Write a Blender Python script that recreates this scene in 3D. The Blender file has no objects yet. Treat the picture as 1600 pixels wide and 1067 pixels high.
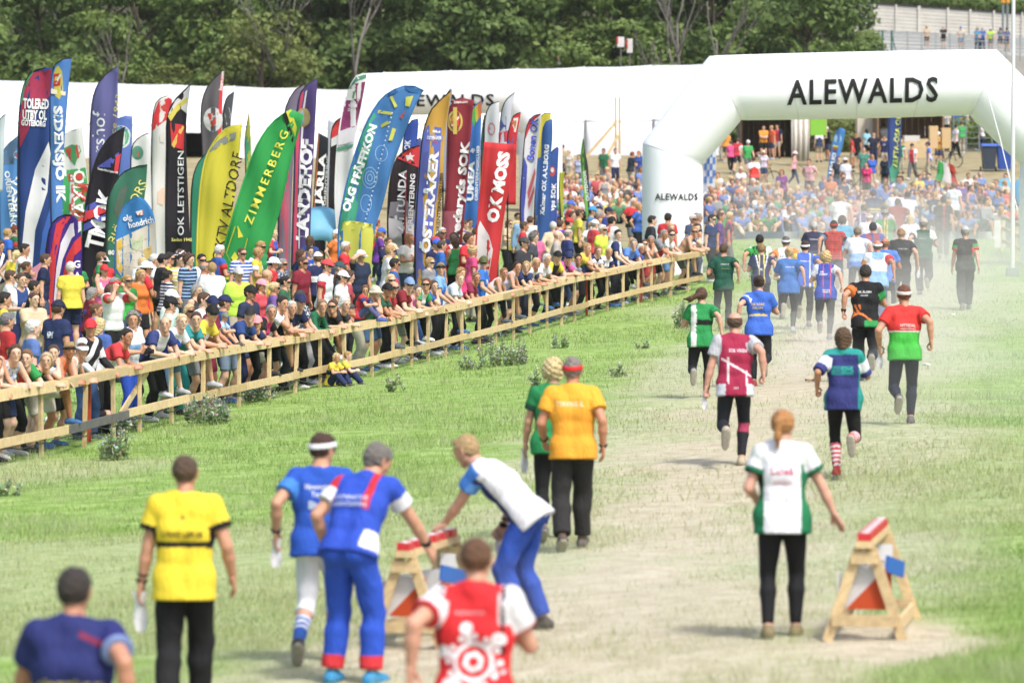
import bpy, math, random
import numpy as np
from mathutils import Vector, Matrix
from mathutils.bvhtree import BVHTree
random.seed(7); rng = np.random.default_rng(7)
SC = bpy.context.scene; COL = SC.collection
# ---------------------------------------------------------------- camera
FPX, HZ, CAMZ = 7000.0, 221.0, 3.64          # focal length in photo pixels, horizon row, eye height
cam_d = bpy.data.cameras.new('camera'); cam = bpy.data.objects.new('camera', cam_d); COL.objects.link(cam)
cam.location = (0, 0, CAMZ); cam.rotation_euler = (math.radians(90), 0, 0)
cam_d.sensor_width = 36; cam_d.lens = FPX / 1600 * 36; cam_d.shift_y = -(533.5 - HZ) / 1600
cam_d.clip_start = .5; cam_d.clip_end = 3000
cam_d.dof.use_dof = True; cam_d.dof.focus_distance = 76; cam_d.dof.aperture_fstop = 2.9
SC.camera = cam
# ---------------------------------------------------------------- sky, sun, exposure
SUN_EL, SUN_AZ = math.radians(55), math.radians(146)   # azimuth measured from +Y towards +X: behind the camera, from the right
W = bpy.data.worlds.new('World'); SC.world = W; W.use_nodes = True
nt = W.node_tree; bg = nt.nodes['Background']
sky = nt.nodes.new('ShaderNodeTexSky'); sky.sky_type = 'NISHITA'; sky.sun_disc = False
sky.sun_elevation = SUN_EL; sky.sun_rotation = SUN_AZ; sky.air_density = 1.0; sky.dust_density = 4.0; sky.ozone_density = 1.0
nt.links.new(sky.outputs[0], bg.inputs[0]); bg.inputs[1].default_value = .15
sl = bpy.data.lights.new('sun', 'SUN'); sl.energy = 2.3; sl.angle = math.radians(8); sl.color = (1, .965, .92)
so = bpy.data.objects.new('sun', sl); COL.objects.link(so)
sd = Vector((math.sin(SUN_AZ) * math.cos(SUN_EL), math.cos(SUN_AZ) * math.cos(SUN_EL), math.sin(SUN_EL)))
so.rotation_euler = sd.to_track_quat('Z', 'Y').to_euler(); so.location = (0, -20, 60)
SC.view_settings.view_transform = 'Standard'; SC.view_settings.look = 'None'; SC.view_settings.gamma = 1
SC.view_settings.exposure = .80; SC.view_settings.use_curve_mapping = False
SC.render.engine = 'CYCLES'; SC.cycles.use_denoising = True; SC.cycles.max_bounces = 6; SC.cycles.transparent_max_bounces = 12
SC.cycles.volume_step_rate = 4; SC.cycles.volume_bounces = 1
# ---------------------------------------------------------------- helpers
def lin(c):
    return tuple((x / 12.92 if x <= .04045 else ((x + .055) / 1.055) ** 2.4) for x in c)
def CW(h):
    h = h.lstrip('#'); return lin([int(h[i:i + 2], 16) / 255 for i in (0, 2, 4)])
def C(h):                                   # photo tone to surface albedo at this exposure, slightly greyed as dyed cloth is
    c = CW(h); l = .3 * c[0] + .6 * c[1] + .1 * c[2]; return tuple(.70 * (.95 * x + .05 * l) + .004 for x in c)
_mats = {}
def mat(name, col=(.5, .5, .5), rough=.7, noise=0, nscale=8, bump=0, spec=.3, metal=0, trans=0, rand=0):
    """procedural surface: base colour with a little noise variation and bump"""
    if name in _mats: return _mats[name]
    m = bpy.data.materials.new(name); m.use_nodes = True; n = m.node_tree; b = n.nodes['Principled BSDF']
    b.inputs['Base Color'].default_value = (*col[:3], 1); b.inputs['Roughness'].default_value = rough
    b.inputs['Specular IOR Level'].default_value = spec; b.inputs['Metallic'].default_value = metal
    if noise or bump:
        tc = n.nodes.new('ShaderNodeTexCoord'); t = n.nodes.new('ShaderNodeTexNoise'); t.inputs['Scale'].default_value = nscale
        t.inputs['Detail'].default_value = 6; n.links.new(tc.outputs['Object'], t.inputs['Vector'])
        if noise:
            r = n.nodes.new('ShaderNodeMapRange'); r.inputs[1].default_value = .25; r.inputs[2].default_value = .75
            r.inputs[3].default_value = 1 - noise; r.inputs[4].default_value = 1 + noise
            n.links.new(t.outputs[0], r.inputs[0])
            if rand:       # every board its own tone, with grain along it
                t.inputs['Distortion'].default_value = 2.5; oi = n.nodes.new('ShaderNodeObjectInfo'); rr = n.nodes.new('ShaderNodeMapRange'); rr.inputs[3].default_value = 1 - rand; rr.inputs[4].default_value = 1 + rand * .7; n.links.new(oi.outputs['Random'], rr.inputs[0])
                mm = n.nodes.new('ShaderNodeMath'); mm.operation = 'MULTIPLY'; n.links.new(r.outputs[0], mm.inputs[0]); n.links.new(rr.outputs[0], mm.inputs[1]); r = mm
            mx = n.nodes.new('ShaderNodeVectorMath'); mx.operation = 'SCALE'; mx.inputs[0].default_value = col[:3]
            n.links.new(r.outputs[0], mx.inputs['Scale']); n.links.new(mx.outputs[0], b.inputs['Base Color'])
        if bump:
            bp = n.nodes.new('ShaderNodeBump'); bp.inputs['Strength'].default_value = bump; bp.inputs['Distance'].default_value = .02
            n.links.new(t.outputs[0], bp.inputs['Height']); n.links.new(bp.outputs[0], b.inputs['Normal'])
    if trans:
        tb = n.nodes.new('ShaderNodeBsdfTranslucent'); tb.inputs[0].default_value = (*col[:3], 1)
        ms = n.nodes.new('ShaderNodeMixShader'); ms.inputs[0].default_value = trans; o = n.nodes['Material Output']
        n.links.new(b.outputs[0], ms.inputs[1]); n.links.new(tb.outputs[0], ms.inputs[2]); n.links.new(ms.outputs[0], o.inputs[0])
    _mats[name] = m; return m
def hexmat(h, rough=.75, noise=.05, trans=0, tag_=''):
    return mat('print_' + h.lstrip('#') + tag_, C(h), rough, noise, 3, 0, .25, 0, trans)
def raw_mesh(name, v, f, mats=(), smooth=False, mi=None):
    """fast mesh from numpy: f is (n,3), (n,4) or a list of lists"""
    me = bpy.data.meshes.new(name); v = np.asarray(v, np.float32).reshape(-1, 3)
    if isinstance(f, np.ndarray) and f.ndim == 2:
        k = f.shape[1]; n = len(f); me.vertices.add(len(v)); me.vertices.foreach_set('co', v.ravel())
        me.loops.add(n * k); me.loops.foreach_set('vertex_index', f.astype(np.int32).ravel())
        me.polygons.add(n); me.polygons.foreach_set('loop_start', np.arange(0, n * k, k, dtype=np.int32))
        me.update(calc_edges=True)
    else:
        me.from_pydata([tuple(x) for x in v.tolist()], [], [list(map(int, q)) for q in f]); me.update()
    for m in mats: me.materials.append(m)
    if smooth: me.polygons.foreach_set('use_smooth', np.ones(len(me.polygons), bool))
    if mi is not None: me.polygons.foreach_set('material_index', np.asarray(mi, np.int32))
    return me
def link(name, me, parent=None, loc=None, M=None):
    o = bpy.data.objects.new(name, me); COL.objects.link(o)
    if parent is not None: o.parent = parent
    if M is not None: o.matrix_local = M
    elif loc is not None: o.location = loc
    return o
def tag(o, label=None, cat=None, group=None, kind=None):
    if label: o['label'] = label
    if cat: o['category'] = cat
    if group: o['group'] = group
    if kind: o['kind'] = kind
    return o
def empty(name, loc=(0, 0, 0), rz=0):
    o = bpy.data.objects.new(name, None); COL.objects.link(o); o.location = loc; o.rotation_euler = (0, 0, rz); return o
class MB:
    """collects boxes, bars and tubes into one mesh"""
    def __init__(s): s.v = []; s.f = []; s.m = []
    def add(s, v, f, mi=0):
        b = len(s.v); s.v += [tuple(map(float, x)) for x in v]; s.f += [[b + i for i in q] for q in f]; s.m += [mi] * len(f); return s
    def box(s, c, d, M=None, mi=0):
        v = [Vector((sx * d[0] / 2, sy * d[1] / 2, sz * d[2] / 2)) for sx in (-1, 1) for sy in (-1, 1) for sz in (-1, 1)]
        if M is not None: v = [M @ x for x in v]
        v = [x + Vector(c) for x in v]
        return s.add(v, [(0, 1, 3, 2), (4, 6, 7, 5), (0, 4, 5, 1), (2, 3, 7, 6), (0, 2, 6, 4), (1, 5, 7, 3)], mi)
    def bar(s, a, b, w, h, up=(0, 0, 1), mi=0):
        """rectangular bar from a to b; w across, h along 'up'"""
        a = Vector(a); b = Vector(b); d = (b - a).normalized(); x = d.cross(Vector(up))
        if x.length < 1e-4: x = d.cross(Vector((0, 1, 0)))
        x.normalize(); u = x.cross(d); v = []
        for p in (a, b):
            for i, j in ((-1, -1), (1, -1), (1, 1), (-1, 1)): v.append(p + x * (i * w / 2) + u * (j * h / 2))
        return s.add(v, [(3, 2, 1, 0), (4, 5, 6, 7), (0, 1, 5, 4), (1, 2, 6, 5), (2, 3, 7, 6), (3, 0, 4, 7)], mi)
    def tube(s, pts, rad, n=8, mi=0, cap=True):
        pts = [Vector(p) for p in pts]; rad = rad if hasattr(rad, '__len__') else [rad] * len(pts); b = len(s.v); prev = None
        for i, p in enumerate(pts):
            d = (pts[min(i + 1, len(pts) - 1)] - pts[max(i - 1, 0)]).normalized()
            if prev is None:
                x = d.cross(Vector((0, 0, 1)))
                if x.length < .05: x = d.cross(Vector((0, 1, 0)))
            else: x = prev - d * prev.dot(d)
            x.normalize(); prev = x; y = d.cross(x)
            for k in range(n):
                a = 2 * math.pi * k / n; s.v.append(tuple(p + (x * math.cos(a) + y * math.sin(a)) * rad[i]))
        for i in range(len(pts) - 1):
            for k in range(n):
                k2 = (k + 1) % n; s.f.append([b + i * n + k, b + i * n + k2, b + (i + 1) * n + k2, b + (i + 1) * n + k]); s.m.append(mi)
        if cap:
            s.f.append([b + k for k in range(n)][::-1]); s.m.append(mi)
            s.f.append([b + (len(pts) - 1) * n + k for k in range(n)]); s.m.append(mi)
        return s
    def build(s, name, mats, parent=None, smooth=False, loc=None, M=None):
        mats = mats if isinstance(mats, (list, tuple)) else [mats]
        me = raw_mesh(name, s.v, s.f, mats, smooth, s.m); return link(name, me, parent, loc, M)
    def mesh(s, name, mats, smooth=False):
        mats = mats if isinstance(mats, (list, tuple)) else [mats]; return raw_mesh(name, s.v, s.f, mats, smooth, s.m)
def smooth01(x): x = np.clip(x, 0, 1); return x * x * (3 - 2 * x)
# ---------------------------------------------------------------- terrain height
_HY = np.array([0, 88, 110, 125, 145, 175, 212, 222, 232, 262, 275, 300, 330, 345, 420, 700, 2500.])
_HZ = np.array([0, 0, .1, .25, .6, 1.1, 1.6, 2.2, 2.75, 3.2, 3.9, 4.9, 6.0, 9.5, 17, 30, 34.])
def ground_z(X, Y):
    X = np.asarray(X, float); Y = np.asarray(Y, float)
    x0 = 3 + 4 * smooth01((Y - 50) / 50)
    lat = np.clip(.055 * (X - x0), -.62 + .34 * smooth01((Y - 72) / 30), .1) * (1 - smooth01((Y - 135) / 50))
    return lat + np.interp(Y, _HY, _HZ)
def ray_ground(px, py):
    """world point where the sight line through photo pixel (px,py) meets the ground"""
    Y = np.concatenate([np.arange(15, 420, .25)]); X = (px - 800) / FPX * Y; Z = CAMZ - (py - HZ) / FPX * Y
    d = Z - ground_z(X, Y); i = int(np.argmax(d < 0))
    if i == 0: return Vector((X[-1], Y[-1], Z[-1]))
    t = d[i - 1] / (d[i - 1] - d[i]); y = Y[i - 1] + t * (Y[i] - Y[i - 1]); x = (px - 800) / FPX * y
    return Vector((x, y, float(ground_z(x, y))))
def at(px, py, s):
    """point seen at pixel (px,py) at the depth where one metre is s pixels"""
    return Vector(((px - 800) / s, FPX / s, CAMZ - (py - HZ) / s))
def by_head(px, py, h):
    """ground point of a standing figure of height h whose head top is at (px,py)"""
    Y = np.arange(15, 300, .2); X = (px - 800) / FPX * Y; Z = CAMZ - (py - HZ) / FPX * Y - h
    d = Z - ground_z(X, Y); i = int(np.argmax(d < 0)); i = max(i, 1)
    y = Y[i]; x = (px - 800) / FPX * y; return Vector((x, y, float(ground_z(x, y))))
# ---------------------------------------------------------------- bodies: signed-distance figures meshed with surface nets
class Field:
    def __init__(s, lo, hi, h):
        s.lo = np.array(lo, float); s.h = h; s.n = np.ceil((np.array(hi) - s.lo) / h).astype(int) + 1
        s.V = np.full(s.n, 9., np.float32); s.ax = [s.lo[i] + h * np.arange(s.n[i]) for i in range(3)]
    def block(s, p0, p1, r):
        a = np.minimum(p0, p1) - r; b = np.maximum(p0, p1) + r
        i = np.clip(np.floor((a - s.lo) / s.h).astype(int), 0, s.n); j = np.clip(np.ceil((b - s.lo) / s.h).astype(int) + 1, 0, s.n)
        return tuple(slice(i[k], j[k]) for k in range(3))
    def dist(s, sl, p0, p1, r0, r1, sc=None):
        X = s.ax[0][sl[0]][:, None, None]; Y = s.ax[1][sl[1]][None, :, None]; Z = s.ax[2][sl[2]][None, None, :]
        d = p1 - p0; L = float(d @ d)
        if L < 1e-10: return np.sqrt((X - p0[0]) ** 2 + (Y - p0[1]) ** 2 + (Z - p0[2]) ** 2) - r0
        t = np.clip(((X - p0[0]) * d[0] + (Y - p0[1]) * d[1] + (Z - p0[2]) * d[2]) / L, 0, 1)
        q = (X - p0[0] - t * d[0]) ** 2 + (Y - p0[1] - t * d[1]) ** 2 + (Z - p0[2] - t * d[2]) ** 2
        return np.sqrt(q) - (r0 + t * (r1 - r0))
    def cone(s, p0, p1, r0, r1, k=.02, sub=False):
        p0 = np.asarray(p0, float); p1 = np.asarray(p1, float); sl = s.block(p0, p1, max(r0, r1) + 3 * s.h + k)
        if any(x.stop <= x.start for x in sl): return
        d = s.dist(sl, p0, p1, r0, r1); a = s.V[sl]
        if sub:
            s.V[sl] = np.maximum(a, -d); return
        if k > 0:
            hh = np.clip(.5 + .5 * (d - a) / k, 0, 1); s.V[sl] = d * (1 - hh) + a * hh - k * hh * (1 - hh)
        else: s.V[sl] = np.minimum(a, d)
    def plane(s, p, n):
        """keep the side against n"""
        n = np.asarray(n, float); n = n / np.linalg.norm(n)
        D = (s.ax[0][:, None, None] - p[0]) * n[0] + (s.ax[1][None, :, None] - p[1]) * n[1] + (s.ax[2][None, None, :] - p[2]) * n[2]
        s.V = np.maximum(s.V, D.astype(np.float32))
    def grid(s): return np.meshgrid(*s.ax, indexing='ij')
    def wrinkle(s, amp, f=22, seed=0):
        X, Y, Z = s.ax[0][:, None, None], s.ax[1][None, :, None], s.ax[2][None, None, :]
        a = seed * 1.7
        s.V = s.V + (amp * (np.sin(X * f + Z * f * .7 + a) * np.sin(Z * f * 1.1 - Y * f * .6 + a * 2) + .6 * np.sin(Z * f * 2.1 + X * f * 1.3 + a) * np.sin(X * f * 1.9 - Y * f + a))).astype(np.float32)
    def folds(s, amp, f=15, seed=0):
        """hanging cloth folds: long ridges, mostly upright, bending"""
        X, Y, Z = s.ax[0][:, None, None], s.ax[1][None, :, None], s.ax[2][None, None, :]; a = seed * 2.3
        w = np.sin(X * f * 1.5 + 1.3 * np.sin(Z * 6 + a) + Z * f * .55 + a) * (.6 + .4 * np.sin(Z * 5 + a)) + .7 * np.sin(Y * f * 1.6 - Z * f * .8 + 1.1 * np.sin(X * 8 + a)) + .5 * np.sin(Z * f * 1.9 + X * f * .9 - a) * np.sin(X * 7 + a)
        s.V = s.V + (amp * .6 * w).astype(np.float32)
    def mesh(s): return nets(s.V, s.lo, s.h)
def nets(V, lo, h):
    S = V < 0; nx, ny, nz = V.shape
    c = np.zeros((nx - 1, ny - 1, nz - 1), np.int8)
    for i in (0, 1):
        for j in (0, 1):
            for k in (0, 1): c += S[i:nx - 1 + i, j:ny - 1 + j, k:nz - 1 + k]
    act = (c > 0) & (c < 8); ids = np.full(act.shape, -1, np.int64); idx = np.argwhere(act); ids[act] = np.arange(len(idx))
    if len(idx) == 0: return np.zeros((0, 3)), np.zeros((0, 4), int)
    P = np.zeros((len(idx), 3)); N = np.zeros(len(idx))
    for a in range(3):
        o1, o2 = [x for x in range(3) if x != a]
        for u in (0, 1):
            for w in (0, 1):
                q0 = idx.copy(); q0[:, o1] += u; q0[:, o2] += w; q1 = q0.copy(); q1[:, a] += 1
                v0 = V[q0[:, 0], q0[:, 1], q0[:, 2]]; v1 = V[q1[:, 0], q1[:, 1], q1[:, 2]]; x = (v0 < 0) != (v1 < 0)
                t = np.where(x, v0 / np.where(x, v0 - v1, 1), 0); pt = q0.astype(float); pt[:, a] += t; P[x] += pt[x]; N[x] += 1
    P = P / np.maximum(N, 1)[:, None] * h + lo; F = []
    for a in range(3):
        o1, o2 = (a + 1) % 3, (a + 2) % 3
        A = np.take(S, range(0, S.shape[a] - 1), a); B = np.take(S, range(1, S.shape[a]), a); x = np.argwhere(A != B)
        x = x[(x[:, o1] > 0) & (x[:, o2] > 0) & (x[:, o1] < S.shape[o1] - 1) & (x[:, o2] < S.shape[o2] - 1)]
        if len(x) == 0: continue
        def g(d1, d2):
            y = x.copy(); y[:, o1] -= d1; y[:, o2] -= d2; return ids[y[:, 0], y[:, 1], y[:, 2]]
        q = np.stack([g(1, 1), g(0, 1), g(0, 0), g(1, 0)], 1); inside = S[x[:, 0], x[:, 1], x[:, 2]]
        q[~inside] = q[~inside][:, ::-1]; F.append(q)
    F = np.concatenate(F); F = F[(F >= 0).all(1)]; return P, F
def nrm(v): v = np.asarray(v, float); return v / (np.linalg.norm(v) + 1e-9)
def ik(a, t, l1, l2, pole):
    """middle joint of a two-bone limb from a to t bending towards pole; also the reached end"""
    a = np.asarray(a, float); t = np.asarray(t, float); d = t - a; L = np.linalg.norm(d); m = (l1 + l2) * .998
    if L > m: t = a + d / L * m; d = t - a; L = m
    L = max(L, abs(l1 - l2) + .02); u = nrm(d); x = (l1 * l1 - l2 * l2 + L * L) / (2 * L); y = math.sqrt(max(l1 * l1 - x * x, 0))
    p = np.asarray(pole, float); p = nrm(p - u * (p @ u)); return a + u * x + p * y, t
def rot(axis, deg): return np.array(Matrix.Rotation(math.radians(deg), 3, axis))
class Rig:
    """joints of a figure, 1.76 m tall at rest; x right, y forward, z up, feet at z = 0"""
    def __init__(s, hip=(0, 0, .93), lean=4, side=0, twist=0, head=(0, 0), lh=None, rh=None, lf=None, rf=None, lpole=None, rpole=None,
                 kl=(0, 1, 0), kr=(0, 1, 0), lfp=0, rfp=0, lfy=-6, rfy=6, fem=0, fat=0, hl=None, hr=None, round_=0, hiptwist=0):
        s.fem = fem; s.fat = fat; P = s.P = np.array(hip, float)
        s.up = rot('Y', side) @ rot('X', -lean) @ np.array([0, 0, 1.]); s.hx = rot('Z', hiptwist) @ np.array([1., 0, 0])
        R = rot('Z', twist) @ rot('Y', side) @ np.array([1., 0, 0]); s.R = nrm(R - s.up * (R @ s.up)); s.fw = nrm(np.cross(s.up, s.R))
        s.up2 = nrm(s.up + s.fw * round_)                       # upper spine, rounded forward
        s.mid = P + s.up * .26
        sh = .178 if not fem else .158
        top = s.mid + s.up2 * .235
        s.sh = {1: top + s.R * sh, -1: top - s.R * sh}
        s.neck = s.mid + s.up2 * .285
        yaw, pit = head; Rh = rot('Z', -yaw) @ rot('X', -pit); s.Hm = Rh @ np.diag([.885, .965, .975])
        s.hc = s.neck + s.up2 * .045 + (.5 * s.up2 + .5 * Rh @ np.array([0, 0, 1.])) * .11 + Rh @ np.array([0, .022, .0])
        s.el = {}; s.wr = {}; s.kn = {}; s.an = {}; s.hp = {}; s.hand = {1: hr, -1: hl}
        for sg, h, pole in ((1, rh, rpole), (-1, lh, lpole)):
            if h is None: h = (.30 * sg, .03, .84)
            if pole is None: pole = (sg * .5, -1, -.3)
            s.el[sg], s.wr[sg] = ik(s.sh[sg], h, .29, .25, pole)
        for sg, f, k in ((1, rf, kr), (-1, lf, kl)):
            if f is None: f = (.11 * sg, 0, .085)
            s.hp[sg] = P + s.hx * (.088 * sg) - np.array([0, 0, .02])
            s.kn[sg], s.an[sg] = ik(s.hp[sg], f, .425, .415, np.array(k) + np.array([.12 * sg, 0, 0]))
        s.ft = {}
        for sg, p, y in ((1, rfp, rfy), (-1, lfp, lfy)): s.ft[sg] = rot('Z', -y) @ rot('X', p)       # foot frame; positive pitch lifts the toe
    def T(s, x, y, z):
        f = np.clip(z / .5, 0, 1); l = nrm(s.hx * (1 - f) + s.R * f); b = s.P + s.up * z if z < .26 else s.mid + s.up2 * (z - .26)
        return b + l * x + s.fw * y
    def torso(s):
        fm, ft = s.fem, s.fat; o = []
        L = [(.078 + .008 * fm, -.008, .0, .105 + .006 * fm + ft * .3), (.056 - .01 * fm, .0 + ft * .25, .17, .098 - .008 * fm + ft), (.076 - .014 * fm, 0, .32, .106 - .010 * fm + ft * .5), (.105 - .02 * fm, -.005, .435, .080 - .006 * fm)]
        for sg in (-1, 1):
            for a, b in zip(L, L[1:]): o.append((s.T(a[0] * sg, a[1], a[2]), s.T(b[0] * sg, b[1], b[2]), a[3], b[3], .03))
            o.append((s.T(.072 * sg, -.05, -.035), s.T(.072 * sg, -.045, -.01), .088, .088, .03))
        for a in L: o.append((s.T(-a[0], a[1], a[2]), s.T(a[0], a[1], a[2]), a[3], a[3], .03))
        if fm:
            for sg in (-1, 1): o.append((s.T(.068 * sg, .075, .335), s.T(.064 * sg, .085, .33), .062, .058, .03))
        if ft: o.append((s.T(0, .08, .14), s.T(0, .09, .18), .10 + ft * .5, .10 + ft * .5, .04))
        for sg in (-1, 1): o.append((s.neck - s.up2 * .02, s.sh[sg] - s.up2 * .012, .062, .058, .03))
        return o
    def arm(s, sg, t=1.0):
        sh, e, w = s.sh[sg], s.el[sg], s.wr[sg]; f = .92 if s.fem else 1
        o = []
        if t <= .5:
            q = sh + (e - sh) * (t / .5); o.append((sh, q, .058 * f, (.058 - .016 * t / .5) * f, .02)); return o, q, nrm(e - sh)
        o.append((sh, e, .058 * f, .042 * f, .02)); u = (t - .5) / .5; q = e + (w - e) * u
        o.append((e, e + (w - e) * min(.35, u), .041 * f, .043 * f, .015))
        if u > .35: o.append((e + (w - e) * .35, q, .043 * f, (.043 - .016 * (u - .35) / .65) * f, .015))
        return o, q, nrm(w - e)
    def leg(s, sg, t=1.0):
        hp, k, a = s.hp[sg], s.kn[sg], s.an[sg]; f = 1.06 if s.fem else 1; o = []
        if t <= .5:
            u = t / .5; q = hp + (k - hp) * u; o.append((hp, q, .092 * f, (.092 - .034 * u) * f, .02)); return o, q, nrm(k - hp)
        o.append((hp, k, .092 * f, .058, .02)); u = (t - .5) / .5; back = -s.ft[sg] @ np.array([0, 1., 0]); m = k + (a - k) * .32 + back * .012; q = k + (a - k) * u
        o.append((k, m, .054, .058, .02))
        if u > .32: o.append((m, q, .058, .058 - .021 * (u - .32) / .68, .02))
        return o, q, nrm(a - k)
    def foot(s, sg, g=0):
        A = s.an[sg]; F = s.ft[sg]; P = lambda x, y, z: A + F @ np.array([x, y, z])
        return [(P(0, -.045, -.045), P(0, .03, -.045), .040 + g, .042 + g, .02), (P(0, .03, -.045), P(sg * .006, .125, -.055), .042 + g, .034 + g, .02), (P(0, .11, -.055), P(sg * .004, .165, -.058), .036 + g, .026 + g, .02), (A, P(0, -.02, -.04), .037 + g * .6, .038 + g, .02)]
def bounds(cs, m=.05):
    a = np.min([np.minimum(c[0], c[1]) - max(c[2], c[3]) for c in cs], 0) - m; b = np.max([np.maximum(c[0], c[1]) + max(c[2], c[3]) for c in cs], 0) + m; return a, b
def solid(cs, h, g=0, wr=0, seed=0, cuts=(), m=.05, wf=22):
    lo, hi = bounds(cs, m + g); F = Field(lo, hi, h)
    for c in cs: F.cone(c[0], c[1], c[2] + g, c[3] + g, c[4])
    if wr: F.wrinkle(wr, wf, seed)
    for p, n in cuts: F.plane(p, n)
    return F.mesh()
# --- heads, hair and headgear in head space: y forward, z up, origin at the middle of the head
HEADC = [((0, -.024, .028), (0, .016, .03), .090, .080, .02), ((0, .028, -.005), (0, .050, -.088), .066, .030, .02), ((-.036, .036, -.02), (.036, .036, -.02), .036, .036, .02),
         ((-.05, .0, -.05), (-.014, .055, -.09), .028, .02, .02), ((.05, .0, -.05), (.014, .055, -.09), .028, .02, .02),
         ((0, .088, .012), (0, .106, -.022), .008, .0125, .008), ((-.036, .072, .03), (.036, .072, .03), .017, .017, .015), ((-.014, .078, -.054), (.014, .078, -.054), .011, .011, .01),
         ((0, -.022, -.05), (0, -.045, -.15), .054, .056, .02)]
CRAN = [HEADC[0]]
def head_field(h=.007, g=0, cs=HEADC, ext=.0):
    F = Field((-.16 - ext, -.2 - ext, -.2 - ext * 1.2), (.16 + ext, .22, .17 + ext * .3), h)
    for c in cs: F.cone(np.array(c[0], float), np.array(c[1], float), c[2] + g, c[3] + g, c[4])
    return F
def ball(c, r, n=8, m=6):
    v = []; f = []
    for i in range(m + 1):
        a = math.pi * i / m
        for j in range(n): b = 2 * math.pi * j / n; v.append((c[0] + r[0] * math.sin(a) * math.cos(b), c[1] + r[1] * math.sin(a) * math.sin(b), c[2] + r[2] * math.cos(a)))
    for i in range(m):
        for j in range(n): f.append((i * n + j, (i + 1) * n + j, (i + 1) * n + (j + 1) % n, i * n + (j + 1) % n))
    return np.array(v), np.array(f)
def make_head(h=.007):
    F = head_field(h)
    for sg in (-1, 1):
        F.cone(np.array([sg * .034, .1, .008]), np.array([sg * .034, .1, .008]), .017, .017, 0, True)
        F.cone(np.array([sg * .087, -.008, -.022]), np.array([sg * .092, -.016, .018]), .011, .015, .008)
    v, f = F.mesh(); m = np.zeros(len(f), int); V = [v]; FF = [f]; n = len(v); M = [m]
    for sg in (-1, 1):
        for c, r, k in (((sg * .034, .083, .009), (.012, .008, .007), 1), ((sg * .035, .09, .031), (.018, .006, .0045), 2)):
            a, b = ball(c, r); V.append(a); FF.append(b + n); n += len(a); M.append(np.full(len(b), k))
    a, b = ball((0, .087, -.054), (.019, .006, .0055)); V.append(a); FF.append(b + n); M.append(np.full(len(b), 3))
    return np.concatenate(V), np.concatenate(FF), np.concatenate(M)
HEAD = make_head(.0075); HEAD_LO = make_head(.0112); HEAD_FAR = make_head(.03)
_hair = {}
def hair_mesh(style, far=0):
    key = (style, far)
    if key in _hair: return _hair[key]
    long_ = style in ('long', 'pony', 'bob'); F = head_field(.028 if far else .0075, {'curly': .03, 'fade': .007, 'fringe': .009, 'short': .010}.get(style, .013), CRAN, .12 if long_ or style == 'curly' else .02)
    nape = -.055
    if style == 'short': F.cone(np.array([0, -.03, .05]), np.array([0, .03, .058]), .086, .07, .02); F.cone(np.array([-.03, .03, .085]), np.array([.03, .035, .088]), .028, .028, .02)
    if style in ('short', 'fade', 'fringe', 'pony', 'bun', 'curly', 'bob', 'long'):
        F.cone(np.array([0, -.05, .0]), np.array([0, -.05, -.04]), .070, .050, .02)
    if style in ('bob', 'long'):
        e = -.11 if style == 'bob' else -.23
        for sg in (-1, 1): F.cone(np.array([sg * .066, -.035, .0]), np.array([sg * .07, -.045, e]), .048, .034, .03)
        F.cone(np.array([0, -.06, .0]), np.array([0, -.075, e]), .07, .055, .03); nape = e - .03
    if style == 'curly':
        for sg in (-1, 1): F.cone(np.array([sg * .07, -.02, .0]), np.array([sg * .07, -.02, -.06]), .05, .04, .03)
        nape = -.11
    F.wrinkle(.005 if style != 'curly' else .011, 75 if style != 'curly' else 60, len(style))
    F.plane((0, .058, .062), (0, .80, -.60))               # hairline over the brow
    F.plane((0, 0, nape), (0, 0, -1))
    if style in ('short', 'fade', 'fringe', 'pony', 'bun', 'curly'):
        F.plane((0, .02, -.0), (0, .55, -.75)) if style != 'curly' else None
    if style in ('short', 'fade', 'fringe', 'pony', 'bun'):
        for sg in (-1, 1): F.cone(np.array([sg * .10, .004, -.02]), np.array([sg * .10, -.004, .012]), .026, .024, 0, True)
    if style == 'fringe': F.plane((0, 0, .062), (0, -.1, 1))
    if style == 'pony':
        for a, b, r0, r1 in (((0, -.11, .05), (0, -.16, .035), .028, .034), ((0, -.16, .035), (0, -.175, -.08), .036, .030), ((0, -.175, -.08), (0, -.165, -.17), .03, .012)): F.cone(np.array(a), np.array(b), r0, r1, .02)
    if style == 'bun': F.cone(np.array([0, -.115, .06]), np.array([0, -.125, .065]), .045, .042, .015)
    v, f = F.mesh(); _hair[key] = raw_mesh('hair_' + style, v, f, [M_HAIR], True); return _hair[key]
def blown_pony():
    """a ponytail streaming to the side"""
    F = head_field(.009, .015, CRAN, .2); F.cone(np.array([0, -.05, 0]), np.array([0, -.05, -.045]), .075, .058, .02)
    F.plane((0, .058, .062), (0, .8, -.6)); F.plane((0, .02, 0), (0, .55, -.75)); F.plane((0, 0, -.06), (0, 0, -1))
    for a, b, r0, r1 in (((0, -.11, .02), (-.06, -.16, .0), .03, .04), ((-.06, -.16, 0), (-.18, -.17, -.05), .042, .04), ((-.18, -.17, -.05), (-.30, -.15, -.06), .04, .014), ((-.1, -.16, -.02), (-.22, -.16, -.11), .03, .012)): F.cone(np.array(a), np.array(b), r0, r1, .02)
    F.wrinkle(.004, 80, 2); v, f = F.mesh(); return raw_mesh('hair_blown', v, f, [M_HAIR], True)
_gear = {}
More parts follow.
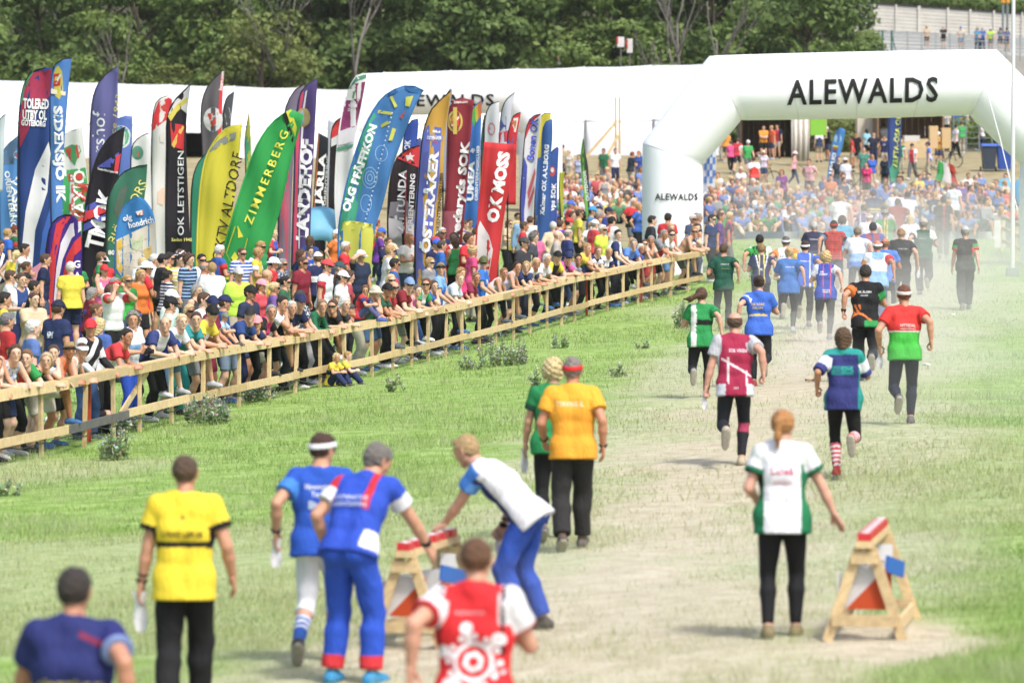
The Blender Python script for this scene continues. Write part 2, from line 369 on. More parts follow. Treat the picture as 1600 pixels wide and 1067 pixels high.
def gear_mesh(kind):
    if kind in _gear: return _gear[kind]
    m = M_GEAR
    if kind == 'cap' or kind == 'cap_back' or kind == 'visor':
        F = head_field(.0075, .022, CRAN, .02); F.cone(np.array([0, -.01, .05]), np.array([0, 0, .07]), .09, .085, .02); F.plane((0, 0, .038), (0, -.12, -1))
        if kind == 'visor': F.plane((0, 0, .075), (0, -.1, 1))
        for t in np.linspace(-1, 1, 9): F.cone(np.array([t * .07, .07, .05]), np.array([t * .052, .155 - .035 * t * t, .034 - .012 * t * t]), .0085, .0075, .006)
    elif kind == 'bucket':
        F = head_field(.009, .024, CRAN, .06); F.plane((0, 0, .03), (0, -.1, -1))
        for k in range(28):
            a = 2 * math.pi * k / 28; c, s_ = math.cos(a), math.sin(a); F.cone(np.array([c * .095, s_ * .105 - .004, .04]), np.array([c * .152, s_ * .165 - .004, .008]), .010, .009, .012)
    elif kind == 'band':
        F = head_field(.007, .019, CRAN, .0); F.cone(np.array([0, -.05, .0]), np.array([0, -.05, -.03]), .07 + .010, .058 + .012, .02)
        F.plane((0, 0, .062), (0, -.18, 1)); F.plane((0, 0, .022), (0, .18, -1))
    elif kind == 'shades':
        F = head_field(.006, .007, [c for c in HEADC[:7]], 0); F.plane((0, 0, .028), (0, 0, 1)); F.plane((0, 0, -.012), (0, 0, -1)); F.plane((0, .045, 0), (0, -1, 0)); m = M_SHADES
    v, f = F.mesh(); _gear[kind] = raw_mesh('gear_' + kind, v, f, [m], True); return _gear[kind]
def make_hand(curl, spread=0, thumb=0, h=.0062):
    F = Field((-.07, -.05, -.03), (.09, .09, .21), h)
    for x in (-.03, -.01, .01, .03): F.cone(np.array([x * .75, 0, .0]), np.array([x, 0, .085]), .0165, .0145, .012)
    for x, L, d in ((-.033, .056, 0), (-.011, .07, .004), (.011, .076, .006), (.033, .068, .002)):
        p = np.array([x, 0, .082 + d]); a = curl * .55; r = .0105
        for i, fr in enumerate((.45, .32, .25)):
            q = p + np.array([x * spread * .4, math.sin(a), math.cos(a)]) * L * fr; F.cone(p, q, r, r * .92, .004 if i else .006); p = q; r *= .92; a += curl
    F.cone(np.array([.026, .006, .02]), np.array([.05, .018 + thumb, .055]), .014, .0115, .012); F.cone(np.array([.05, .018 + thumb, .055]), np.array([.052, .03 + thumb * 1.5, .085]), .0115, .009, .004)
    return F.mesh()
HANDS = {'relaxed': make_hand(.38), 'fist': make_hand(1.25, 0, .012), 'flat': make_hand(.08, .3)}
M_SKIN = M_HAIR = M_GEAR = M_SHADES = None
def objcol_mat(name, rough, spec, noise=.08, ns=60, sss=0, bump=.15, pattern=None, bd=.004, strand=False):
    """colour from the object itself (object colour), accent from its 'accent' property"""
    m = bpy.data.materials.new(name); m.use_nodes = True; n = m.node_tree; b = n.nodes['Principled BSDF']; N = n.nodes.new; Lk = n.links.new
    oi = N('ShaderNodeObjectInfo'); tc = N('ShaderNodeTexCoord'); t = N('ShaderNodeTexNoise'); t.inputs['Scale'].default_value = ns; t.inputs['Detail'].default_value = 4
    if strand:
        mp = N('ShaderNodeMapping'); mp.inputs['Scale'].default_value = (1, 1, .22); Lk(tc.outputs['Object'], mp.inputs['Vector']); Lk(mp.outputs[0], t.inputs['Vector'])
    else: Lk(tc.outputs['Object'], t.inputs['Vector'])
    col = oi.outputs['Color']
    if pattern:
        ac = N('ShaderNodeAttribute'); ac.attribute_type = 'OBJECT'; ac.attribute_name = 'accent'; at_ = N('ShaderNodeAttribute'); at_.attribute_name = 'cl'
        sp = N('ShaderNodeSeparateColor'); Lk(at_.outputs['Color'], sp.inputs[0]); u, v, w = sp.outputs[0], sp.outputs[1], sp.outputs[2]
        def mth(op, a, b_=None):
            x = N('ShaderNodeMath'); x.operation = op
            for i, y in enumerate((a, b_)):
                if y is None: continue
                if isinstance(y, (int, float)): x.inputs[i].default_value = y
                else: Lk(y, x.inputs[i])
            return x.outputs[0]
        if pattern == 'sleeve': f = mth('GREATER_THAN', w, .12)
        elif pattern == 'stripe': f = mth('GREATER_THAN', mth('FRACT', mth('MULTIPLY', v, 9)), .5)
        elif pattern == 'vstripe': f = mth('GREATER_THAN', mth('FRACT', mth('MULTIPLY', u, 7)), .5)
        elif pattern == 'band': f = mth('MULTIPLY', mth('GREATER_THAN', v, .48), mth('LESS_THAN', v, .68))
        elif pattern == 'side': f = mth('GREATER_THAN', mth('ABSOLUTE', mth('SUBTRACT', u, .5)), .27)
        elif pattern == 'yoke': f = mth('GREATER_THAN', mth('ADD', v, mth('MULTIPLY', mth('ABSOLUTE', mth('SUBTRACT', u, .5)), .5)), .82)
        elif pattern == 'print':
            t2 = N('ShaderNodeTexNoise'); t2.inputs['Scale'].default_value = 26; Lk(tc.outputs['Object'], t2.inputs['Vector']); f = mth('GREATER_THAN', t2.outputs[0], .54)
        elif pattern == 'diag': f = mth('GREATER_THAN', mth('SINE', mth('MULTIPLY', mth('ADD', v, mth('MULTIPLY', u, .9)), 11)), .25)
        elif pattern == 'chest':   # a printed badge on the chest or back
            f = mth('MULTIPLY', mth('LESS_THAN', mth('ABSOLUTE', mth('SUBTRACT', u, .5)), .13), mth('MULTIPLY', mth('GREATER_THAN', v, .58), mth('LESS_THAN', v, .74)))
            t2 = N('ShaderNodeTexNoise'); t2.inputs['Scale'].default_value = 34; Lk(tc.outputs['Object'], t2.inputs['Vector']); f = mth('MULTIPLY', f, mth('GREATER_THAN', t2.outputs[0], .46))
        mx = N('ShaderNodeMix'); mx.data_type = 'RGBA'; Lk(f, mx.inputs[0]); Lk(col, mx.inputs[6]); Lk(ac.outputs['Color'], mx.inputs[7]); col = mx.outputs[2]
    r = N('ShaderNodeMapRange'); r.inputs[1].default_value = .3; r.inputs[2].default_value = .7; r.inputs[3].default_value = 1 - noise; r.inputs[4].default_value = 1 + noise; Lk(t.outputs[0], r.inputs[0])
    vm = N('ShaderNodeVectorMath'); vm.operation = 'SCALE'; Lk(col, vm.inputs[0]); Lk(r.outputs[0], vm.inputs['Scale']); Lk(vm.outputs[0], b.inputs['Base Color'])
    b.inputs['Roughness'].default_value = rough; b.inputs['Specular IOR Level'].default_value = spec
    if sss: b.inputs['Subsurface Weight'].default_value = sss; b.inputs['Subsurface Radius'].default_value = (.01, .004, .002)
    if bump:
        t3 = N('ShaderNodeTexNoise'); t3.inputs['Scale'].default_value = 14; t3.inputs['Detail'].default_value = 3; t3.inputs['Distortion'].default_value = 1.2; Lk(tc.outputs['Object'], t3.inputs['Vector'])
        bp = N('ShaderNodeBump'); bp.inputs['Strength'].default_value = bump; bp.inputs['Distance'].default_value = bd * 6; Lk(t.outputs[0] if strand else t3.outputs[0], bp.inputs['Height']); Lk(bp.outputs[0], b.inputs['Normal'])
    return m
M_SKIN = objcol_mat('skin', .55, .35, .09, 26, 0, .0); M_HAIR = objcol_mat('hair', .6, .3, .6, 170, 0, .6, None, .004, True); M_GEAR = objcol_mat('headgear_cloth', .75, .2, .06, 40, 0, .1)
M_SHADES = mat('dark_lens', (.015, .014, .016), .12, spec=.6); M_EYE = mat('eye', (.03, .022, .02), .3); M_BROW = mat('brow', (.10, .065, .04), .8); M_LIP = mat('lip', (.42, .16, .13), .5)
CLOTH = {k: objcol_mat('cloth_' + (k or 'plain'), .82, .18, .07, 30, 0, .45, k) for k in (None, 'sleeve', 'stripe', 'vstripe', 'band', 'side', 'yoke', 'print', 'diag', 'chest')}
M_SHOE = objcol_mat('shoe_upper', .7, .3, .15, 40, 0, .2); M_SOLE = mat('shoe_sole', C('#b9b2a4'), .8, .15, 30)
def vcol_mat():
    m = bpy.data.materials.new('printed_jersey'); m.use_nodes = True; n = m.node_tree; b = n.nodes['Principled BSDF']
    a = n.nodes.new('ShaderNodeAttribute'); a.attribute_name = 'Col'; b.inputs['Roughness'].default_value = .8; b.inputs['Specular IOR Level'].default_value = .18
    tc = n.nodes.new('ShaderNodeTexCoord'); t = n.nodes.new('ShaderNodeTexNoise'); t.inputs['Scale'].default_value = 16; t.inputs['Distortion'].default_value = 1.6; t.inputs['Detail'].default_value = 2; mp = n.nodes.new('ShaderNodeMapping'); mp.inputs['Scale'].default_value = (1, 1, .38); mp.inputs['Rotation'].default_value = (0, .3, 0); n.links.new(tc.outputs['Object'], mp.inputs['Vector']); n.links.new(mp.outputs[0], t.inputs['Vector'])
    r = n.nodes.new('ShaderNodeMapRange'); r.inputs[1].default_value = .3; r.inputs[2].default_value = .7; r.inputs[3].default_value = .94; r.inputs[4].default_value = 1.05; n.links.new(t.outputs[0], r.inputs[0])
    vm = n.nodes.new('ShaderNodeVectorMath'); vm.operation = 'SCALE'; n.links.new(a.outputs['Color'], vm.inputs[0]); n.links.new(r.outputs[0], vm.inputs['Scale']); n.links.new(vm.outputs[0], b.inputs['Base Color'])
    bp = n.nodes.new('ShaderNodeBump'); bp.inputs['Strength'].default_value = .5; bp.inputs['Distance'].default_value = .03; n.links.new(t.outputs[0], bp.inputs['Height']); n.links.new(bp.outputs[0], b.inputs['Normal'])
    return m
M_JERSEY = vcol_mat()
def body_mesh(rig, h, lo_=False):
    cs = list(rig.torso())
    for sg in (-1, 1): cs += rig.arm(sg)[0] + rig.leg(sg)[0]
    cs.append((rig.neck - rig.up2 * .03, rig.hc - rig.up2 * .06, .058, .054, .02))
    lo, hi = bounds(cs); F = Field(lo, hi, h)
    for c in cs: F.cone(*c)
    v, f = F.mesh(); V = [v]; FF = [f]; M = [np.zeros(len(f), int)]; n = len(v)
    hv, hf, hm = HEAD_FAR if lo_ == 2 else (HEAD_LO if lo_ else HEAD); V.append(hv @ rig.Hm.T + rig.hc); FF.append(hf + n); M.append(hm); n += len(hv)
    for sg in (-1, 1):
        if lo_ == 2: break
        kind, dirv, palm = (rig.hand[sg] or ('relaxed', None, None)); z = nrm(rig.wr[sg] - rig.el[sg]) if dirv is None else nrm(dirv)
        p = np.array(palm if palm is not None else (-sg, 0, -.25), float); y = nrm(p - z * (p @ z)); x = np.cross(y, z) * (-sg)
        R = np.stack([x, y, z], 1); a, b = HANDS[kind]; V.append(a @ R.T + rig.wr[sg] - z * .012); FF.append((b if sg < 0 else b[:, ::-1]) + n); M.append(np.zeros(len(b), int)); n += len(a)
    return np.concatenate(V), np.concatenate(FF), np.concatenate(M)
def cl_attr(rig, v, sleeves):
    rel = v - rig.P; z = rel @ rig.up; u = np.clip((rel @ rig.R) / .42 + .5, 0, 1); vv = np.clip((z + .05) / .58, 0, 1); w = np.zeros(len(v))
    for sg in (-1, 1):
        d = rig.el[sg] - rig.sh[sg]; t = ((v - rig.sh[sg]) @ d) / (d @ d); q = np.linalg.norm(v - rig.sh[sg] - np.clip(t, 0, 1.0)[:, None] * d, axis=1)
        e = rig.wr[sg] - rig.el[sg]; t2 = ((v - rig.el[sg]) @ e) / (e @ e); q2 = np.linalg.norm(v - rig.el[sg] - np.clip(t2, 0, 1)[:, None] * e, axis=1)
        w = np.where((q < .098) & (t > .12), np.maximum(w, np.clip(t * .5, 0, .5)), w); w = np.where(q2 < .085, np.maximum(w, np.clip(.5 + t2 * .5, .5, 1)), w)
    fr = np.clip((rel @ rig.fw) / .3 + .5, 0, 1); return np.stack([u, vv, w, fr], 1)
def shirt_mesh(rig, h, sleeve=.3, hem=-.1, g=.016, seed=0, neck=.078, loose=.006):
    cs = list(rig.torso()); P = rig.T(0, 0, hem)
    # below the hips the cloth hangs on as a short skirt
    if hem < .02:
        for sg in (-1, 1): cs.append((rig.T(.08 * sg, -.012, .02), rig.T(.084 * sg, -.012, hem - .03), .11, .112, .03))
        cs.append((rig.T(-.08, -.03, hem), rig.T(.08, -.03, hem), .112, .112, .03))
    lo, hi = bounds(cs + rig.arm(1, max(sleeve, .1))[0] + rig.arm(-1, max(sleeve, .1))[0], .06 + g); F = Field(lo, hi, h)
    for c in cs: F.cone(c[0], c[1], c[2] + g, c[3] + g, c[4])
    if loose: F.folds(loose, 16, seed)
    F.plane(P, -rig.up + rig.fw * .0)
    for sg in (-1, 1):
        if sleeve <= .02:
            F.plane(rig.sh[sg] - rig.R * sg * .028, rig.R * sg + rig.up * .25); continue
        a, q, d = rig.arm(sg, sleeve); G = Field(lo, hi, h); G.V = np.full(F.V.shape, 9., np.float32); G.n = F.n; G.ax = F.ax
        gg = g + (.016 if sleeve < .5 else .006)
        for i, c in enumerate(a): G.cone(c[0], c[1], c[2] + g, c[3] + (gg if i == len(a) - 1 else g), c[4])
        if loose: G.folds(loose * .6, 20, seed + 3)
        if sleeve < .95: G.plane(q, d)
        k = .02; A = F.V; Bv = G.V; hh = np.clip(.5 + .5 * (Bv - A) / k, 0, 1); F.V = (Bv * (1 - hh) + A * hh - k * hh * (1 - hh)).astype(np.float32)
    F.cone(rig.neck + rig.up2 * .035 + rig.fw * .02, rig.neck + rig.up2 * .12 + rig.fw * .03, neck, neck, 0, True)
    return F.mesh()
def trouser_mesh(rig, h, t=.97, g=.012, seed=0, waist=.10, flare=0, loose=.004):
    cs = [c for c in rig.torso()][:9]; cs = rig.torso(); lo0, _ = bounds(cs)
    keep = []
    for c in cs:
        if ((c[0] - rig.P) @ rig.up) < .2: keep.append(c)
    legs = {sg: rig.leg(sg, t) for sg in (-1, 1)}; lo, hi = bounds(keep + legs[1][0] + legs[-1][0], .05 + g + flare); F = Field(lo, hi, h)
    for c in keep: F.cone(c[0], c[1], c[2] + g * .5, c[3] + g * .5, c[4])
    F.plane(rig.T(0, 0, waist), rig.up)
    for sg in (-1, 1):
        a, q, d = legs[sg]; G = Field(lo, hi, h)
        for i, c in enumerate(a): G.cone(c[0], c[1], c[2] + g + (flare * .5 if i else 0), c[3] + g + flare * (1 if i == len(a) - 1 else .5), c[4])
        if loose: G.folds(loose * 1.2, 17, seed + sg)
        G.plane(q, d); k = .015; A = F.V; Bv = G.V; hh = np.clip(.5 + .5 * (Bv - A) / k, 0, 1); F.V = (Bv * (1 - hh) + A * hh - k * hh * (1 - hh)).astype(np.float32)
    return F.mesh()
def shoe_mesh(rig, sg, h):
    cs = rig.foot(sg, .008); lo, hi = bounds(cs, .03); F = Field(lo, hi, h)
    for c in cs: F.cone(*c)
    A = rig.an[sg]; Ft = rig.ft[sg]; F.plane(A + Ft @ np.array([0, 0, -.083]), Ft @ np.array([0, 0, -1.])); F.plane(A + Ft @ np.array([0, 0, .03]), Ft @ np.array([0, 0, 1.]))
    v, f = F.mesh(); z = ((v - A) @ Ft)[:, 2]; return v, f, (z[f].mean(1) < -.066).astype(int)
def sock_mesh(rig, sg, h, t0, g=.007):
    a, q, d = rig.leg(sg, .985); lo, hi = bounds(a, .04); F = Field(lo, hi, h)
    for c in a[1:]: F.cone(c[0], c[1], c[2] + g, c[3] + g, c[4])
    k, an = rig.kn[sg], rig.an[sg]; F.plane(k + (an - k) * t0, k - an); return F.mesh()
# ---------------------------------------------------------------- lettering
_txt = {}
def text_geo(s, bold=0, shear=0, space=1.0):
    """flat lettering, capital height 1, starting at x = 0: vertices (n,2), faces, width"""
    k = (s, bold, shear, space)
    if k in _txt: return _txt[k]
    cu = bpy.data.curves.new('t', 'FONT'); cu.body = s; cu.size = 1; cu.resolution_u = 2; cu.offset = bold; cu.shear = shear; cu.space_character = space
    ob = bpy.data.objects.new('t', cu); me = bpy.data.meshes.new_from_object(ob)
    v = np.array([x.co[:2] for x in me.vertices]) if len(me.vertices) else np.zeros((0, 2)); f = [list(p.vertices) for p in me.polygons]
    bpy.data.objects.remove(ob); bpy.data.curves.remove(cu); bpy.data.meshes.remove(me)
    v = v / .71
    if len(v): v[:, 0] -= v[:, 0].min()
    _txt[k] = (v, f, float(v[:, 0].max()) if len(v) else 0); return _txt[k]
import bmesh
def cut_grid(v, f, dx, dy):
    """cut flat 2-D faces along a grid so that they can follow a curved surface"""
    bm = bmesh.new(); vs = [bm.verts.new((x, y, 0)) for x, y in v]
    for q in f:
        try: bm.faces.new([vs[i] for i in q])
        except ValueError: pass
    bmesh.ops.triangulate(bm, faces=bm.faces[:])
    v = np.array(v); lo, hi = v.min(0), v.max(0)
    for ax, d in ((0, dx), (1, dy)):
        if not d: continue
        for c in np.arange(lo[ax] + d, hi[ax], d):
            bmesh.ops.bisect_plane(bm, geom=bm.verts[:] + bm.edges[:] + bm.faces[:], plane_co=(c, 0, 0) if ax == 0 else (0, c, 0), plane_no=(1, 0, 0) if ax == 0 else (0, 1, 0))
    bm.verts.index_update(); V = np.array([(p.co.x, p.co.y) for p in bm.verts]); F = [[p.index for p in q.verts] for q in bm.faces]; bm.free(); return V, F
# ---------------------------------------------------------------- crowd poses
def P_(**k): return k
POSES = {
 'elbows': P_(hip=(0, -.10, .90), lean=34, round_=.18, lh=(-.13, .44, 1.0), rh=(.10, .47, 1.0), lpole=(-.7, .1, -1), rpole=(.7, .1, -1), lf=(-.12, -.12, .085), rf=(.12, -.26, .085), hl=('relaxed', (.45, .8, .1), (.8, -.2, -.4)), hr=('relaxed', (-.45, .8, .1), (-.8, -.2, -.4))),
 'lowlean': P_(hip=(0, -.20, .885), lean=46, round_=.15, lh=(-.05, .47, 1.0), rh=(.07, .50, 1.01), lpole=(-.9, .1, -.8), rpole=(.9, .1, -.8), lf=(-.13, -.30, .085), rf=(.12, -.10, .085), hl=('relaxed', (.6, .7, 0), (.6, -.3, -.6)), hr=('relaxed', (-.6, .7, 0), (-.6, -.3, -.6))),
 'chin': P_(hip=(0, -.10, .905), lean=27, round_=.2, side=4, lh=(-.10, .44, 1.0), rh=(.05, .33, 1.33), lpole=(-.7, .1, -1), rpole=(.6, .5, -1), lf=(-.12, -.20, .085), rf=(.12, -.06, .085), hl=('relaxed', (.5, .8, .1), (.7, -.2, -.5)), hr=('fist', (-.2, -.1, 1), (-.5, -.8, 0))),
 'armrail': P_(hip=(0, -.08, .91), lean=29, round_=.2, side=-4, lh=(.09, .43, .995), rh=(-.09, .46, 1.0), lpole=(-1, .1, -.4), rpole=(1, .1, -.4), lf=(-.12, -.08, .085), rf=(.14, -.22, .085), hl=('relaxed', (.9, .2, 0), (0, -.3, -1)), hr=('relaxed', (-.9, .2, 0), (0, -.3, -1))),
 'footup': P_(hip=(0, -.10, .91), lean=30, round_=.2, lh=(-.12, .42, 1.0), rh=(.12, .45, 1.01), lpole=(-.7, .1, -1), rpole=(.7, .1, -1), lf=(-.1, -.16, .085), rf=(.1, .33, .475), kr=(.35, 1, .6), hl=('relaxed', (.45, .8, .1), (.8, -.2, -.4)), hr=('relaxed', (-.45, .8, .1), (-.8, -.2, -.4))),
 'rail': P_(lean=9, hip=(0, 0, .93), lh=(-.24, .33, 1.0), rh=(.24, .33, 1.0), lf=(-.12, .04, .085), rf=(.12, -.04, .085), hl=('relaxed', (.1, .8, -.35), (0, -.2, -1)), hr=('relaxed', (-.1, .8, -.35), (0, -.2, -1))),
 'phone': P_(lean=7, lh=(-.09, .27, 1.13), rh=(.08, .28, 1.15), lpole=(-.8, -.3, -1), rpole=(.8, -.3, -1), hl=('fist', (.3, .6, .6), (.6, -.5, .5)), hr=('fist', (-.3, .6, .6), (-.6, -.5, .5))),
 'stand': P_(lh=(-.27, .05, .83), rh=(.27, .02, .83), rf=(.12, .05, .085)),
 'cross': P_(lh=(.07, .2, 1.17), rh=(-.07, .22, 1.13), lpole=(-1, 0, -.6), rpole=(1, 0, -.6), hl=('relaxed', (1, .1, 0), (0, -1, 0)), hr=('relaxed', (-1, .1, .1), (0, -1, 0))),
 'shade': P_(lh=(-.26, .06, .85), rh=(.11, .17, 1.66), rpole=(1, .1, -.5), hr=('flat', (-1, .1, .15), (0, -.3, -1))),
 'camera': P_(lh=(-.09, .2, 1.56), rh=(.09, .2, 1.56), lpole=(-.8, 0, -1), rpole=(.8, 0, -1), hl=('fist', (.3, .2, .9), (.6, -.8, 0)), hr=('fist', (-.3, .2, .9), (-.6, -.8, 0))),
 'hips': P_(lh=(-.19, -.02, 1.0), rh=(.19, -.02, 1.0), lpole=(-1, -.5, 0), rpole=(1, -.5, 0), hl=('relaxed', (.5, .4, -.6), (.9, 0, 0)), hr=('relaxed', (-.5, .4, -.6), (-.9, 0, 0))),
 'walk': P_(hip=(0, 0, .915), lean=5, rf=(.09, .27, .095), rfp=14, lf=(-.09, -.27, .14), lfp=-34, lh=(-.25, .24, .92), rh=(.26, -.16, .86)),
 'sit': P_(hip=(0, 0, .12), lean=6, round_=.25, lf=(-.13, .52, .085), rf=(.13, .56, .085), kl=(-.2, .3, 1), kr=(.2, .3, 1), lh=(-.10, .40, .42), rh=(.12, .42, .43), lpole=(-1, -.2, -.5), rpole=(1, -.2, -.5)),
 'sitback': P_(hip=(0, 0, .12), lean=-16, lf=(-.1, .80, .09), rf=(.12, .66, .09), lfp=50, rfp=30, kl=(0, 0, 1), kr=(.1, 0, 1), lh=(-.28, -.30, .10), rh=(.16, .3, .30), lpole=(-.3, -1, 0), rpole=(1, -.2, -.5)),
 'chair': P_(hip=(0, 0, .42), lean=2, lf=(-.13, .42, .085), rf=(.13, .44, .085), kl=(-.1, 1, .4), kr=(.1, 1, .4), lh=(-.16, .32, .56), rh=(.16, .32, .56)),
 'bend': P_(hip=(0, -.12, .84), lean=58, round_=.15, lf=(-.15, -.05, .085), rf=(.16, .0, .085), lh=(-.16, .28, .62), rh=(.2, .28, .60), lpole=(-1, -.4, 0), rpole=(1, -.4, 0)),
}
RAIL_Y = .36
_rigs = {}; _pm = {}
def rig_for(pose, yaw, pit, fem):
    k = (pose, yaw, pit, fem)
    if k not in _rigs: _rigs[k] = Rig(head=(yaw, pit), fem=fem, **POSES[pose])
    return _rigs[k]
LOD = {0: .021, 1: .029, 2: .06}
def pmesh(kind, pose, yaw, pit, fem, lod=0):
    """shared meshes of a crowd figure; clothing does not depend on where the head looks"""
    k = (kind, pose, yaw if kind == 'body' else 0, pit if kind == 'body' else 0, fem, lod)
    if k in _pm: return _pm[k]
    rig = rig_for(pose, yaw, pit, fem); h = LOD[lod]; sd = len(_pm) % 7
    if kind == 'body':
        v, f, m = body_mesh(rig, h, 2 if lod == 2 else 1); me = raw_mesh('body', v, f, [M_SKIN, M_EYE, M_BROW, M_LIP], True, m)
    elif kind in ('tee', 'tank', 'long', 'loose'):
        v, f = shirt_mesh(rig, h, {'tee': .3, 'tank': 0, 'long': .96, 'loose': .36}[kind], -.06, .014 if kind != 'loose' else .026, sd, .078 if kind != 'tank' else .1)
        me = raw_mesh(kind, v, f, [CLOTH[None]], True); a = me.color_attributes.new('cl', 'FLOAT_COLOR', 'POINT'); a.data.foreach_set('color', cl_attr(rig, v, 1).astype(np.float32).ravel())
    elif kind in ('trousers', 'shorts', 'tights', 'capri'):
        t, g, fl = {'trousers': (.97, .014, .022), 'shorts': (.40, .012, .012), 'tights': (.96, .006, 0), 'capri': (.68, .008, .004)}[kind]
        v, f = trouser_mesh(rig, h, t, g, sd, .02, fl, .004 if kind != 'tights' else .0015); me = raw_mesh(kind, v, f, [CLOTH[None]], True)
    elif kind in ('shoe1', 'shoe-1'):
        v, f, m = shoe_mesh(rig, 1 if kind == 'shoe1' else -1, .018); me = raw_mesh('shoe', v, f, [M_SHOE, M_SOLE], True, m)
    _pm[k] = me; return me
SKINS = [C('#e0b193'), C('#d9a586'), C('#cf9877'), C('#e6bca0'), C('#c48a68'), C('#d8a383')]
def colr(o, c): o.color = (*c[:3], 1)
def setcloth(o, pattern, accent):
    """give this copy its own cloth pattern without touching the shared mesh"""
    if pattern:
        o.material_slots[0].link = 'OBJECT'; o.material_slots[0].material = CLOTH[pattern]; o['accent'] = list(accent[:3])
CROWD = []
def col(x): return C(x) if isinstance(x, str) else x
def spectator(loc, rz, pose='stand', yaw=0, pit=5, fem=0, h=1.76, skin=None, top=('tee', '#ffffff'), legs=('trousers', '#20242c'), hair=('short', '#4a3626'), gear=(), shoes='#888888', lod=0, show=3):
    """one person from the shared figure meshes; top = (cut, colour, pattern, accent)"""
    s = h / 1.76; o = link('person', pmesh('body', pose, yaw, pit, fem, lod)); o.location = loc; o.rotation_euler = (0, 0, rz); o.scale = (s, s, s)
    colr(o, skin or random.choice(SKINS)); rig = rig_for(pose, yaw, pit, fem)
    if top:
        t = link('shirt' if top[0] != 'long' else 'jacket', pmesh(top[0], pose, yaw, pit, fem, lod), o); colr(t, col(top[1]))
        if len(top) > 2: setcloth(t, top[2], col(top[3]))
    if legs and show >= 2:
        t = link('shorts' if legs[0] in ('shorts', 'capri') else 'trousers', pmesh(legs[0], pose, yaw, pit, fem, lod), o); colr(t, col(legs[1]))
    if show >= 3 and shoes:
        for k in ('shoe1', 'shoe-1'): colr(link('shoe', pmesh(k, pose, yaw, pit, fem, lod), o), col(shoes))
    M = Matrix(rig.Hm.tolist()).to_4x4(); M.translation = Vector(rig.hc)
    if hair and hair[0] != 'bald': colr(link('hair', hair_mesh(hair[0]), o, M=M), col(hair[1]))
    for g in gear:
        c = link({'cap': 'cap', 'bucket': 'sun_hat', 'band': 'headband', 'shades': 'sunglasses', 'visor': 'visor'}[g[0]], gear_mesh(g[0]), o, M=M)
        if g[0] != 'shades': colr(c, col(g[1]))
    return o
# ---------------------------------------------------------------- runners: figures of their own
def run(side=1, hip=(0, 0, .885), lean=15, kick=1.0, head=(0, 4), **k):
    """running, seen in mid stride; side = +1 stands on the right leg with the left one swung back"""
    d = dict(hip=hip, lean=lean, head=head, twist=8 * side, hiptwist=-6 * side)
    st = dict(f=(.075 * side, .03, .088)); kick = min(kick + .2, 1.1); sw = (-.09 * side, -.30 - .14 * kick, .24 + .30 * kick)
    arm_f = (.15, .34, 1.20); arm_b = (.32, -.12, 1.02)
    if side > 0: d.update(rf=st['f'], lf=sw, lfp=-40 - 45 * kick, rh=arm_b, lh=(-arm_f[0], arm_f[1], arm_f[2]), rpole=(.5, -1, -.3), lpole=(-.7, -.8, -.6))
    else: d.update(lf=st['f'], rf=sw, rfp=-40 - 45 * kick, lh=(-arm_b[0], arm_b[1], arm_b[2]), rh=arm_f, rpole=(.7, -.8, -.6), lpole=(-.5, -1, -.3))
    d.update(hl=('fist', None, (1, -.1, -.1)), hr=('fist', None, (-1, -.1, -.1))); d.update(k); return d
def vcol(me, cols):
    a = me.color_attributes.new('Col', 'FLOAT_COLOR', 'POINT'); c = np.ones((len(me.vertices), 4), np.float32); c[:, :3] = cols; a.data.foreach_set('color', c.ravel())
def paint(n, base): return np.tile(np.array(col(base), float), (n, 1))
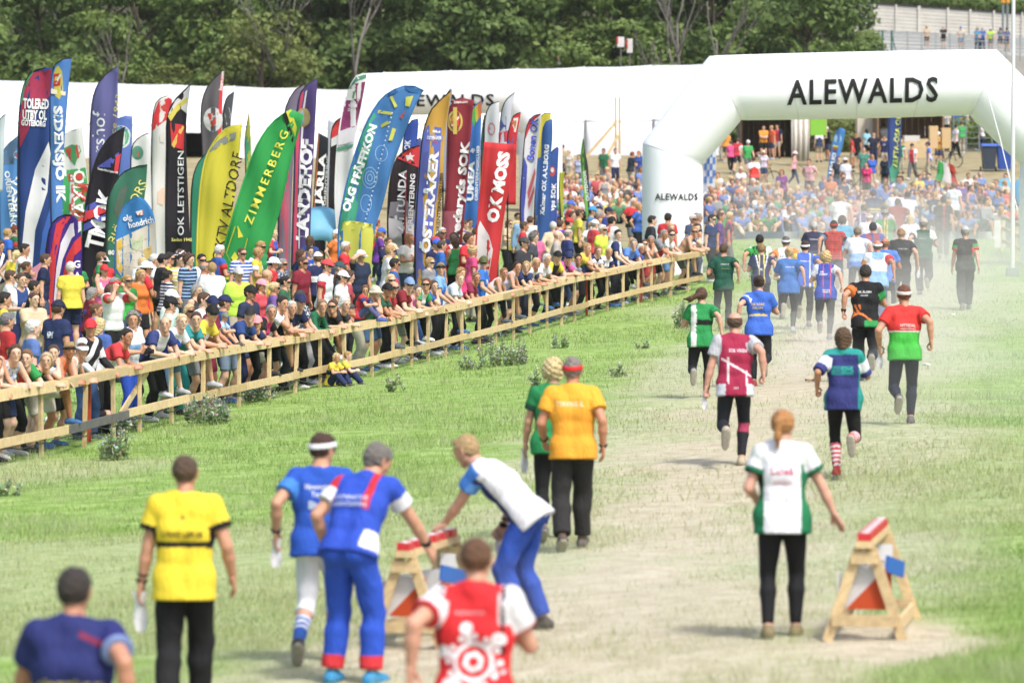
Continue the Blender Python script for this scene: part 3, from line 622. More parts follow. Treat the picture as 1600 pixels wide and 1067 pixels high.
def runner(loc, rz, pose, label, h=1.76, fem=0, fat=0, skin='#d9a586', res=.016, design=None, sleeve=.3, hem=-.10, legs=('tights', '#1d1e23'), legdesign=None, shoes='#6d6d70', hair=('short', '#4a3626'), gear=(), texts=(), socks=None, loose=.011, g=.016, extras=None, shirt_name='shirt', hairmesh=None):
    s = h / 1.76; rig = Rig(fem=fem, fat=fat, **pose); v, f, m = body_mesh(rig, res * 1.3, int(loc[1] > 60))
    o = link('person', raw_mesh('body', v, f, [M_SKIN, M_EYE, M_BROW, M_LIP], True, m)); o.location = loc; o.rotation_euler = (0, 0, rz); o.scale = (s, s, s); colr(o, col(skin))
    seed = int(abs(loc[0]) * 13) % 9
    v, f = shirt_mesh(rig, res * .9, sleeve, hem, g, seed, .070, loose); me = raw_mesh('shirt', v, f, [M_JERSEY], True); A = cl_attr(rig, v, 1)
    cc = design(A[:, 0], A[:, 1], A[:, 2], A[:, 3]) if callable(design) else paint(len(v), design); vcol(me, cc); sh = link(shirt_name, me, o)
    tk, tc = legs; t, gg, fl = {'trousers': (.97, .016, .02), 'shorts': (.40, .012, .012), 'tights': (.97, .006, 0), 'knee': (.66, .010, 0)}[tk]
    v, f = trouser_mesh(rig, res, t, gg, seed, hem + .055, fl, .008 if tk != 'tights' else .0025); me = raw_mesh('trousers', v, f, [M_JERSEY], True)
    if legdesign:
        z = np.zeros(len(v)); sd_ = np.sign((v - rig.P) @ rig.hx)
        for sg in (-1, 1):
            hp, k, a = rig.hp[sg], rig.kn[sg], rig.an[sg]; d1 = k - hp; d2 = a - k; t1 = np.clip(((v - hp) @ d1) / (d1 @ d1), 0, 1); t2 = np.clip(((v - k) @ d2) / (d2 @ d2), 0, 1)
            q1 = np.linalg.norm(v - hp - t1[:, None] * d1, axis=1); q2 = np.linalg.norm(v - k - t2[:, None] * d2, axis=1)
            tt = np.where(q2 < q1, .5 + .5 * t2, .5 * t1); z = np.where(sd_ == sg, tt, z)
        vcol(me, legdesign(z, sd_))
    else: vcol(me, paint(len(v), tc))
    link('trousers' if tk != 'shorts' else 'shorts', me, o)
    for sg in (-1, 1):
        v, f, m = shoe_mesh(rig, sg, .015); colr(link('shoe', raw_mesh('shoe', v, f, [M_SHOE, M_SOLE], True, m), o), col(shoes))
        if socks:
            v, f = sock_mesh(rig, sg, .012, socks[0]); me = raw_mesh('sock', v, f, [M_JERSEY], True); k, an = rig.kn[sg], rig.an[sg]; d = an - k; t = ((v - k) @ d) / (d @ d); vcol(me, socks[1](t, sg)); link('sock', me, o)
    M = Matrix(rig.Hm.tolist()).to_4x4(); M.translation = Vector(rig.hc)
    if hairmesh: colr(link('hair', hairmesh, o, M=M), col(hair[1]))
    elif hair and hair[0] != 'bald': colr(link('hair', hair_mesh(hair[0]), o, M=M), col(hair[1]))
    for gk in gear:
        c = link({'cap': 'cap', 'band': 'headband', 'shades': 'sunglasses', 'visor': 'visor', 'bucket': 'sun_hat'}[gk[0]], gear_mesh(gk[0]), o, M=M)
        if gk[0] != 'shades': colr(c, col(gk[1]))
    if texts: back_text(o, rig, sh, texts)
    if extras: extras(o, rig)
    tag(o, label, 'person', 'runners on the course'); return o
def project(rig, bvh, pts, off, front=False):
    out = []; d = Vector(rig.fw) * (-1 if front else 1)
    for u, z in pts:
        p = Vector(rig.T(u, 0, z)) - d * .6; r = bvh.ray_cast(p, d)
        out.append(tuple(r[0] - d * off) if r[0] is not None else None)
    return out
def back_text(o, rig, sh, texts):
    """lettering printed on the back: (string, centre u, baseline z, letter height, colour[, width])"""
    me = sh.data; bvh = BVHTree.FromPolygons([v.co for v in me.vertices], [p.vertices for p in me.polygons])
    for T in texts:
        if callable(T[0]):        # emblem given as polygons in (u, z)
            v, f = T[0](); v = np.array(v)
        else:
            v0, f, w = text_geo(T[0], .02, 0, 1.05); v = v0 * T[3]; w = w * T[3]
            if len(T) > 5: v[:, 0] *= T[5] / w; w = T[5]
            v = v + np.array([T[1] - w / 2, T[2]])
        pts = project(rig, bvh, v, .006); f = [q for q in f if all(pts[i] is not None for i in q)]; pts = [p if p is not None else (0, 0, 1) for p in pts]; link('lettering' if not callable(T[0]) else 'emblem', raw_mesh('lettering', pts, f, [mat('lettering_' + (T[4] if isinstance(T[4], str) else 'c'), C(T[4]), .7)]), sh)['kind'] = 'stuff'
def cuff(color, u0=.82, u1=.95, side=-1, g=.006):
    """a wrist band or watch"""
    def f(o, rig):
        e, w = rig.el[side], rig.wr[side]; b = MB(); pts = [e + (w - e) * t for t in np.linspace(u0, u1, 4)]; b.tube(pts, [.036 + g - .004 * i for i in range(4)], 10); b.build('wrist_band', hexmat(color), o, True)
    return f
def paper(side=-1, drop=(0, .02, -.12), size=(.07, .2), color='#eeeef2'):
    """a folded map held in the hand"""
    def f(o, rig):
        w = rig.wr[side] + nrm(rig.wr[side] - rig.el[side]) * .08; n = 6; v = []; fa = []
        for i in range(n):
            t = i / (n - 1)
            for j in range(4): v.append(w + np.array([size[0] * (j / 3 - .5) * (1 - .3 * t) + .01 * math.sin(7 * t + j), .02 * math.sin(5 * t + 2 * j), .03 - size[1] * t]) + np.array(drop) * t * .3)
        for i in range(n - 1):
            for j in range(3): a = i * 4 + j; fa.append((a, a + 1, a + 5, a + 4))
        k = len(v); v2 = [x + np.array([.003, .006, 0]) for x in v]; fa2 = [tuple(k + q for q in reversed(x)) for x in fa]
        p = link('map_sheet', raw_mesh('map_sheet', v + v2, fa + fa2, [mat('map_paper', C(color), .7, .08, 20)], True)); p.matrix_world = Matrix.Translation(o.location) @ Matrix.Rotation(o.rotation_euler[2], 4, 'Z') @ Matrix.Scale(o.scale[0], 4)
        PAPERS.append((p, o))
    return f
PAPERS = []
def both(*fs): return lambda o, r: [f(o, r) for f in fs]
# ---------------------------------------------------------------- ground
LANE_Y = np.array([0, 28, 33, 40, 53, 76, 100, 120, 132, 150]); LANE_X = np.array([-.9, -.9, .3, 1.3, 2.7, 5.0, 8.0, 9.6, 10.4, 10.5])
def vnoise(x, y, f, sd=0):
    xi = np.floor(x * f).astype(int); yi = np.floor(y * f).astype(int); fx = x * f - xi; fy = y * f - yi; fx = fx * fx * (3 - 2 * fx); fy = fy * fy * (3 - 2 * fy)
    def hsh(a, b): n = (a * 374761393 + b * 668265263 + sd * 974711) & 0x7fffffff; n = ((n ^ (n >> 13)) * 1274126177) & 0x7fffffff; return ((n ^ (n >> 16)) & 0xffff) / 65535.
    return (hsh(xi, yi) * (1 - fx) + hsh(xi + 1, yi) * fx) * (1 - fy) + (hsh(xi, yi + 1) * (1 - fx) + hsh(xi + 1, yi + 1) * fx) * fy
def lane(X, Y):
    """bare earth, dry straw and hillside weights of the trodden course"""
    c = np.interp(Y, LANE_Y, LANE_X); n = vnoise(X, Y, .35, 1) * .6 + vnoise(X, Y, 1.1, 2) * .4; d = np.abs(X - c) + (n - .5) * 2.2
    n2 = vnoise(X, Y, .8, 5) * .5 + vnoise(X, Y, 2.3, 3) * .5
    dirt = .9 * (1 - smooth01((np.abs(X - c) + (n2 - .5) * 2.2 - .35) / 1.1))
    near = 1 - smooth01((Y - 36) / 6); dirt = np.maximum(dirt, .8 * near * (1 - smooth01((np.abs(X - .4) + (n2 - .5) * 2 - 1.3) / 1.3)))
    # trodden ring round the two control stands
    for cx, cy in ((-.72, 33.6), (2.7, 33.0)): dirt = np.maximum(dirt, 1 - smooth01((np.hypot(X - cx, (Y - cy) * .5) + (n2 - .5) * .7 - .45) / .5))
    straw = .92 * (1 - smooth01((d - 1.75) / 1.7)); straw = np.maximum(straw, smooth01((vnoise(X, Y, .16, 9) - .62) * 6) * .55 * (Y < 130))
    hill = smooth01((Y - 139 + (n - .5) * 3) / 3)
    return dirt * (Y < 137) * (1 - hill), straw * (Y < 140), hill
xs = np.concatenate([np.geomspace(-900, -16, 26), np.arange(-15.6, 16, .2), np.geomspace(16.2, 900, 26)]); ys = np.concatenate([np.linspace(-40, 14, 8), np.arange(15, 60, .16), np.arange(60, 142, .3), np.arange(143, 420, 2.5), np.geomspace(423, 2500, 14)])
GX, GY = np.meshgrid(xs, ys, indexing='ij'); GZ = ground_z(GX, GY)
nearw = (1 - smooth01((GY - 120) / 30)) * (GY > 10); GZ = GZ + ((vnoise(GX, GY, .5, 4) - .5) * .07 + (vnoise(GX, GY, 1.7, 6) - .5) * .035) * nearw
ii = np.arange(len(xs) * len(ys)).reshape(len(xs), len(ys)); F_ = np.stack([ii[:-1, :-1], ii[1:, :-1], ii[1:, 1:], ii[:-1, 1:]], -1).reshape(-1, 4)
def ground_material():
    m = bpy.data.materials.new('meadow_ground'); m.use_nodes = True; n = m.node_tree; b = n.nodes['Principled BSDF']; N = n.nodes.new; L = n.links.new
    a = N('ShaderNodeAttribute'); a.attribute_name = 'Col'; tc = N('ShaderNodeTexCoord')
    def noise(sc, det=6): t = N('ShaderNodeTexNoise'); t.inputs['Scale'].default_value = sc; t.inputs['Detail'].default_value = det; L(tc.outputs['Object'], t.inputs['Vector']); return t.outputs[0]
    def ramp(f, cs):
        r = N('ShaderNodeValToRGB'); L(f, r.inputs[0]); e = r.color_ramp.elements; e[0].position, e[0].color = cs[0][0], (*C(cs[0][1]), 1); e[1].position, e[1].color = cs[-1][0], (*C(cs[-1][1]), 1)
        for p, c in cs[1:-1]: x = e.new(p); x.color = (*C(c), 1)
        return r.outputs[0]
    def mix(f, c1, c2): x = N('ShaderNodeMix'); x.data_type = 'RGBA'; L(f, x.inputs[0]); L(c1, x.inputs[6]); L(c2, x.inputs[7]); return x.outputs[2]
    sp = N('ShaderNodeSeparateColor'); L(a.outputs['Color'], sp.inputs[0])
    green = ramp(noise(3.0), [(.3, '#789d40'), (.5, '#94b45a'), (.72, '#aec47c')]); straw = ramp(noise(5.5), [(.28, '#9aa876'), (.48, '#b6bb92'), (.72, '#cfcaac')]); dirt = ramp(noise(4.0), [(.3, '#b8ad92'), (.5, '#cabfa4'), (.75, '#d9d0b8')]); hill = ramp(noise(1.2), [(.3, '#8e8560'), (.5, '#a99c76'), (.75, '#b8ab86')])
    c = mix(sp.outputs[2], mix(sp.outputs[0], mix(sp.outputs[1], green, straw), dirt), hill); sx = N('ShaderNodeSeparateXYZ'); L(tc.outputs['Object'], sx.inputs[0]); mr = N('ShaderNodeMapRange'); L(sx.outputs[1], mr.inputs[0]); mr.inputs[1].default_value = 250; mr.inputs[2].default_value = 256; c = mix(mr.outputs[0], c, ramp(noise(1.5), [(.3, '#33351f'), (.5, '#45452b'), (.75, '#56522f')])); fine = N('ShaderNodeMapRange'); L(noise(38, 8), fine.inputs[0]); fine.inputs[1].default_value = .3; fine.inputs[2].default_value = .7; fine.inputs[3].default_value = .80; fine.inputs[4].default_value = 1.16
    vm = N('ShaderNodeVectorMath'); vm.operation = 'SCALE'; L(c, vm.inputs[0]); L(fine.outputs[0], vm.inputs['Scale']); L(vm.outputs[0], b.inputs['Base Color']); b.inputs['Roughness'].default_value = .95; b.inputs['Specular IOR Level'].default_value = .1
    bp = N('ShaderNodeBump'); bp.inputs['Strength'].default_value = .6; bp.inputs['Distance'].default_value = .05; L(noise(22, 8), bp.inputs['Height']); L(bp.outputs[0], b.inputs['Normal']); return m
gm = raw_mesh('ground', np.stack([GX, GY, GZ], -1).reshape(-1, 3), F_, [ground_material()], True); d_, s_, h_ = lane(GX.ravel(), GY.ravel())
forest = smooth01((GY.ravel() - 262) / 10); vcol(gm, np.stack([d_, s_, h_ * (1 - forest)], 1)); tag(link('ground', gm), kind='structure')
# ---------------------------------------------------------------- grass blades (uncountable)
def grass(name, n, x0, x1, y0, y1, seed, hmin, hmax, wfac, sel, colors, label):
    r = np.random.default_rng(seed)
    # denser near: sample depth evenly in picture rows
    iy = r.random(n); Y = 1 / (1 / y1 + (1 / y0 - 1 / y1) * iy) if True else 0; X = (x0 + (x1 - x0) * r.random(n)) * Y / FPX
    dd, ss, hh = lane(X, Y); keep = sel(X, Y, dd, ss, r.random(n)); X, Y, ss = X[keep], Y[keep], ss[keep]; n = len(X); Z = ground_z(X, Y)
    clump = vnoise(X, Y, 1.3, 21) * .6 + vnoise(X, Y, 4.5, 22) * .4
    h = (hmin + (hmax - hmin) * r.random(n) ** 1.6) * (.35 + 1.5 * clump * clump); a = r.random(n) * 6.283; w = wfac * (.7 + .6 * r.random(n)) * (Y / 45); lean = .15 + .6 * r.random(n); la = r.random(n) * 6.283
    bx, by = np.cos(a) * w, np.sin(a) * w; tx, ty = np.cos(la) * h * lean, np.sin(la) * h * lean
    v = np.stack([np.stack([X - bx, Y - by, Z - .01], 1), np.stack([X + bx, Y + by, Z - .01], 1), np.stack([X + tx, Y + ty, Z + h], 1)], 1).reshape(-1, 3)
    f = np.arange(n * 3).reshape(-1, 3); me = raw_mesh(name, v, f, [M_GRASS])
    cc = np.array([C(c) for c in colors]); t = np.clip(clump * 1.3 - .15 + .25 * (r.random(n) - .5), 0, .999) * (len(cc) - 1); i = t.astype(int); fr = (t - i)[:, None]; c = cc[i] * (1 - fr) + cc[i + 1] * fr; dry = np.array(C('#cbbf93')); q = (ss * (.3 + .5 * r.random(n)))[:, None]; c = c * (1 - q) + dry * q
    vcol(me, np.repeat(c, 3, 0)); return tag(link(name, me), label, 'grass', None, 'stuff')
def grass_mat():
    m = bpy.data.materials.new('grass_blade'); m.use_nodes = True; n = m.node_tree; b = n.nodes['Principled BSDF']; a = n.nodes.new('ShaderNodeAttribute'); a.attribute_name = 'Col'; b.inputs['Roughness'].default_value = .7; b.inputs['Specular IOR Level'].default_value = .15
    n.links.new(a.outputs[0], b.inputs[0]); tb = n.nodes.new('ShaderNodeBsdfTranslucent'); n.links.new(a.outputs[0], tb.inputs[0]); ms = n.nodes.new('ShaderNodeMixShader'); ms.inputs[0].default_value = .35; n.links.new(b.outputs[0], ms.inputs[1]); n.links.new(tb.outputs[0], ms.inputs[2]); n.links.new(ms.outputs[0], n.nodes['Material Output'].inputs[0]); return m
M_GRASS = grass_mat()
grass('meadow_grass', 420000, -900, 900, 25, 138, 3, .035, .14, .0042, lambda X, Y, d, s, q: q > np.maximum(s * .80, d * .99), ['#7a9e42', '#95b45a', '#adc376', '#c2ce98'], 'lush green meadow grass beside the trodden running lane')
grass('dry_grass', 110000, -850, 900, 25, 132, 4, .012, .04, .0035, lambda X, Y, d, s, q: (s > .3) & (q > d * .93), ['#98a274', '#b4b58e', '#c8c2a2', '#d6cdb0'], 'short trodden straw grass covering the running lane')
# ---------------------------------------------------------------- spectator fence
M_PINE = mat('pine_board', C('#e3c996'), .75, .16, 5, .15, rand=.16); M_PINE2 = mat('pine_board_yellow', C('#d9bd86'), .75, .2, 4, .15, rand=.16); M_GREYW = mat('weathered_board', C('#6c6b68'), .85, .2, 6, .2); M_REDW = mat('red_painted_board', C('#b4431c'), .8, .1, 5)
FPTS = [(-150, 765), (0, 727), (101, 705), (240, 664), (400, 628), (573, 589), (740, 545), (883, 503), (1026, 469), (1113, 452)]
FW = [ray_ground(*p) for p in FPTS]; FA = np.array([(p.x, p.y) for p in FW]); FA[:, 0] = np.convolve(np.pad(FA[:, 0], 1, 'edge'), [.2, .6, .2], 'valid')
fl_ = np.concatenate([[0], np.cumsum(np.hypot(*np.diff(FA, axis=0).T))])
def fence_at(t):
    x = np.interp(t, fl_, FA[:, 0]); y = np.interp(t, fl_, FA[:, 1]); return Vector((x, y, float(ground_z(x, y))))
def fence_dir(t):
    d = fence_at(t + .8) - fence_at(t - .8); d.z = 0; return d.normalized()
_ft = np.linspace(0, fl_[-1], 800); _fpx = np.array([800 + FPX * fence_at(t).x / fence_at(t).y for t in _ft])
def fence_t(px): return float(np.interp(px, _fpx, _ft))
RAILH, LOWH = .96, .36
fence = empty('rail_fence', fence_at(0)); tag(fence, 'long pine rail fence with posts and two boards along the field', 'fence')
def fpart(mb, name, m): o = mb.build(name, m); o.parent = fence; o.matrix_parent_inverse = fence.matrix_world.inverted(); return o
bpy.context.view_layer.update()
def under(o, p):
    """parent o to p keeping its world coordinates"""
    o.parent = p; o.matrix_parent_inverse = Matrix.Translation(-p.location) if True else 0; return o
def fpart(mb, name, m): return under(mb.build(name, m), fence)
t = .3; i = 0
while t < fl_[-1]:
    p = fence_at(t); d = fence_dir(t); nrm_ = Vector((d.y, -d.x, 0)); q = p + nrm_ * .045; tilt = random.uniform(-.05, .05) + (.16 if i % 7 == 4 else 0)
    fpart(MB().bar(q + Vector((0, 0, -.3)), q + d * tilt + Vector((0, 0, RAILH - .045)), .045, .095 if i % 3 else .07, up=tuple(d)), 'post', M_PINE if i % 4 else M_PINE2); t += random.uniform(1.5, 1.95); i += 1
t = 0; i = 0
while t < fl_[-1] - .3:
    L_ = min(random.uniform(2.7, 3.6), fl_[-1] - t); a, b = fence_at(t), fence_at(t + L_); d = fence_dir(t + L_ / 2); nn = Vector((d.y, -d.x, 0)); j = random.uniform(-.012, .012)
    fpart(MB().bar(a + nn * .085 + Vector((0, 0, RAILH - .06 + j)), b + nn * .085 + d * -.01 + Vector((0, 0, RAILH - .06 + j)), .034, .12), 'top_rail', M_PINE if i % 3 else M_PINE2)
    fpart(MB().bar(a + Vector((0, 0, RAILH - .005 + j)) + nn * .02, b - d * .01 + Vector((0, 0, RAILH - .005 + j)) + nn * .02, .13, .032), 'cap_board', M_PINE2 if i % 3 else M_PINE)
    g_ = 95 < 800 + FPX * ((a + b) / 2).x / ((a + b) / 2).y < 190
    fpart(MB().bar(a + nn * .088 + Vector((0, 0, LOWH - .05 - j)), b + nn * .088 - d * .01 + Vector((0, 0, LOWH - .05 - j)), .034, .115), 'lower_rail', M_GREYW if g_ else (M_PINE if i % 2 else M_PINE2)); t += L_; i += 1
tb = fence_t(222); a = fence_at(tb - 1.3); b = fence_at(tb + .35); fpart(MB().bar(a + Vector((0, 0, .30)), b + Vector((0, 0, .83)), .03, .1), 'brace', M_PINE)
tb = fence_t(150); fpart(MB().bar(fence_at(tb) + Vector((-.1, 0, -.1)), fence_at(tb) + Vector((-.1, 0, .9)), .06, .1), 'post', M_REDW)
for px in (1010, 925): tb = fence_t(px); fpart(MB().bar(fence_at(tb) + Vector((-.12, 0, -.1)), fence_at(tb) + Vector((-.12, 0, .9)), .05, .09), 'post', M_REDW)
pts = []
for t in np.arange(1, fl_[-1] - .5, .35):
    d = fence_dir(t); pts.append(fence_at(t) + Vector((d.y, -d.x, 0)) * .12 + Vector((0, 0, LOWH - .13 - .05 * abs(math.sin(t * 1.7)) - .02 * math.sin(t * 5))))
fpart(MB().tube(pts, .008, 5), 'cable', mat('black_rubber', (.02, .02, .02), .6))
# ---------------------------------------------------------------- inflatable arches
M_INFL = mat('white_inflatable_fabric', CW('#e2e5ea'), .6, .03, 1.2, .12, .3); M_BLACK = mat('black_print', (.012, .012, .014), .7)
M_SEAM = mat('welded_seam', CW('#c9cdd3'), .6)
def mitre_tube(pts, rads, n=36):
    """one smooth mesh per straight piece, cut on the mitre planes"""
    pts = [Vector(p) for p in pts]; out = []; Y = Vector((0, 1, 0)); planes = []
    for i in range(len(pts)):
        if i == 0: planes.append((pts[1] - pts[0]).normalized())
        elif i == len(pts) - 1: planes.append((pts[-1] - pts[-2]).normalized())
        else: planes.append(((pts[i] - pts[i - 1]).normalized() + (pts[i + 1] - pts[i]).normalized()).normalized())
    for i in range(len(pts) - 1):
        d = (pts[i + 1] - pts[i]).normalized(); x = Y; y = d.cross(x).normalized(); L = (pts[i + 1] - pts[i]).length; v = []; f = []; K = 9
        for k in range(K):
            t = k / (K - 1); t = (0, .03, .09, .25, .5, .75, .91, .97, 1)[k]; bul = 1 + .035 * math.sin(math.pi * t) ** .5
            for j in range(n):
                a = 2 * math.pi * j / n; e = (x * math.cos(a) + y * math.sin(a)) * (rads[i] + (rads[i + 1] - rads[i]) * t)
                s0 = -e.dot(planes[i]) / d.dot(planes[i]); s1 = -e.dot(planes[i + 1]) / d.dot(planes[i + 1])
                v.append(pts[i] + e * bul + d * ((1 - t) * s0 + t * (L + s1)))
        for k in range(K - 1):
            for j in range(n): f.append((k * n + j, k * n + (j + 1) % n, (k + 1) * n + (j + 1) % n, (k + 1) * n + j))
        out.append((v, f))
    return out
def arch(s, path, rads, label, name, texts):
    base = at(path[0][0], path[0][1], s); g = float(ground_z(base.x, base.y)); root = empty(name, (base.x, base.y, g)); tag(root, label, 'arch')
    W_ = [at(x, y, s) for x, y in path]; W_[0].z = g - .05; W_[-1].z = float(ground_z(W_[-1].x, W_[-1].y)) - .05
    pcs = mitre_tube(W_, rads); n = 36; K = 9; V = list(pcs[0][0]); ring = lambda i: i
    for v, f in pcs[1:]: V = V[:-n] + [(a_ + b_) / 2 for a_, b_ in zip(V[-n:], v[:n])] + list(v[n:])
    R_ = len(V) // n; F = [(k * n + j, k * n + (j + 1) % n, (k + 1) * n + (j + 1) % n, (k + 1) * n + j) for k in range(R_ - 1) for j in range(n)]
    tb_ = under(link('tube', raw_mesh('tube', V, np.array(F), [M_INFL], True)), root)
    for k in [x * (K - 1) for x in range(1, len(pcs))] + [2 * (K - 1) + q for q in (3, 4, 5)] :                          # welded seams
        rg = [Vector(V[k * n + j]) for j in range(n)]; c_ = sum(rg, Vector()) / n; under(MB().tube([c_ + (q - c_) * 1.002 for q in rg + rg[:1]], .009, 5, cap=False).build('seam', M_SEAM), root)
    for (st, px, py, hh, w, tilt, part) in texts:
        v, f, wd = text_geo(st, .022, 0, 1.12); v, f = cut_grid(v, f, .5, .12); k = hh / s; A_, B_ = (W_[2], W_[3]) if part == 'beam' else (W_[0], W_[1]); R = rads[2] if part == 'beam' else rads[0]; o = at(px, py, s); P = []
        for x, y in v:
            dx = x / wd * w / s; X = o.x + dx; Z = o.z + y * k + dx * tilt
            if part == 'beam': c = A_.z + (B_.z - A_.z) * ((X - A_.x) / (B_.x - A_.x)); e = Z - c
            else: e = X - A_.x
            P.append((X, A_.y - math.sqrt(max((R * 1.037) ** 2 - e * e, .0)) - .022, Z))
        under(link('lettering', raw_mesh('lettering', P, f, [M_BLACK])), root)['kind'] = 'stuff'
    return root, W_
archA, AW = arch(58, [(1051, 440), (1051, 240), (1133, 138), (1536, 129), (1641, 236), (1643, 430)], [.80, .80, .87, .87, .82, .82], 'white inflatable finish arch with black lettering spanning the running lane', 'inflatable_arch', [('ALEWALDS', 1227, 164, 38, 234, .022, 'beam'), ('ALEWALDS', 1022, 312, 10, 67, 0, 'leg')])
archB, _ = arch(41, [(545, 420), (545, 200), (585, 148), (800, 143), (845, 196), (845, 410)], [.80] * 6, 'white inflatable arch behind the feather flags, partly hidden', 'inflatable_arch', [('ALEWALDS', 612, 167, 18, 160, .01, 'beam')])
rope = MB().tube([at(1543, 146, 60), at(1562, 215, 61), at(1590, 330, 62)], .014, 5); under(rope.build('guy_rope', mat('white_rope', C('#e8e8e8'), .7)), archA)
# ---------------------------------------------------------------- marquees
M_PVC = mat('white_marquee_canvas', CW('#d6dade'), .55, .025, .6, .06, .35); M_PVCW = mat('white_marquee_wall', CW('#cbd0d6'), .6, .04, .8, .1, .3); M_ALU = mat('aluminium_pole', C('#a9adb2'), .4, metal=.8); M_DARKIN = mat('shade_painted_canvas', C('#3a3a3c'), .9)  # the dark one paints the open bay's interior shade into its back wall
M_RAFT = mat('roof_seam', CW('#b9bfc6'), .5)
def marquee(px0, px1, s, ridge, eave, foot, depth, nb, label, opened=()):
    A = at(px0, eave[0], s); B = at(px1, eave[1], s); root = empty('marquee', (A.x, A.y, at(px0, foot, s).z)); tag(root, label, 'tent'); Y0 = A.y; Y1 = Y0 + depth; Ym = Y0 + depth / 2
    zr = lambda t: CAMZ - ((ridge[0] + (ridge[1] - ridge[0]) * t) - HZ) / FPX * Ym
    ze = lambda t: A.z + (B.z - A.z) * t; gz = at(px0, foot, s).z - .6
    for i in range(nb):
        t0, t1 = i / nb, (i + 1) / nb; x0, x1 = A.x + (B.x - A.x) * t0, A.x + (B.x - A.x) * t1; N_ = 8
        for y_e, nm in ((Y0, 'roof_panel'), (Y1, 'roof_panel')):
            v = []; f = []
            for a in range(N_ + 1):
                u = a / N_
                for b in range(7):
                    w = b / 6; x = x0 + .03 + (x1 - x0 - .06) * w; tt = t0 + (t1 - t0) * w; sag = -.10 * math.sin(math.pi * w) * math.sin(math.pi * u) - .05 * math.sin(math.pi * w); v.append((x, y_e + (Ym - y_e) * u, ze(tt) + (zr(tt) - ze(tt)) * u + sag))
            for a in range(N_):
                for b in range(6): k = a * 7 + b; f.append((k, k + 1, k + 8, k + 7))
            o = link(nm, raw_mesh(nm, v, np.array(f), [M_PVC], True)); o.modifiers.new('t', 'SOLIDIFY').thickness = .02; under(o, root)
        v = []; f = []
        for a in range(13):
            w = a / 12
            for z_ in range(5): u = z_ / 4; v.append((x0 + .04 + (x1 - x0 - .08) * w, Y0 + .03 + .05 * math.sin(w * 17 + i) * (1 - u), gz + (ze(t0 + (t1 - t0) * w) - .06 - gz) * u))
        for a in range(12):
            for z_ in range(4): k = a * 5 + z_; f.append((k, k + 5, k + 6, k + 1))
        if i not in opened:
            o = link('wall_panel', raw_mesh('wall_panel', v, np.array(f), [M_PVCW], True)); o.modifiers.new('t', 'SOLIDIFY').thickness = .015; under(o, root)
        else: under(MB().bar((x0, Y0 + .02, ze(t0) - .22), (x1, Y0 + .02, ze(t1) - .22), .02, .42).build('valance', M_PVC), root)
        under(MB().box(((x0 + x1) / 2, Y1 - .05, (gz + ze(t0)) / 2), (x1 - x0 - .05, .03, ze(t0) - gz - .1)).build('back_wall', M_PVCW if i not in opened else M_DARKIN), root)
    for i in range(nb + 1):
        t = i / nb; x = A.x + (B.x - A.x) * t; under(MB().bar((x, Y0 - .02, gz), (x, Y0 - .02, ze(t)), .09, .09).build('upright', M_ALU), root)
        under(MB().bar((x, Y0 - .02, ze(t) + .02), (x, Ym, zr(t) + .02), .08, .06).build('rafter', M_RAFT), root)
    for x, t, sg in ((A.x, 0, -1), (B.x, 1, 1)):
        under(link('gable', raw_mesh('gable', [(x, Y0, gz), (x, Y1, gz), (x, Y1, ze(t)), (x, Ym, zr(t)), (x, Y0, ze(t)), (x + sg * .02, Y0, gz), (x + sg * .02, Y1, gz), (x + sg * .02, Y1, ze(t)), (x + sg * .02, Ym, zr(t)), (x + sg * .02, Y0, ze(t))], [[0, 1, 2, 3, 4], [9, 8, 7, 6, 5], [0, 5, 6, 1], [1, 6, 7, 2], [2, 7, 8, 3], [3, 8, 9, 4], [4, 9, 5, 0]], [M_PVCW])), root)
    return root
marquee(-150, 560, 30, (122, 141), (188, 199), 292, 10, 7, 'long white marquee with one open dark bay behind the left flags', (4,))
marquee(596, 1128, 29, (114, 100), (193, 186), 290, 10, 5, 'long closed white marquee behind the timber mast and arch leg')
MAST = empty('timber_mast', at(965, 288, 33)); tag(MAST, 'tall timber mast with two slanting props before the closed marquee', 'mast')
for a, b in (((962, 300), (962, 152)), ((968, 300), (968, 152))): under(MB().bar(at(*a, 33), at(*b, 33), .10, .10).build('mast_post', M_PINE2), MAST)
for a, b in (((962, 192), (868, 300)), ((966, 212), (915, 305))): under(MB().bar(at(*a, 33) + Vector((0, -.12, 0)), at(*b, 33) + Vector((0, -.3, 0)), .06, .12).build('prop', M_PINE2), MAST)
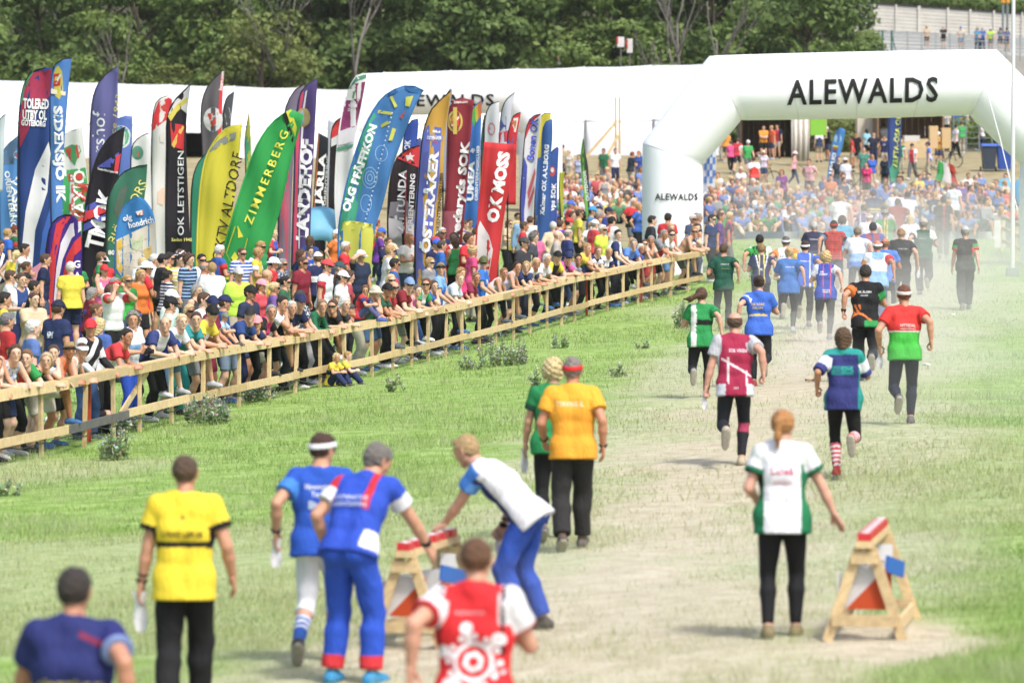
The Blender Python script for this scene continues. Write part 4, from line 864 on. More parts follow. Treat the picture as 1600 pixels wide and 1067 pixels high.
# ---------------------------------------------------------------- trees behind the marquees
M_BARK = mat('bark', C('#5a4f44'), .9, .3, 4, .4); M_GBARK = mat('pale_bark', C('#76716a'), .85, .2, 5, .3)
def leaf_mat(name, c1, c2):
    m = bpy.data.materials.new(name); m.use_nodes = True; n = m.node_tree; b = n.nodes['Principled BSDF']; a = n.nodes.new('ShaderNodeTexNoise'); tc = n.nodes.new('ShaderNodeTexCoord'); a.inputs['Scale'].default_value = .9; a.inputs['Detail'].default_value = 5; n.links.new(tc.outputs['Object'], a.inputs['Vector'])
    r = n.nodes.new('ShaderNodeValToRGB'); e = r.color_ramp.elements; e[0].position = .35; e[1].position = .65; e[0].color = (*c1, 1); e[1].color = (*c2, 1); n.links.new(a.outputs[0], r.inputs[0]); n.links.new(r.outputs[0], b.inputs[0]); b.inputs['Roughness'].default_value = .6; b.inputs['Specular IOR Level'].default_value = .25
    tb = n.nodes.new('ShaderNodeBsdfTranslucent'); n.links.new(r.outputs[0], tb.inputs[0]); ms = n.nodes.new('ShaderNodeMixShader'); ms.inputs[0].default_value = .3; n.links.new(b.outputs[0], ms.inputs[1]); n.links.new(tb.outputs[0], ms.inputs[2]); n.links.new(ms.outputs[0], n.nodes['Material Output'].inputs[0]); return m
LEAFM = [leaf_mat('leaf_dark', (.055, .098, .026), (.135, .20, .055)), leaf_mat('leaf_mid', (.08, .14, .034), (.18, .25, .065)), leaf_mat('leaf_olive', (.10, .135, .032), (.21, .25, .075)), leaf_mat('leaf_fresh', (.085, .14, .032), (.18, .25, .065))]
def crown_mesh(seed, R, H, z0, n, leaf, clumps=46):
    r = np.random.default_rng(seed); cs = []
    for i in range(clumps):
        a = r.random() * 6.283; t = r.random(); q = R * (.25 + .75 * math.sqrt(r.random())) * (1 - .55 * abs(t - .4) ** 1.3 * 1.6); cs.append((math.cos(a) * q, math.sin(a) * q, z0 + H * t, .5 + .75 * r.random()))
    cs = np.array(cs); i = r.integers(0, clumps, n); d = r.normal(size=(n, 3)); d /= np.linalg.norm(d, axis=1)[:, None]; rad = cs[i, 3] * (R / 3.6) * (.55 + .5 * r.random(n)) ; P = cs[i, :3] + d * rad[:, None] * np.array([1.25, 1.25, .8])
    nn = d + r.normal(size=(n, 3)) * .7; nn[:, 2] += .4; nn /= np.linalg.norm(nn, axis=1)[:, None]; t1 = np.cross(nn, r.normal(size=(n, 3))); t1 /= np.linalg.norm(t1, axis=1)[:, None] + 1e-9; t2 = np.cross(nn, t1); L = leaf * (.6 + .8 * r.random(n))[:, None]
    v = np.stack([P - t1 * L, P + t2 * L * .55, P + t1 * L, P - t2 * L * .55], 1).reshape(-1, 3); k = np.arange(n * 4).reshape(-1, 4); return v, k, cs
def tree_parts(seed, R, H, z0, n, leaf, trunk_r, bark):
    v, f, cs = crown_mesh(seed, R, H, z0, n, leaf); r = random.Random(seed); b = MB(); lean = (r.uniform(-.4, .4), r.uniform(-.4, .4)); top = z0 + H * .75
    P = [Vector((lean[0] * t + .15 * math.sin(4 * t + seed), lean[1] * t, top * t)) for t in np.linspace(0, 1, 8)]; b.tube(P, [trunk_r * (1 - .8 * t) for t in np.linspace(0, 1, 8)], 8)
    for c in cs[:: 4]:
        t = min(max((c[2] - 1.2) / top, .25), .95); s_ = P[int(t * 7)]; e = Vector(c[:3]); m_ = (s_ + e) / 2 + Vector((0, 0, .4)); b.tube([s_, m_, e], [trunk_r * .4 * (1 - t * .5), trunk_r * .22, trunk_r * .07], 5)
    return v, f, b
TREES = []
for sd, R, H, z0, n, leaf, mi in ((1, 4.2, 10, 1.6, 6500, .24, 0), (2, 3.6, 9, 1.0, 6500, .22, 1), (3, 3.2, 7.5, .4, 6000, .17, 2), (4, 4.6, 11, 2.0, 7000, .25, 0), (5, 3.0, 6.5, .3, 5500, .20, 3), (6, 3.9, 9.5, 1.0, 6500, .22, 1)):
    v, f, b = tree_parts(sd, R, H, z0, n, leaf, .26, M_BARK); TREES.append((raw_mesh('crown', v, f, [LEAFM[mi]]), b.mesh('trunk', M_BARK, True)))
def plant_tree(px, Y, k, sc, rz, label, zs=1.0):
    x = (px - 800) / FPX * Y; o = empty('broadleaf_tree', (x, Y, float(ground_z(x, Y)) - .1), rz); o.scale = (sc, sc, sc * zs); link('crown', TREES[k][0], o); link('trunk', TREES[k][1], o); tag(o, label, 'tree', 'trees of the wood behind the marquees'); return o
TL = [(-60, 262, 1, 1.0, 'leafy tree at the far left edge above the marquee'), (70, 268, 0, .95, 'dark green tree above the left end of the marquee'), (120, 259, 4, .75, 'bright green bushy tree behind the bare grey tree'), (215, 270, 1, 1.05, 'mid green tree behind the bare forked tree'), (330, 268, 5, 1.0, 'green tree with low branches left of the olive tree'),
      (415, 258, 2, 1.0, 'pale olive rounded tree above the grey flags'), (490, 268, 0, 1.0, 'dark tree between the olive tree and pale trunk'), (590, 272, 3, 1.05, 'tall dark tree right of the pale trunk'), (690, 266, 0, 1.0, 'dense dark green tree left of the middle of the wood'), (775, 266, 3, .9, 'dense dark round tree above the second arch'), (850, 272, 5, 1.0, 'mid green tree right of the dense dark trees'),
      (905, 260, 4, .85, 'bright young tree near the red and white boards'), (965, 270, 1, 1.0, 'green tree behind the red and white boards'), (1040, 272, 5, 1.0, 'tree behind the cluster of pale thin trunks'), (1120, 268, 0, .95, 'dark tree left of the single oak by the terrace'), (1190, 262, 1, .85, 'mid green tree above the arch corner'), (1262, 255, 0, .80, 'dark oak tree with stout trunk beside the terrace fence'), (1338, 256, 4, .42, 'low bright shrub tree beside the green terrace gate'),
      (25, 285, 0, 1.1, 'tree in the second row at the far left'), (160, 288, 3, 1.1, 'tree in the second row behind the bushy bright tree'), (280, 286, 0, 1.15, 'dark tree in the second row left of the olive tree'), (440, 290, 3, 1.2, 'dark tree rising behind the olive tree'), (545, 288, 0, 1.2, 'dark tree rising behind the pale trunk'), (650, 290, 3, 1.15, 'dark tree in the second row above the second arch'), (740, 288, 0, 1.2, 'dark tree in the second row behind the dense round tree'), (890, 290, 1, 1.2, 'tree in the second row behind the bright young tree'), (1000, 292, 3, 1.1, 'dark tree in the second row behind the boards'), (1090, 290, 0, 1.1, 'dark tree in the second row behind the pale trunks'), (1170, 288, 3, 1.0, 'dark tree in the second row near the oak')] + [(-20 + 95 * i, 262 + (i * 7) % 9, (4, 1, 5, 2, 1, 4, 5, 1, 4, 2, 5, 1, 4)[i], .62 + .05 * (i % 3), lb) for i, lb in enumerate(('low tree at the far left above the roof', 'low tree behind the tall blue flag tip', 'low tree behind the violet flag tip', 'low tree left of the crested flag tip', 'low tree behind the lime flag', 'low tree behind the violet striped flag', 'low tree right of the pale trunk', 'low tree above the contour flag', 'low tree above the maroon flags', 'low tree above the hidden arch end', 'low tree left of the trail boards', 'low tree right of the trail boards', 'low tree at the left arch corner'))]
TL += [(1225, 270, 3, .85, 'dark tree just left of the oak by the terrace'), (1312, 264, 1, .62, 'mid green tree right of the oak before the noise wall'), (1300, 285, 0, .8, 'tree behind the oak at the end of the noise wall')]
for i, (px, Y, k, sc, lb) in enumerate(TL): plant_tree(px, Y, k, sc, i * 1.3, lb)
def bare_tree(px, Y, h, seed, label, spread=.5, m=None):
    r = random.Random(seed); b = MB(); x = (px - 800) / FPX * Y; root = empty('bare_tree', (x, Y, float(ground_z(x, Y)) - .1)); tag(root, label, 'tree', 'bare pale trees before the wood')
    br = []
    def grow(p, d, L, rad, dep):
        P = [p]; q = p.copy(); dd = d.copy()
        for i in range(4): dd = (dd + Vector((r.uniform(-1, 1), r.uniform(-.6, .6), r.uniform(-.2, .5))) * .16).normalized(); q = q + dd * L / 4; P.append(q.copy())
        (b if dep == 0 else bb).tube(P, [rad * (1 - .16 * i) for i in range(5)], 6 if dep < 2 else 4)
        if dep < 3:
            for k in range(3 if dep else 4): j = r.choice((1, 2, 3, 4)) if dep else r.choice((2, 3, 4)); a = Vector((r.uniform(-1, 1), r.uniform(-.7, .7), r.uniform(.1, .8))).normalized(); grow(P[j], (dd * (1 - spread) + a * spread * 1.3).normalized(), L * r.uniform(.45, .72), rad * .5, dep + 1)
    bb = MB(); grow(Vector((0, 0, 0)), Vector((r.uniform(-.1, .1), 0, 1)), h, .042 * h ** .6, 0); b.build('trunk', m or M_GBARK, root, True); bb.build('branches', m or M_GBARK, root, True); return root
for a in ((188, 262, 5.0, 3, 'bare forked grey tree behind the violet flag'), (537, 254, 8.5, 5, 'tall pale trunk with side branch above the maroon flag'), (425, 258, 7.5, 17, 'thin bare trunk rising through the olive tree'), (1062, 256, 6, 21, 'left of the three pale trunks above the arch'), (1074, 257, 7.5, 22, 'middle of the three pale trunks above the arch'), (1092, 256, 6.5, 23, 'right of the three pale trunks above the arch')): bare_tree(*a, spread=.36)
# ---------------------------------------------------------------- terrace with noise wall and railing, upper right
M_CONC = mat('pale_concrete', C('#d3d0c6'), .85, .12, 1.2, .1); M_STEEL = mat('galvanised_steel', C('#8f9a9c'), .5, metal=.5); M_GREENS = mat('green_painted_steel', C('#1f6e5a'), .5); M_GREYB = mat('grey_bench_board', C('#a7aaa9'), .8, .1, 3)
def slant(px, y0, y1, s): return at(px, y0 + (y1 - y0) * ((px - 1340) / 260), s)
nw = empty('noise_wall', at(1340, 45, 20)); tag(nw, 'pale slatted concrete wall sloping down behind the terrace', 'wall')
for i in range(8): under(MB().bar(slant(1335, 8 + i * 5.6, 26 + i * 5.6, 20), slant(1625, 8 + i * 5.6, 26 + i * 5.6, 20), .12, .25).build('slat', M_CONC), nw)
for px in (1345, 1366, 1400, 1436, 1481, 1516, 1553, 1597): under(MB().bar(slant(px, 62, 80, 20) + Vector((0, -.12, 0)), slant(px, 4, 20, 20) + Vector((0, -.12, 0)), .22 if px == 1436 else .14, .14).build('wall_post', M_CONC), nw)
under(MB().bar(slant(1335, 4, 22, 20), slant(1625, 4, 22, 20), .3, .12).build('coping', mat('dark_coping', (.02, .02, .025), .6)), nw)
ter = empty('seating_terrace', at(1380, 85, 22)); tag(ter, 'grey stepped seating terrace with steel railing under the noise wall', 'terrace')
for i in range(5): under(MB().bar(slant(1372, 51 + i * 6, 63 + i * 5.2, 20.2 + i * .28), slant(1660, 51 + i * 6, 63 + i * 5.2, 20.2 + i * .28), .7, .34).build('step', M_GREYB), ter)
for i, y in enumerate((48, 58, 67, 75)): under(MB().tube([slant(1372, y, y + 9, 22), slant(1640, y, y + 9, 22)], .03, 6).build('railing_bar', M_STEEL), ter)
for px in range(1374, 1640, 22): under(MB().bar(slant(px, 88, 97, 22), slant(px, 46, 55, 22), .06, .06).build('railing_post', M_STEEL), ter)
for px in (1379, 1393): under(MB().bar(at(px, 90, 23), at(px, 48, 23), .12, .12).build('gate_post', M_GREENS), ter)
under(MB().bar(at(1393, 54, 23), at(1401, 84, 23), .06, .06).build('gate_brace', M_GREENS), ter); under(MB().bar(at(1370, 49, 23), at(1385, 49, 23), .06, .06).build('gate_bar', M_GREENS), ter)
bk = MB(); fA, fB, kA, kB = slant(1368, 78, 87, 21.6), slant(1660, 78, 87, 21.6), slant(1368, 46, 60, 19.9), slant(1660, 46, 60, 19.9)
bk.add([fA - Vector((0, 0, 7)), fB - Vector((0, 0, 7)), kB - Vector((0, 0, 9)), kA - Vector((0, 0, 9)), fA, fB, kB, kA], [(3, 2, 1, 0), (4, 5, 6, 7), (0, 1, 5, 4), (1, 2, 6, 5), (2, 3, 7, 6), (3, 0, 4, 7)]); under(bk.build('terrace_bank', mat('terrace_bank', C('#b4b2aa'), .9, .12, 1)), ter)
def hedge(name, pts, s, R, n, mi, seed, label, cat='hedge'):
    r = np.random.default_rng(seed); c = np.array([at(*p, s) for p in pts]); i = r.integers(0, len(c), n); d = r.normal(size=(n, 3)); d /= np.linalg.norm(d, axis=1)[:, None]; P = c[i] + d * R * (r.random(n) ** .4)[:, None]; t1 = np.cross(d, r.normal(size=(n, 3))); t1 /= np.linalg.norm(t1, axis=1)[:, None]; t2 = np.cross(d, t1); L = .14 * (.6 + .8 * r.random(n))[:, None]
    v = np.stack([P - t1 * L, P + t2 * L * .6, P + t1 * L, P - t2 * L * .6], 1).reshape(-1, 3); o = link(name, raw_mesh(name, v, np.arange(n * 4).reshape(-1, 4), [LEAFM[mi]])); return tag(o, label, cat)
hedge('clipped_hedge', [(1380 + i * 9, -6 + i * .75, ) for i in range(30)], 19, 1.25, 9000, 1, 31, 'green hedge above the noise wall')
hedge('low_bush', [(1340 + i * 6, 70, ) for i in range(5)] + [(1345 + i * 6, 62) for i in range(4)], 24, .7, 2600, 3, 32, 'bright green bush in front of the terrace gate', 'bush')
hedge('autumn_bush', [(1296 + i * 7, 215 + (i % 2) * 8) for i in range(6)] + [(1300 + i * 7, 195) for i in range(5)] + [(1306 + i * 8, 178) for i in range(3)], 28, .62, 5200, 2, 33, 'ochre leafed bush between the kiosk and the flag', 'bush')
fp = empty('flag_pole', at(1580, 345, 62)); fp.location.z = float(ground_z(fp.location.x, fp.location.y)); tag(fp, 'tall white flag pole at the right leg of the arch', 'pole')
b_ = at(1582, 400, 62); under(MB().tube([(b_.x, b_.y, fp.location.z - .1), at(1584, -120, 62)], [.055, .045], 10).build('mast', mat('white_lacquer', C('#eceef0'), .35)), fp); under(MB().box((b_.x, b_.y, fp.location.z + .1), (.3, .3, .25)).build('socket', M_STEEL), fp)
for px, c1 in ((1567, '#e8a21e'), (1574, '#e0a020')):
    q = empty('traffic_mast', at(px, 62, 21)); tag(q, ('left' if px == 1567 else 'right') + ' orange topped roadside mast behind the terrace', 'pole'); under(MB().tube([at(px, 70, 21), at(px, 4, 21)], .09, 8).build('post', M_STEEL), q); under(MB().tube([at(px, 5, 21), at(px, -14, 21)], .17, 8).build('sleeve', hexmat(c1)), q)
# red and white boards in the wood
for i, (px, py, w, h, lb) in enumerate(((970, 66, 11, 16, 'red framed white board among the trees, left one'), (984, 72, 9, 22, 'red and white board among the trees, right one'), (874, 88, 5, 26, 'thin white and red post among the trees'))):
    c = at(px, py, 27); r_ = empty('trail_board', (c.x, c.y, float(ground_z(c.x, c.y)))); tag(r_, lb, 'sign'); under(MB().box(c, (w / 27, .06, h / 27)).build('board', hexmat('#e9e7e3')), r_); under(MB().box(c + Vector((-w / 54, -.045, .1)), (.10, .03, h / 40)).build('red_edge', hexmat('#c63a2c')), r_); under(MB().bar(c + Vector((0, .06, 0)), (c.x, c.y + .06, r_.location.z), .08, .08).build('post', M_GBARK), r_)
# ---------------------------------------------------------------- sales kiosks on the hill
M_KBR = mat('dark_brown_boarding', C('#5a4536'), .85, .15, 2, .2); M_KLT = mat('light_plywood', C('#d8bd8f'), .75, .12, 3, .1); M_CURT = mat('cream_curtain', C('#e6e1d6'), .8, .04, 2)
def kiosk(px0, px1, top, foot, s, label, cat='kiosk', col_=None, counter=True):
    a = at(px0, foot, s); b = at(px1, top, s); g = float(ground_z(a.x, a.y)) - .2; r_ = empty('sales_kiosk', (a.x, a.y, g)); tag(r_, label, cat); D = 3.
    n = 10
    for i in range(n): x0 = a.x + (b.x - a.x) * i / n; under(MB().box((x0 + (b.x - a.x) / n / 2, a.y + D, (g + b.z) / 2), ((b.x - a.x) / n - .02, .05, b.z - g)).build('wall_board', col_ or M_KBR), r_)
    for x in (a.x, b.x): under(MB().box((x, a.y + D / 2, (g + b.z) / 2), (.08, D, b.z - g)).build('side_wall', col_ or M_KBR), r_)
    under(MB().box(((a.x + b.x) / 2, a.y + D / 2, b.z + .08), (b.x - a.x + .3, D + .5, .14)).build('roof', M_KBR), r_)
    if counter: under(MB().box(((a.x + b.x) / 2, a.y + .2, g + .65), ((b.x - a.x) * .9, .5, 1.1)).build('counter', M_KLT), r_)
    return r_
kiosk(1158, 1240, 172, 250, 30, 'dark brown open kiosk with cream curtain on the hill', counter=False); kiosk(1372, 1474, 168, 240, 30, 'brown open kiosk with plywood counter left of the net fence', col_=mat('brown_boarding', C('#8d6f52'), .85, .15, 2, .2))
cv = []; cf = []
for i in range(25):
    t = i / 24; x = at(1236 + 28 * t, 200, 31).x; yy = FPX / 31 - .3 + .13 * math.sin(t * 22)
    for z in (176, 215, 252): cv.append((x * (1 if z < 250 else 1.0), yy, at(1240, z, 31).z))
for i in range(24):
    for j in range(2): k = i * 3 + j; cf.append((k, k + 3, k + 4, k + 1))
cu = link('curtain', raw_mesh('curtain', cv, np.array(cf), [M_CURT], True)); cu.modifiers.new('t', 'SOLIDIFY').thickness = .02; tag(cu, 'cream curtain hanging at the right side of the brown kiosk', 'curtain')
def upright(px0, px1, y0, y1, s, c, name, label, cat, thick=.08):
    p = at((px0 + px1) / 2, y1, s); q = at((px0 + px1) / 2, (y0 + y1) / 2, s); r_ = empty(name, p); tag(r_, label, cat); under(MB().box(q, ((px1 - px0) / s, thick, (y1 - y0) / s)).build('panel', hexmat(c)), r_)
    for px in (px0, px1): under(MB().bar(at(px, y1 + 4, s) + Vector((0, .08, 0)), at(px, y0, s) + Vector((0, .08, 0)), .07, .07).build('frame_post', M_PINE2), r_)
    return r_
upright(1266, 1291, 176, 212, 31, '#86c83a', 'sign_board', 'lime green sign board right of the curtain', 'sign'); upright(1452, 1465, 197, 232, 31.5, '#d9b98a', 'plywood_stand', 'tall plywood stand before the dark kiosk, left one', 'stand', .5); upright(1471, 1485, 200, 232, 31.5, '#d5b684', 'plywood_stand', 'tall plywood stand before the dark kiosk, right one', 'stand', .5); upright(1338, 1368, 178, 232, 29.5, '#e4dcc8', 'canvas_booth', 'cream canvas booth beside the ochre bush', 'booth', 1.5); upright(1412, 1436, 212, 221, 31.5, '#d8d6d2', 'market_table', 'table with red cloth in front of the dark kiosk', 'table', .8)
nf = empty('net_fence', at(1490, 230, 29)); tag(nf, 'grey net fence at the right end of the hill stalls', 'fence')
for px in range(1490, 1640, 20): under(MB().bar(at(px, 240, 29), at(px, 178, 29), .06, .06).build('post', M_STEEL), nf)
for y in (180, 189, 198, 207, 216, 225, 234): under(MB().bar(at(1486, y, 29), at(1640, y, 29), .02, .03).build('wire', M_STEEL), nf)
hedge('fence_shrub', [(1500 + i * 9, 200 + (i % 3) * 7) for i in range(12)], 27, .7, 3000, 1, 35, 'green shrubs behind the net fence', 'bush')
# wheeled bins
def bin_(px, py, c, lid, label):
    p = ray_ground(px, py); r_ = empty('wheeled_bin', p); tag(r_, label, 'bin', 'wheeled bins on the hill')
    w0, w1, h, d0, d1 = .46, .58, 1.0, .5, .66; v = [(-w0 / 2, -d0 / 2, .08), (w0 / 2, -d0 / 2, .08), (w0 / 2, d0 / 2, .08), (-w0 / 2, d0 / 2, .08), (-w1 / 2, -d1 / 2, h), (w1 / 2, -d1 / 2, h), (w1 / 2, d1 / 2, h), (-w1 / 2, d1 / 2, h)]
    k = 1.25; link('body', raw_mesh('body', np.array(v) * k, [[3, 2, 1, 0], [4, 5, 6, 7], [0, 1, 5, 4], [1, 2, 6, 5], [2, 3, 7, 6], [3, 0, 4, 7]], [hexmat(c, .5)]), r_)
    l = MB(); l.add(np.array([(-.32, -.38, 1.0), (.32, -.38, 1.0), (.32, .36, 1.0), (-.32, .36, 1.0), (-.3, -.34, 1.06), (.3, -.34, 1.06), (.3, .33, 1.1), (-.3, .33, 1.1)]) * k, [[3, 2, 1, 0], [4, 5, 6, 7], [0, 1, 5, 4], [1, 2, 6, 5], [2, 3, 7, 6], [3, 0, 4, 7]]); l.build('lid', hexmat(lid, .5), r_)
    for x in (-.3, .3): MB().tube([(x * k - .03, .3, .12), (x * k + .03, .3, .12)], .12, 12).build('wheel', M_BLACK, r_)
    MB().tube([(-.25 * k, .48, 1.0 * k), (.25 * k, .48, 1.0 * k)], .02, 6).build('handle', M_BLACK, r_)
bin_(1545, 268, '#3a4656', '#2f63c8', 'dark grey wheeled bin with blue lid on the hill'); bin_(1569, 268, '#2d55b0', '#2b56b8', 'blue wheeled bin right of the grey one'); bin_(1580, 236, '#2a2d31', '#24262a', 'black bin standing above the blue bins')
# ---------------------------------------------------------------- pop-up shelters
def popup(px, py, w, h, c, label, rz=0):
    p = ray_ground(px, py); r_ = empty('popup_shelter', p, rz); tag(r_, label, 'tent', 'light blue pop-up shelters'); v = []; f = []; n, m = 18, 8; s = FPX / p.y; W, H = w / s / 2, h / s
    for i in range(n + 1):
        a = math.pi * i / n
        for j in range(m + 1): t = j / m; q = math.cos(t * math.pi / 2) ** .7; v.append((-math.cos(a) * W * (.55 + .45 * q), t * W * 1.3, math.sin(a) * H * q + .02))
    for i in range(n):
        for j in range(m): k = i * (m + 1) + j; f.append((k, k + 1, k + m + 2, k + m + 1))
    o = link('shell', raw_mesh('shell', v, np.array(f), [hexmat(c, .5, .04, .35)], True), r_); o.modifiers.new('t', 'SOLIDIFY').thickness = .015
    MB().tube([(-math.cos(math.pi * i / 16) * W, -.01, math.sin(math.pi * i / 16) * H + .02) for i in range(17)], .02, 6).build('hoop', hexmat('#d9ecf5'), r_, True); return r_
popup(1187, 318, 42, 27, '#6cc4ea', 'light blue pop-up shelter on the hill near the arch leg', math.radians(160)); popup(1572, 320, 58, 40, '#7ccdf0', 'light blue pop-up shelter behind the flag pole', math.radians(190)); popup(1597, 322, 46, 42, '#6fc6ee', 'light blue pop-up shelter at the right edge', math.radians(200))
def canopy(px, py, s, label):
    r_ = empty('beach_canopy', at(px, 470, s)); r_.location.z = float(ground_z(r_.location.x, r_.location.y)); tag(r_, label, 'tent'); v = []; f = []
    for i in range(9):
        t = i / 8
        for j in range(5): u = j / 4; p = at(px - 30 + 57 * t, py + 2 + 14 * (1 - math.sin(math.pi * (.2 + .8 * t))) + 22 * u + (30 * u * u), s); v.append((p.x, p.y + .9 * (1 - u) ** 2 - .03 * math.sin(9 * t), p.z))
    for i in range(8):
        for j in range(4): k = i * 5 + j; f.append((k, k + 1, k + 6, k + 5))
    o = under(link('cover', raw_mesh('cover', v, np.array(f), [hexmat('#86d0f2', .5, .03, .3)], True)), r_); o.modifiers.new('t', 'SOLIDIFY').thickness = .012
    for dx in (-30, 27): under(MB().tube([at(px + dx, py + 16, s), at(px + dx, 472, s)], .015, 6).build('pole', M_STEEL), r_)
canopy(507, 321, 63, 'light blue sun canopy standing behind the crowd by the lilac flag')
# ---------------------------------------------------------------- small barrier and finish fence right
rf = empty('lane_barrier', ray_ground(1568, 392)); tag(rf, 'pine barrier with advert banner at the right edge of the lane', 'barrier')
RA, RB = ray_ground(1566, 392), ray_ground(1640, 432)
for t in (0, .33, .66, 1): q = RA.lerp(RB, t); under(MB().bar(q + Vector((0, 0, -.1)), q + Vector((0, 0, 1.0)), .07, .07).build('post', M_PINE), rf)
for z in (.3, .65, .97): under(MB().bar(RA + Vector((0, -.06, z)), RB + Vector((0, -.06, z)), .035, .11).build('rail', M_PINE), rf)
adA = ray_ground(1556, 388); under(MB().box((adA.x + .12, adA.y, adA.z + .42), (.34, .03, .82)).build('white_panel', hexmat('#e8e8e6')), rf); under(MB().box((adA.x + .55, adA.y - .05, adA.z + .42), (.5, .03, .82)).build('grey_panel', hexmat('#8b8f90')), rf)
v, f, w = text_geo('STV'); p0 = Vector((adA.x + .40, adA.y - .075, adA.z + .2)); under(link('lettering', raw_mesh('lettering', [(p0.x + x * .12, p0.y, p0.z + y * .4) for x, y in v], f, [hexmat('#e8e8e6')])), rf)['kind'] = 'stuff'
# low advert strip in front of the seated crowd
st = empty('advert_strip', ray_ground(1300, 372)); tag(st, 'low white and blue advert strip in front of the seated crowd', 'banner')
cs_ = ['#a9bccb', '#6f86a8', '#e0e4e6', '#d8d4b8', '#d9dde0', '#d6dad8', '#b8d8c8', '#dfe6e2']
for i in range(11): a, b = ray_ground(1150 + i * 38, 373), ray_ground(1150 + (i + 1) * 38 - 1, 373); under(MB().bar(a + Vector((0, 0, .10)), b + Vector((0, 0, .10)), .03, .24).build('panel', hexmat(cs_[i % 8])), st)
# ---------------------------------------------------------------- feather flags
def spline(P, n):
    P = np.array(P, float)
    if len(P) == 2: return P[0] + (P[1] - P[0]) * np.linspace(0, 1, n)[:, None]
    Q = np.concatenate([[2 * P[0] - P[1]], P, [2 * P[-1] - P[-2]]]); out = []
    for i in range(1, len(Q) - 2):
        for t in np.linspace(0, 1, 12, endpoint=False):
            a, b, c, d = Q[i - 1], Q[i], Q[i + 1], Q[i + 2]; out.append(.5 * (2 * b + (c - a) * t + (2 * a - 5 * b + 4 * c - d) * t * t + (3 * b - a - 3 * c + d) * t ** 3))
    out.append(P[-1]); out = np.array(out); L = np.concatenate([[0], np.cumsum(np.linalg.norm(np.diff(out, axis=0), axis=1))]); t = np.linspace(0, L[-1], n); return np.stack([np.interp(t, L, out[:, k]) for k in (0, 1)], 1)
def circ(x, y, rx, ry=None, n=20): ry = ry or rx; return [(x + rx * math.cos(2 * math.pi * i / n), y + ry * math.sin(2 * math.pi * i / n)) for i in range(n)]
def flag_cloth(c): return mat('flag_cloth_' + c.lstrip('#'), C(c), .7, .05, 1.5, .12, .2, 0, .28)
NFLAG = 0
def flag(s, left, right, c, label, prints=(), texts=(), sleeve='#17181b', foot=None, name='feather_flag', amp=.05, pole=True):
    """left is the pole edge, right the free edge, both from bottom to top in photo pixels, at the depth where a metre is s pixels"""
    global NFLAG; NFLAG += 1; ph = NFLAG * 1.9; Y0 = FPX / s; N, M = 26, 8; A, B = spline(left, N), spline(right, N); x0, y0 = left[0]
    def dep(px, py): return Y0 + amp * math.sin((px - x0) * 6.5 / s * 2.2 + (py - y0) * .9 / s + ph) + amp * .6 * math.sin((px - x0) * 4 / s - (py - y0) * 3.2 / s + ph * 2)
    def w3(px, py, off=0): y = dep(px, py) - off; return ((px - 800) / FPX * y, y, CAMZ - (py - HZ) / FPX * y)
    base = at(x0, y0, s); root = empty(name, (base.x, base.y, float(ground_z(base.x, base.y)))); tag(root, label, 'flag', 'feather flags behind the fence' if name == 'feather_flag' else None)
    v = [w3(*(A[i] + (B[i] - A[i]) * j / M)) for i in range(N) for j in range(M + 1)]; f = np.array([(i * (M + 1) + j, i * (M + 1) + j + 1, (i + 1) * (M + 1) + j + 1, (i + 1) * (M + 1) + j) for i in range(N - 1) for j in range(M)])
    cl = under(link('cloth', raw_mesh('cloth', v, f, [flag_cloth(c)], True)), root); sd_ = cl.modifiers.new('t', 'SOLIDIFY'); sd_.thickness = .004; sd_.offset = 0
    if pole:
        b = MB(); pts = [Vector(w3(*p)) for p in A]; b.tube(pts, [.028 - .016 * i / N for i in range(N)], 6); under(b.build('sleeve', hexmat(sleeve), None, True), root)
        under(MB().tube([(root.location.x, root.location.y, root.location.z - .05), pts[0]], .022, 6).build('pole', M_BLACK), root)
    off = .008
    for poly, pc in prints:
        V, F = cut_grid(np.array(poly, float), [list(range(len(poly)))], 10, 14); under(link('printed_patch', raw_mesh('printed_patch', [w3(x, y, off) for x, y in V], F, [hexmat(pc, .7, .04, .2, 'f')], True)), root); off += .003
    for T in texts:
        st_, x, y, size, ang, tc = T[:6]; o = T[6] if len(T) > 6 else {}; V, F, wd = text_geo(st_, o.get('bold', .025), o.get('shear', 0), o.get('space', 1.0)); sx = size
        if 'len' in o: sx = o['len'] / wd
        V, F = cut_grid(V, F, max(.8, 10 / sx), 0); a = math.radians(ang); ca, sa = math.cos(a), math.sin(a); P = []
        for u, w in V: U, W_ = u * sx, w * size; P.append(w3(x + U * ca - W_ * sa, y - U * sa - W_ * ca, off + .004))
        under(link('lettering', raw_mesh('lettering', P, F, [hexmat(tc, .7, 0, 0, 't')])), root)['kind'] = 'stuff'; off += .002
    return root
D = dict
flag(58, [(2, 420), (-1, 330), (0, 262), (8, 232), (27, 214)], [(36, 420), (34, 320), (30, 260), (28, 214)], '#5b9be0', 'light blue feather flag at the left edge with sideways white lettering', [([(0, 262), (8, 234), (26, 215), (31, 262), (20, 256), (8, 258)], '#5f7fa6'), (circ(27, 242, 6), '#e8e4d8'), (circ(28, 243, 3), '#d8502a')], [('VÄSBY', 16, 277, 11, -83, '#f0f4f8', D(len=70)), ('ORIENTERING', 7, 268, 8, -83, '#f0f4f8', D(len=90))], '#1e4a5a')
flag(60, [(-6, 300), (-8, 220), (-2, 190), (9, 178)], [(4, 300), (6, 230), (9, 178)], '#d5e4ea', 'pale blue flag tip at the far left edge')
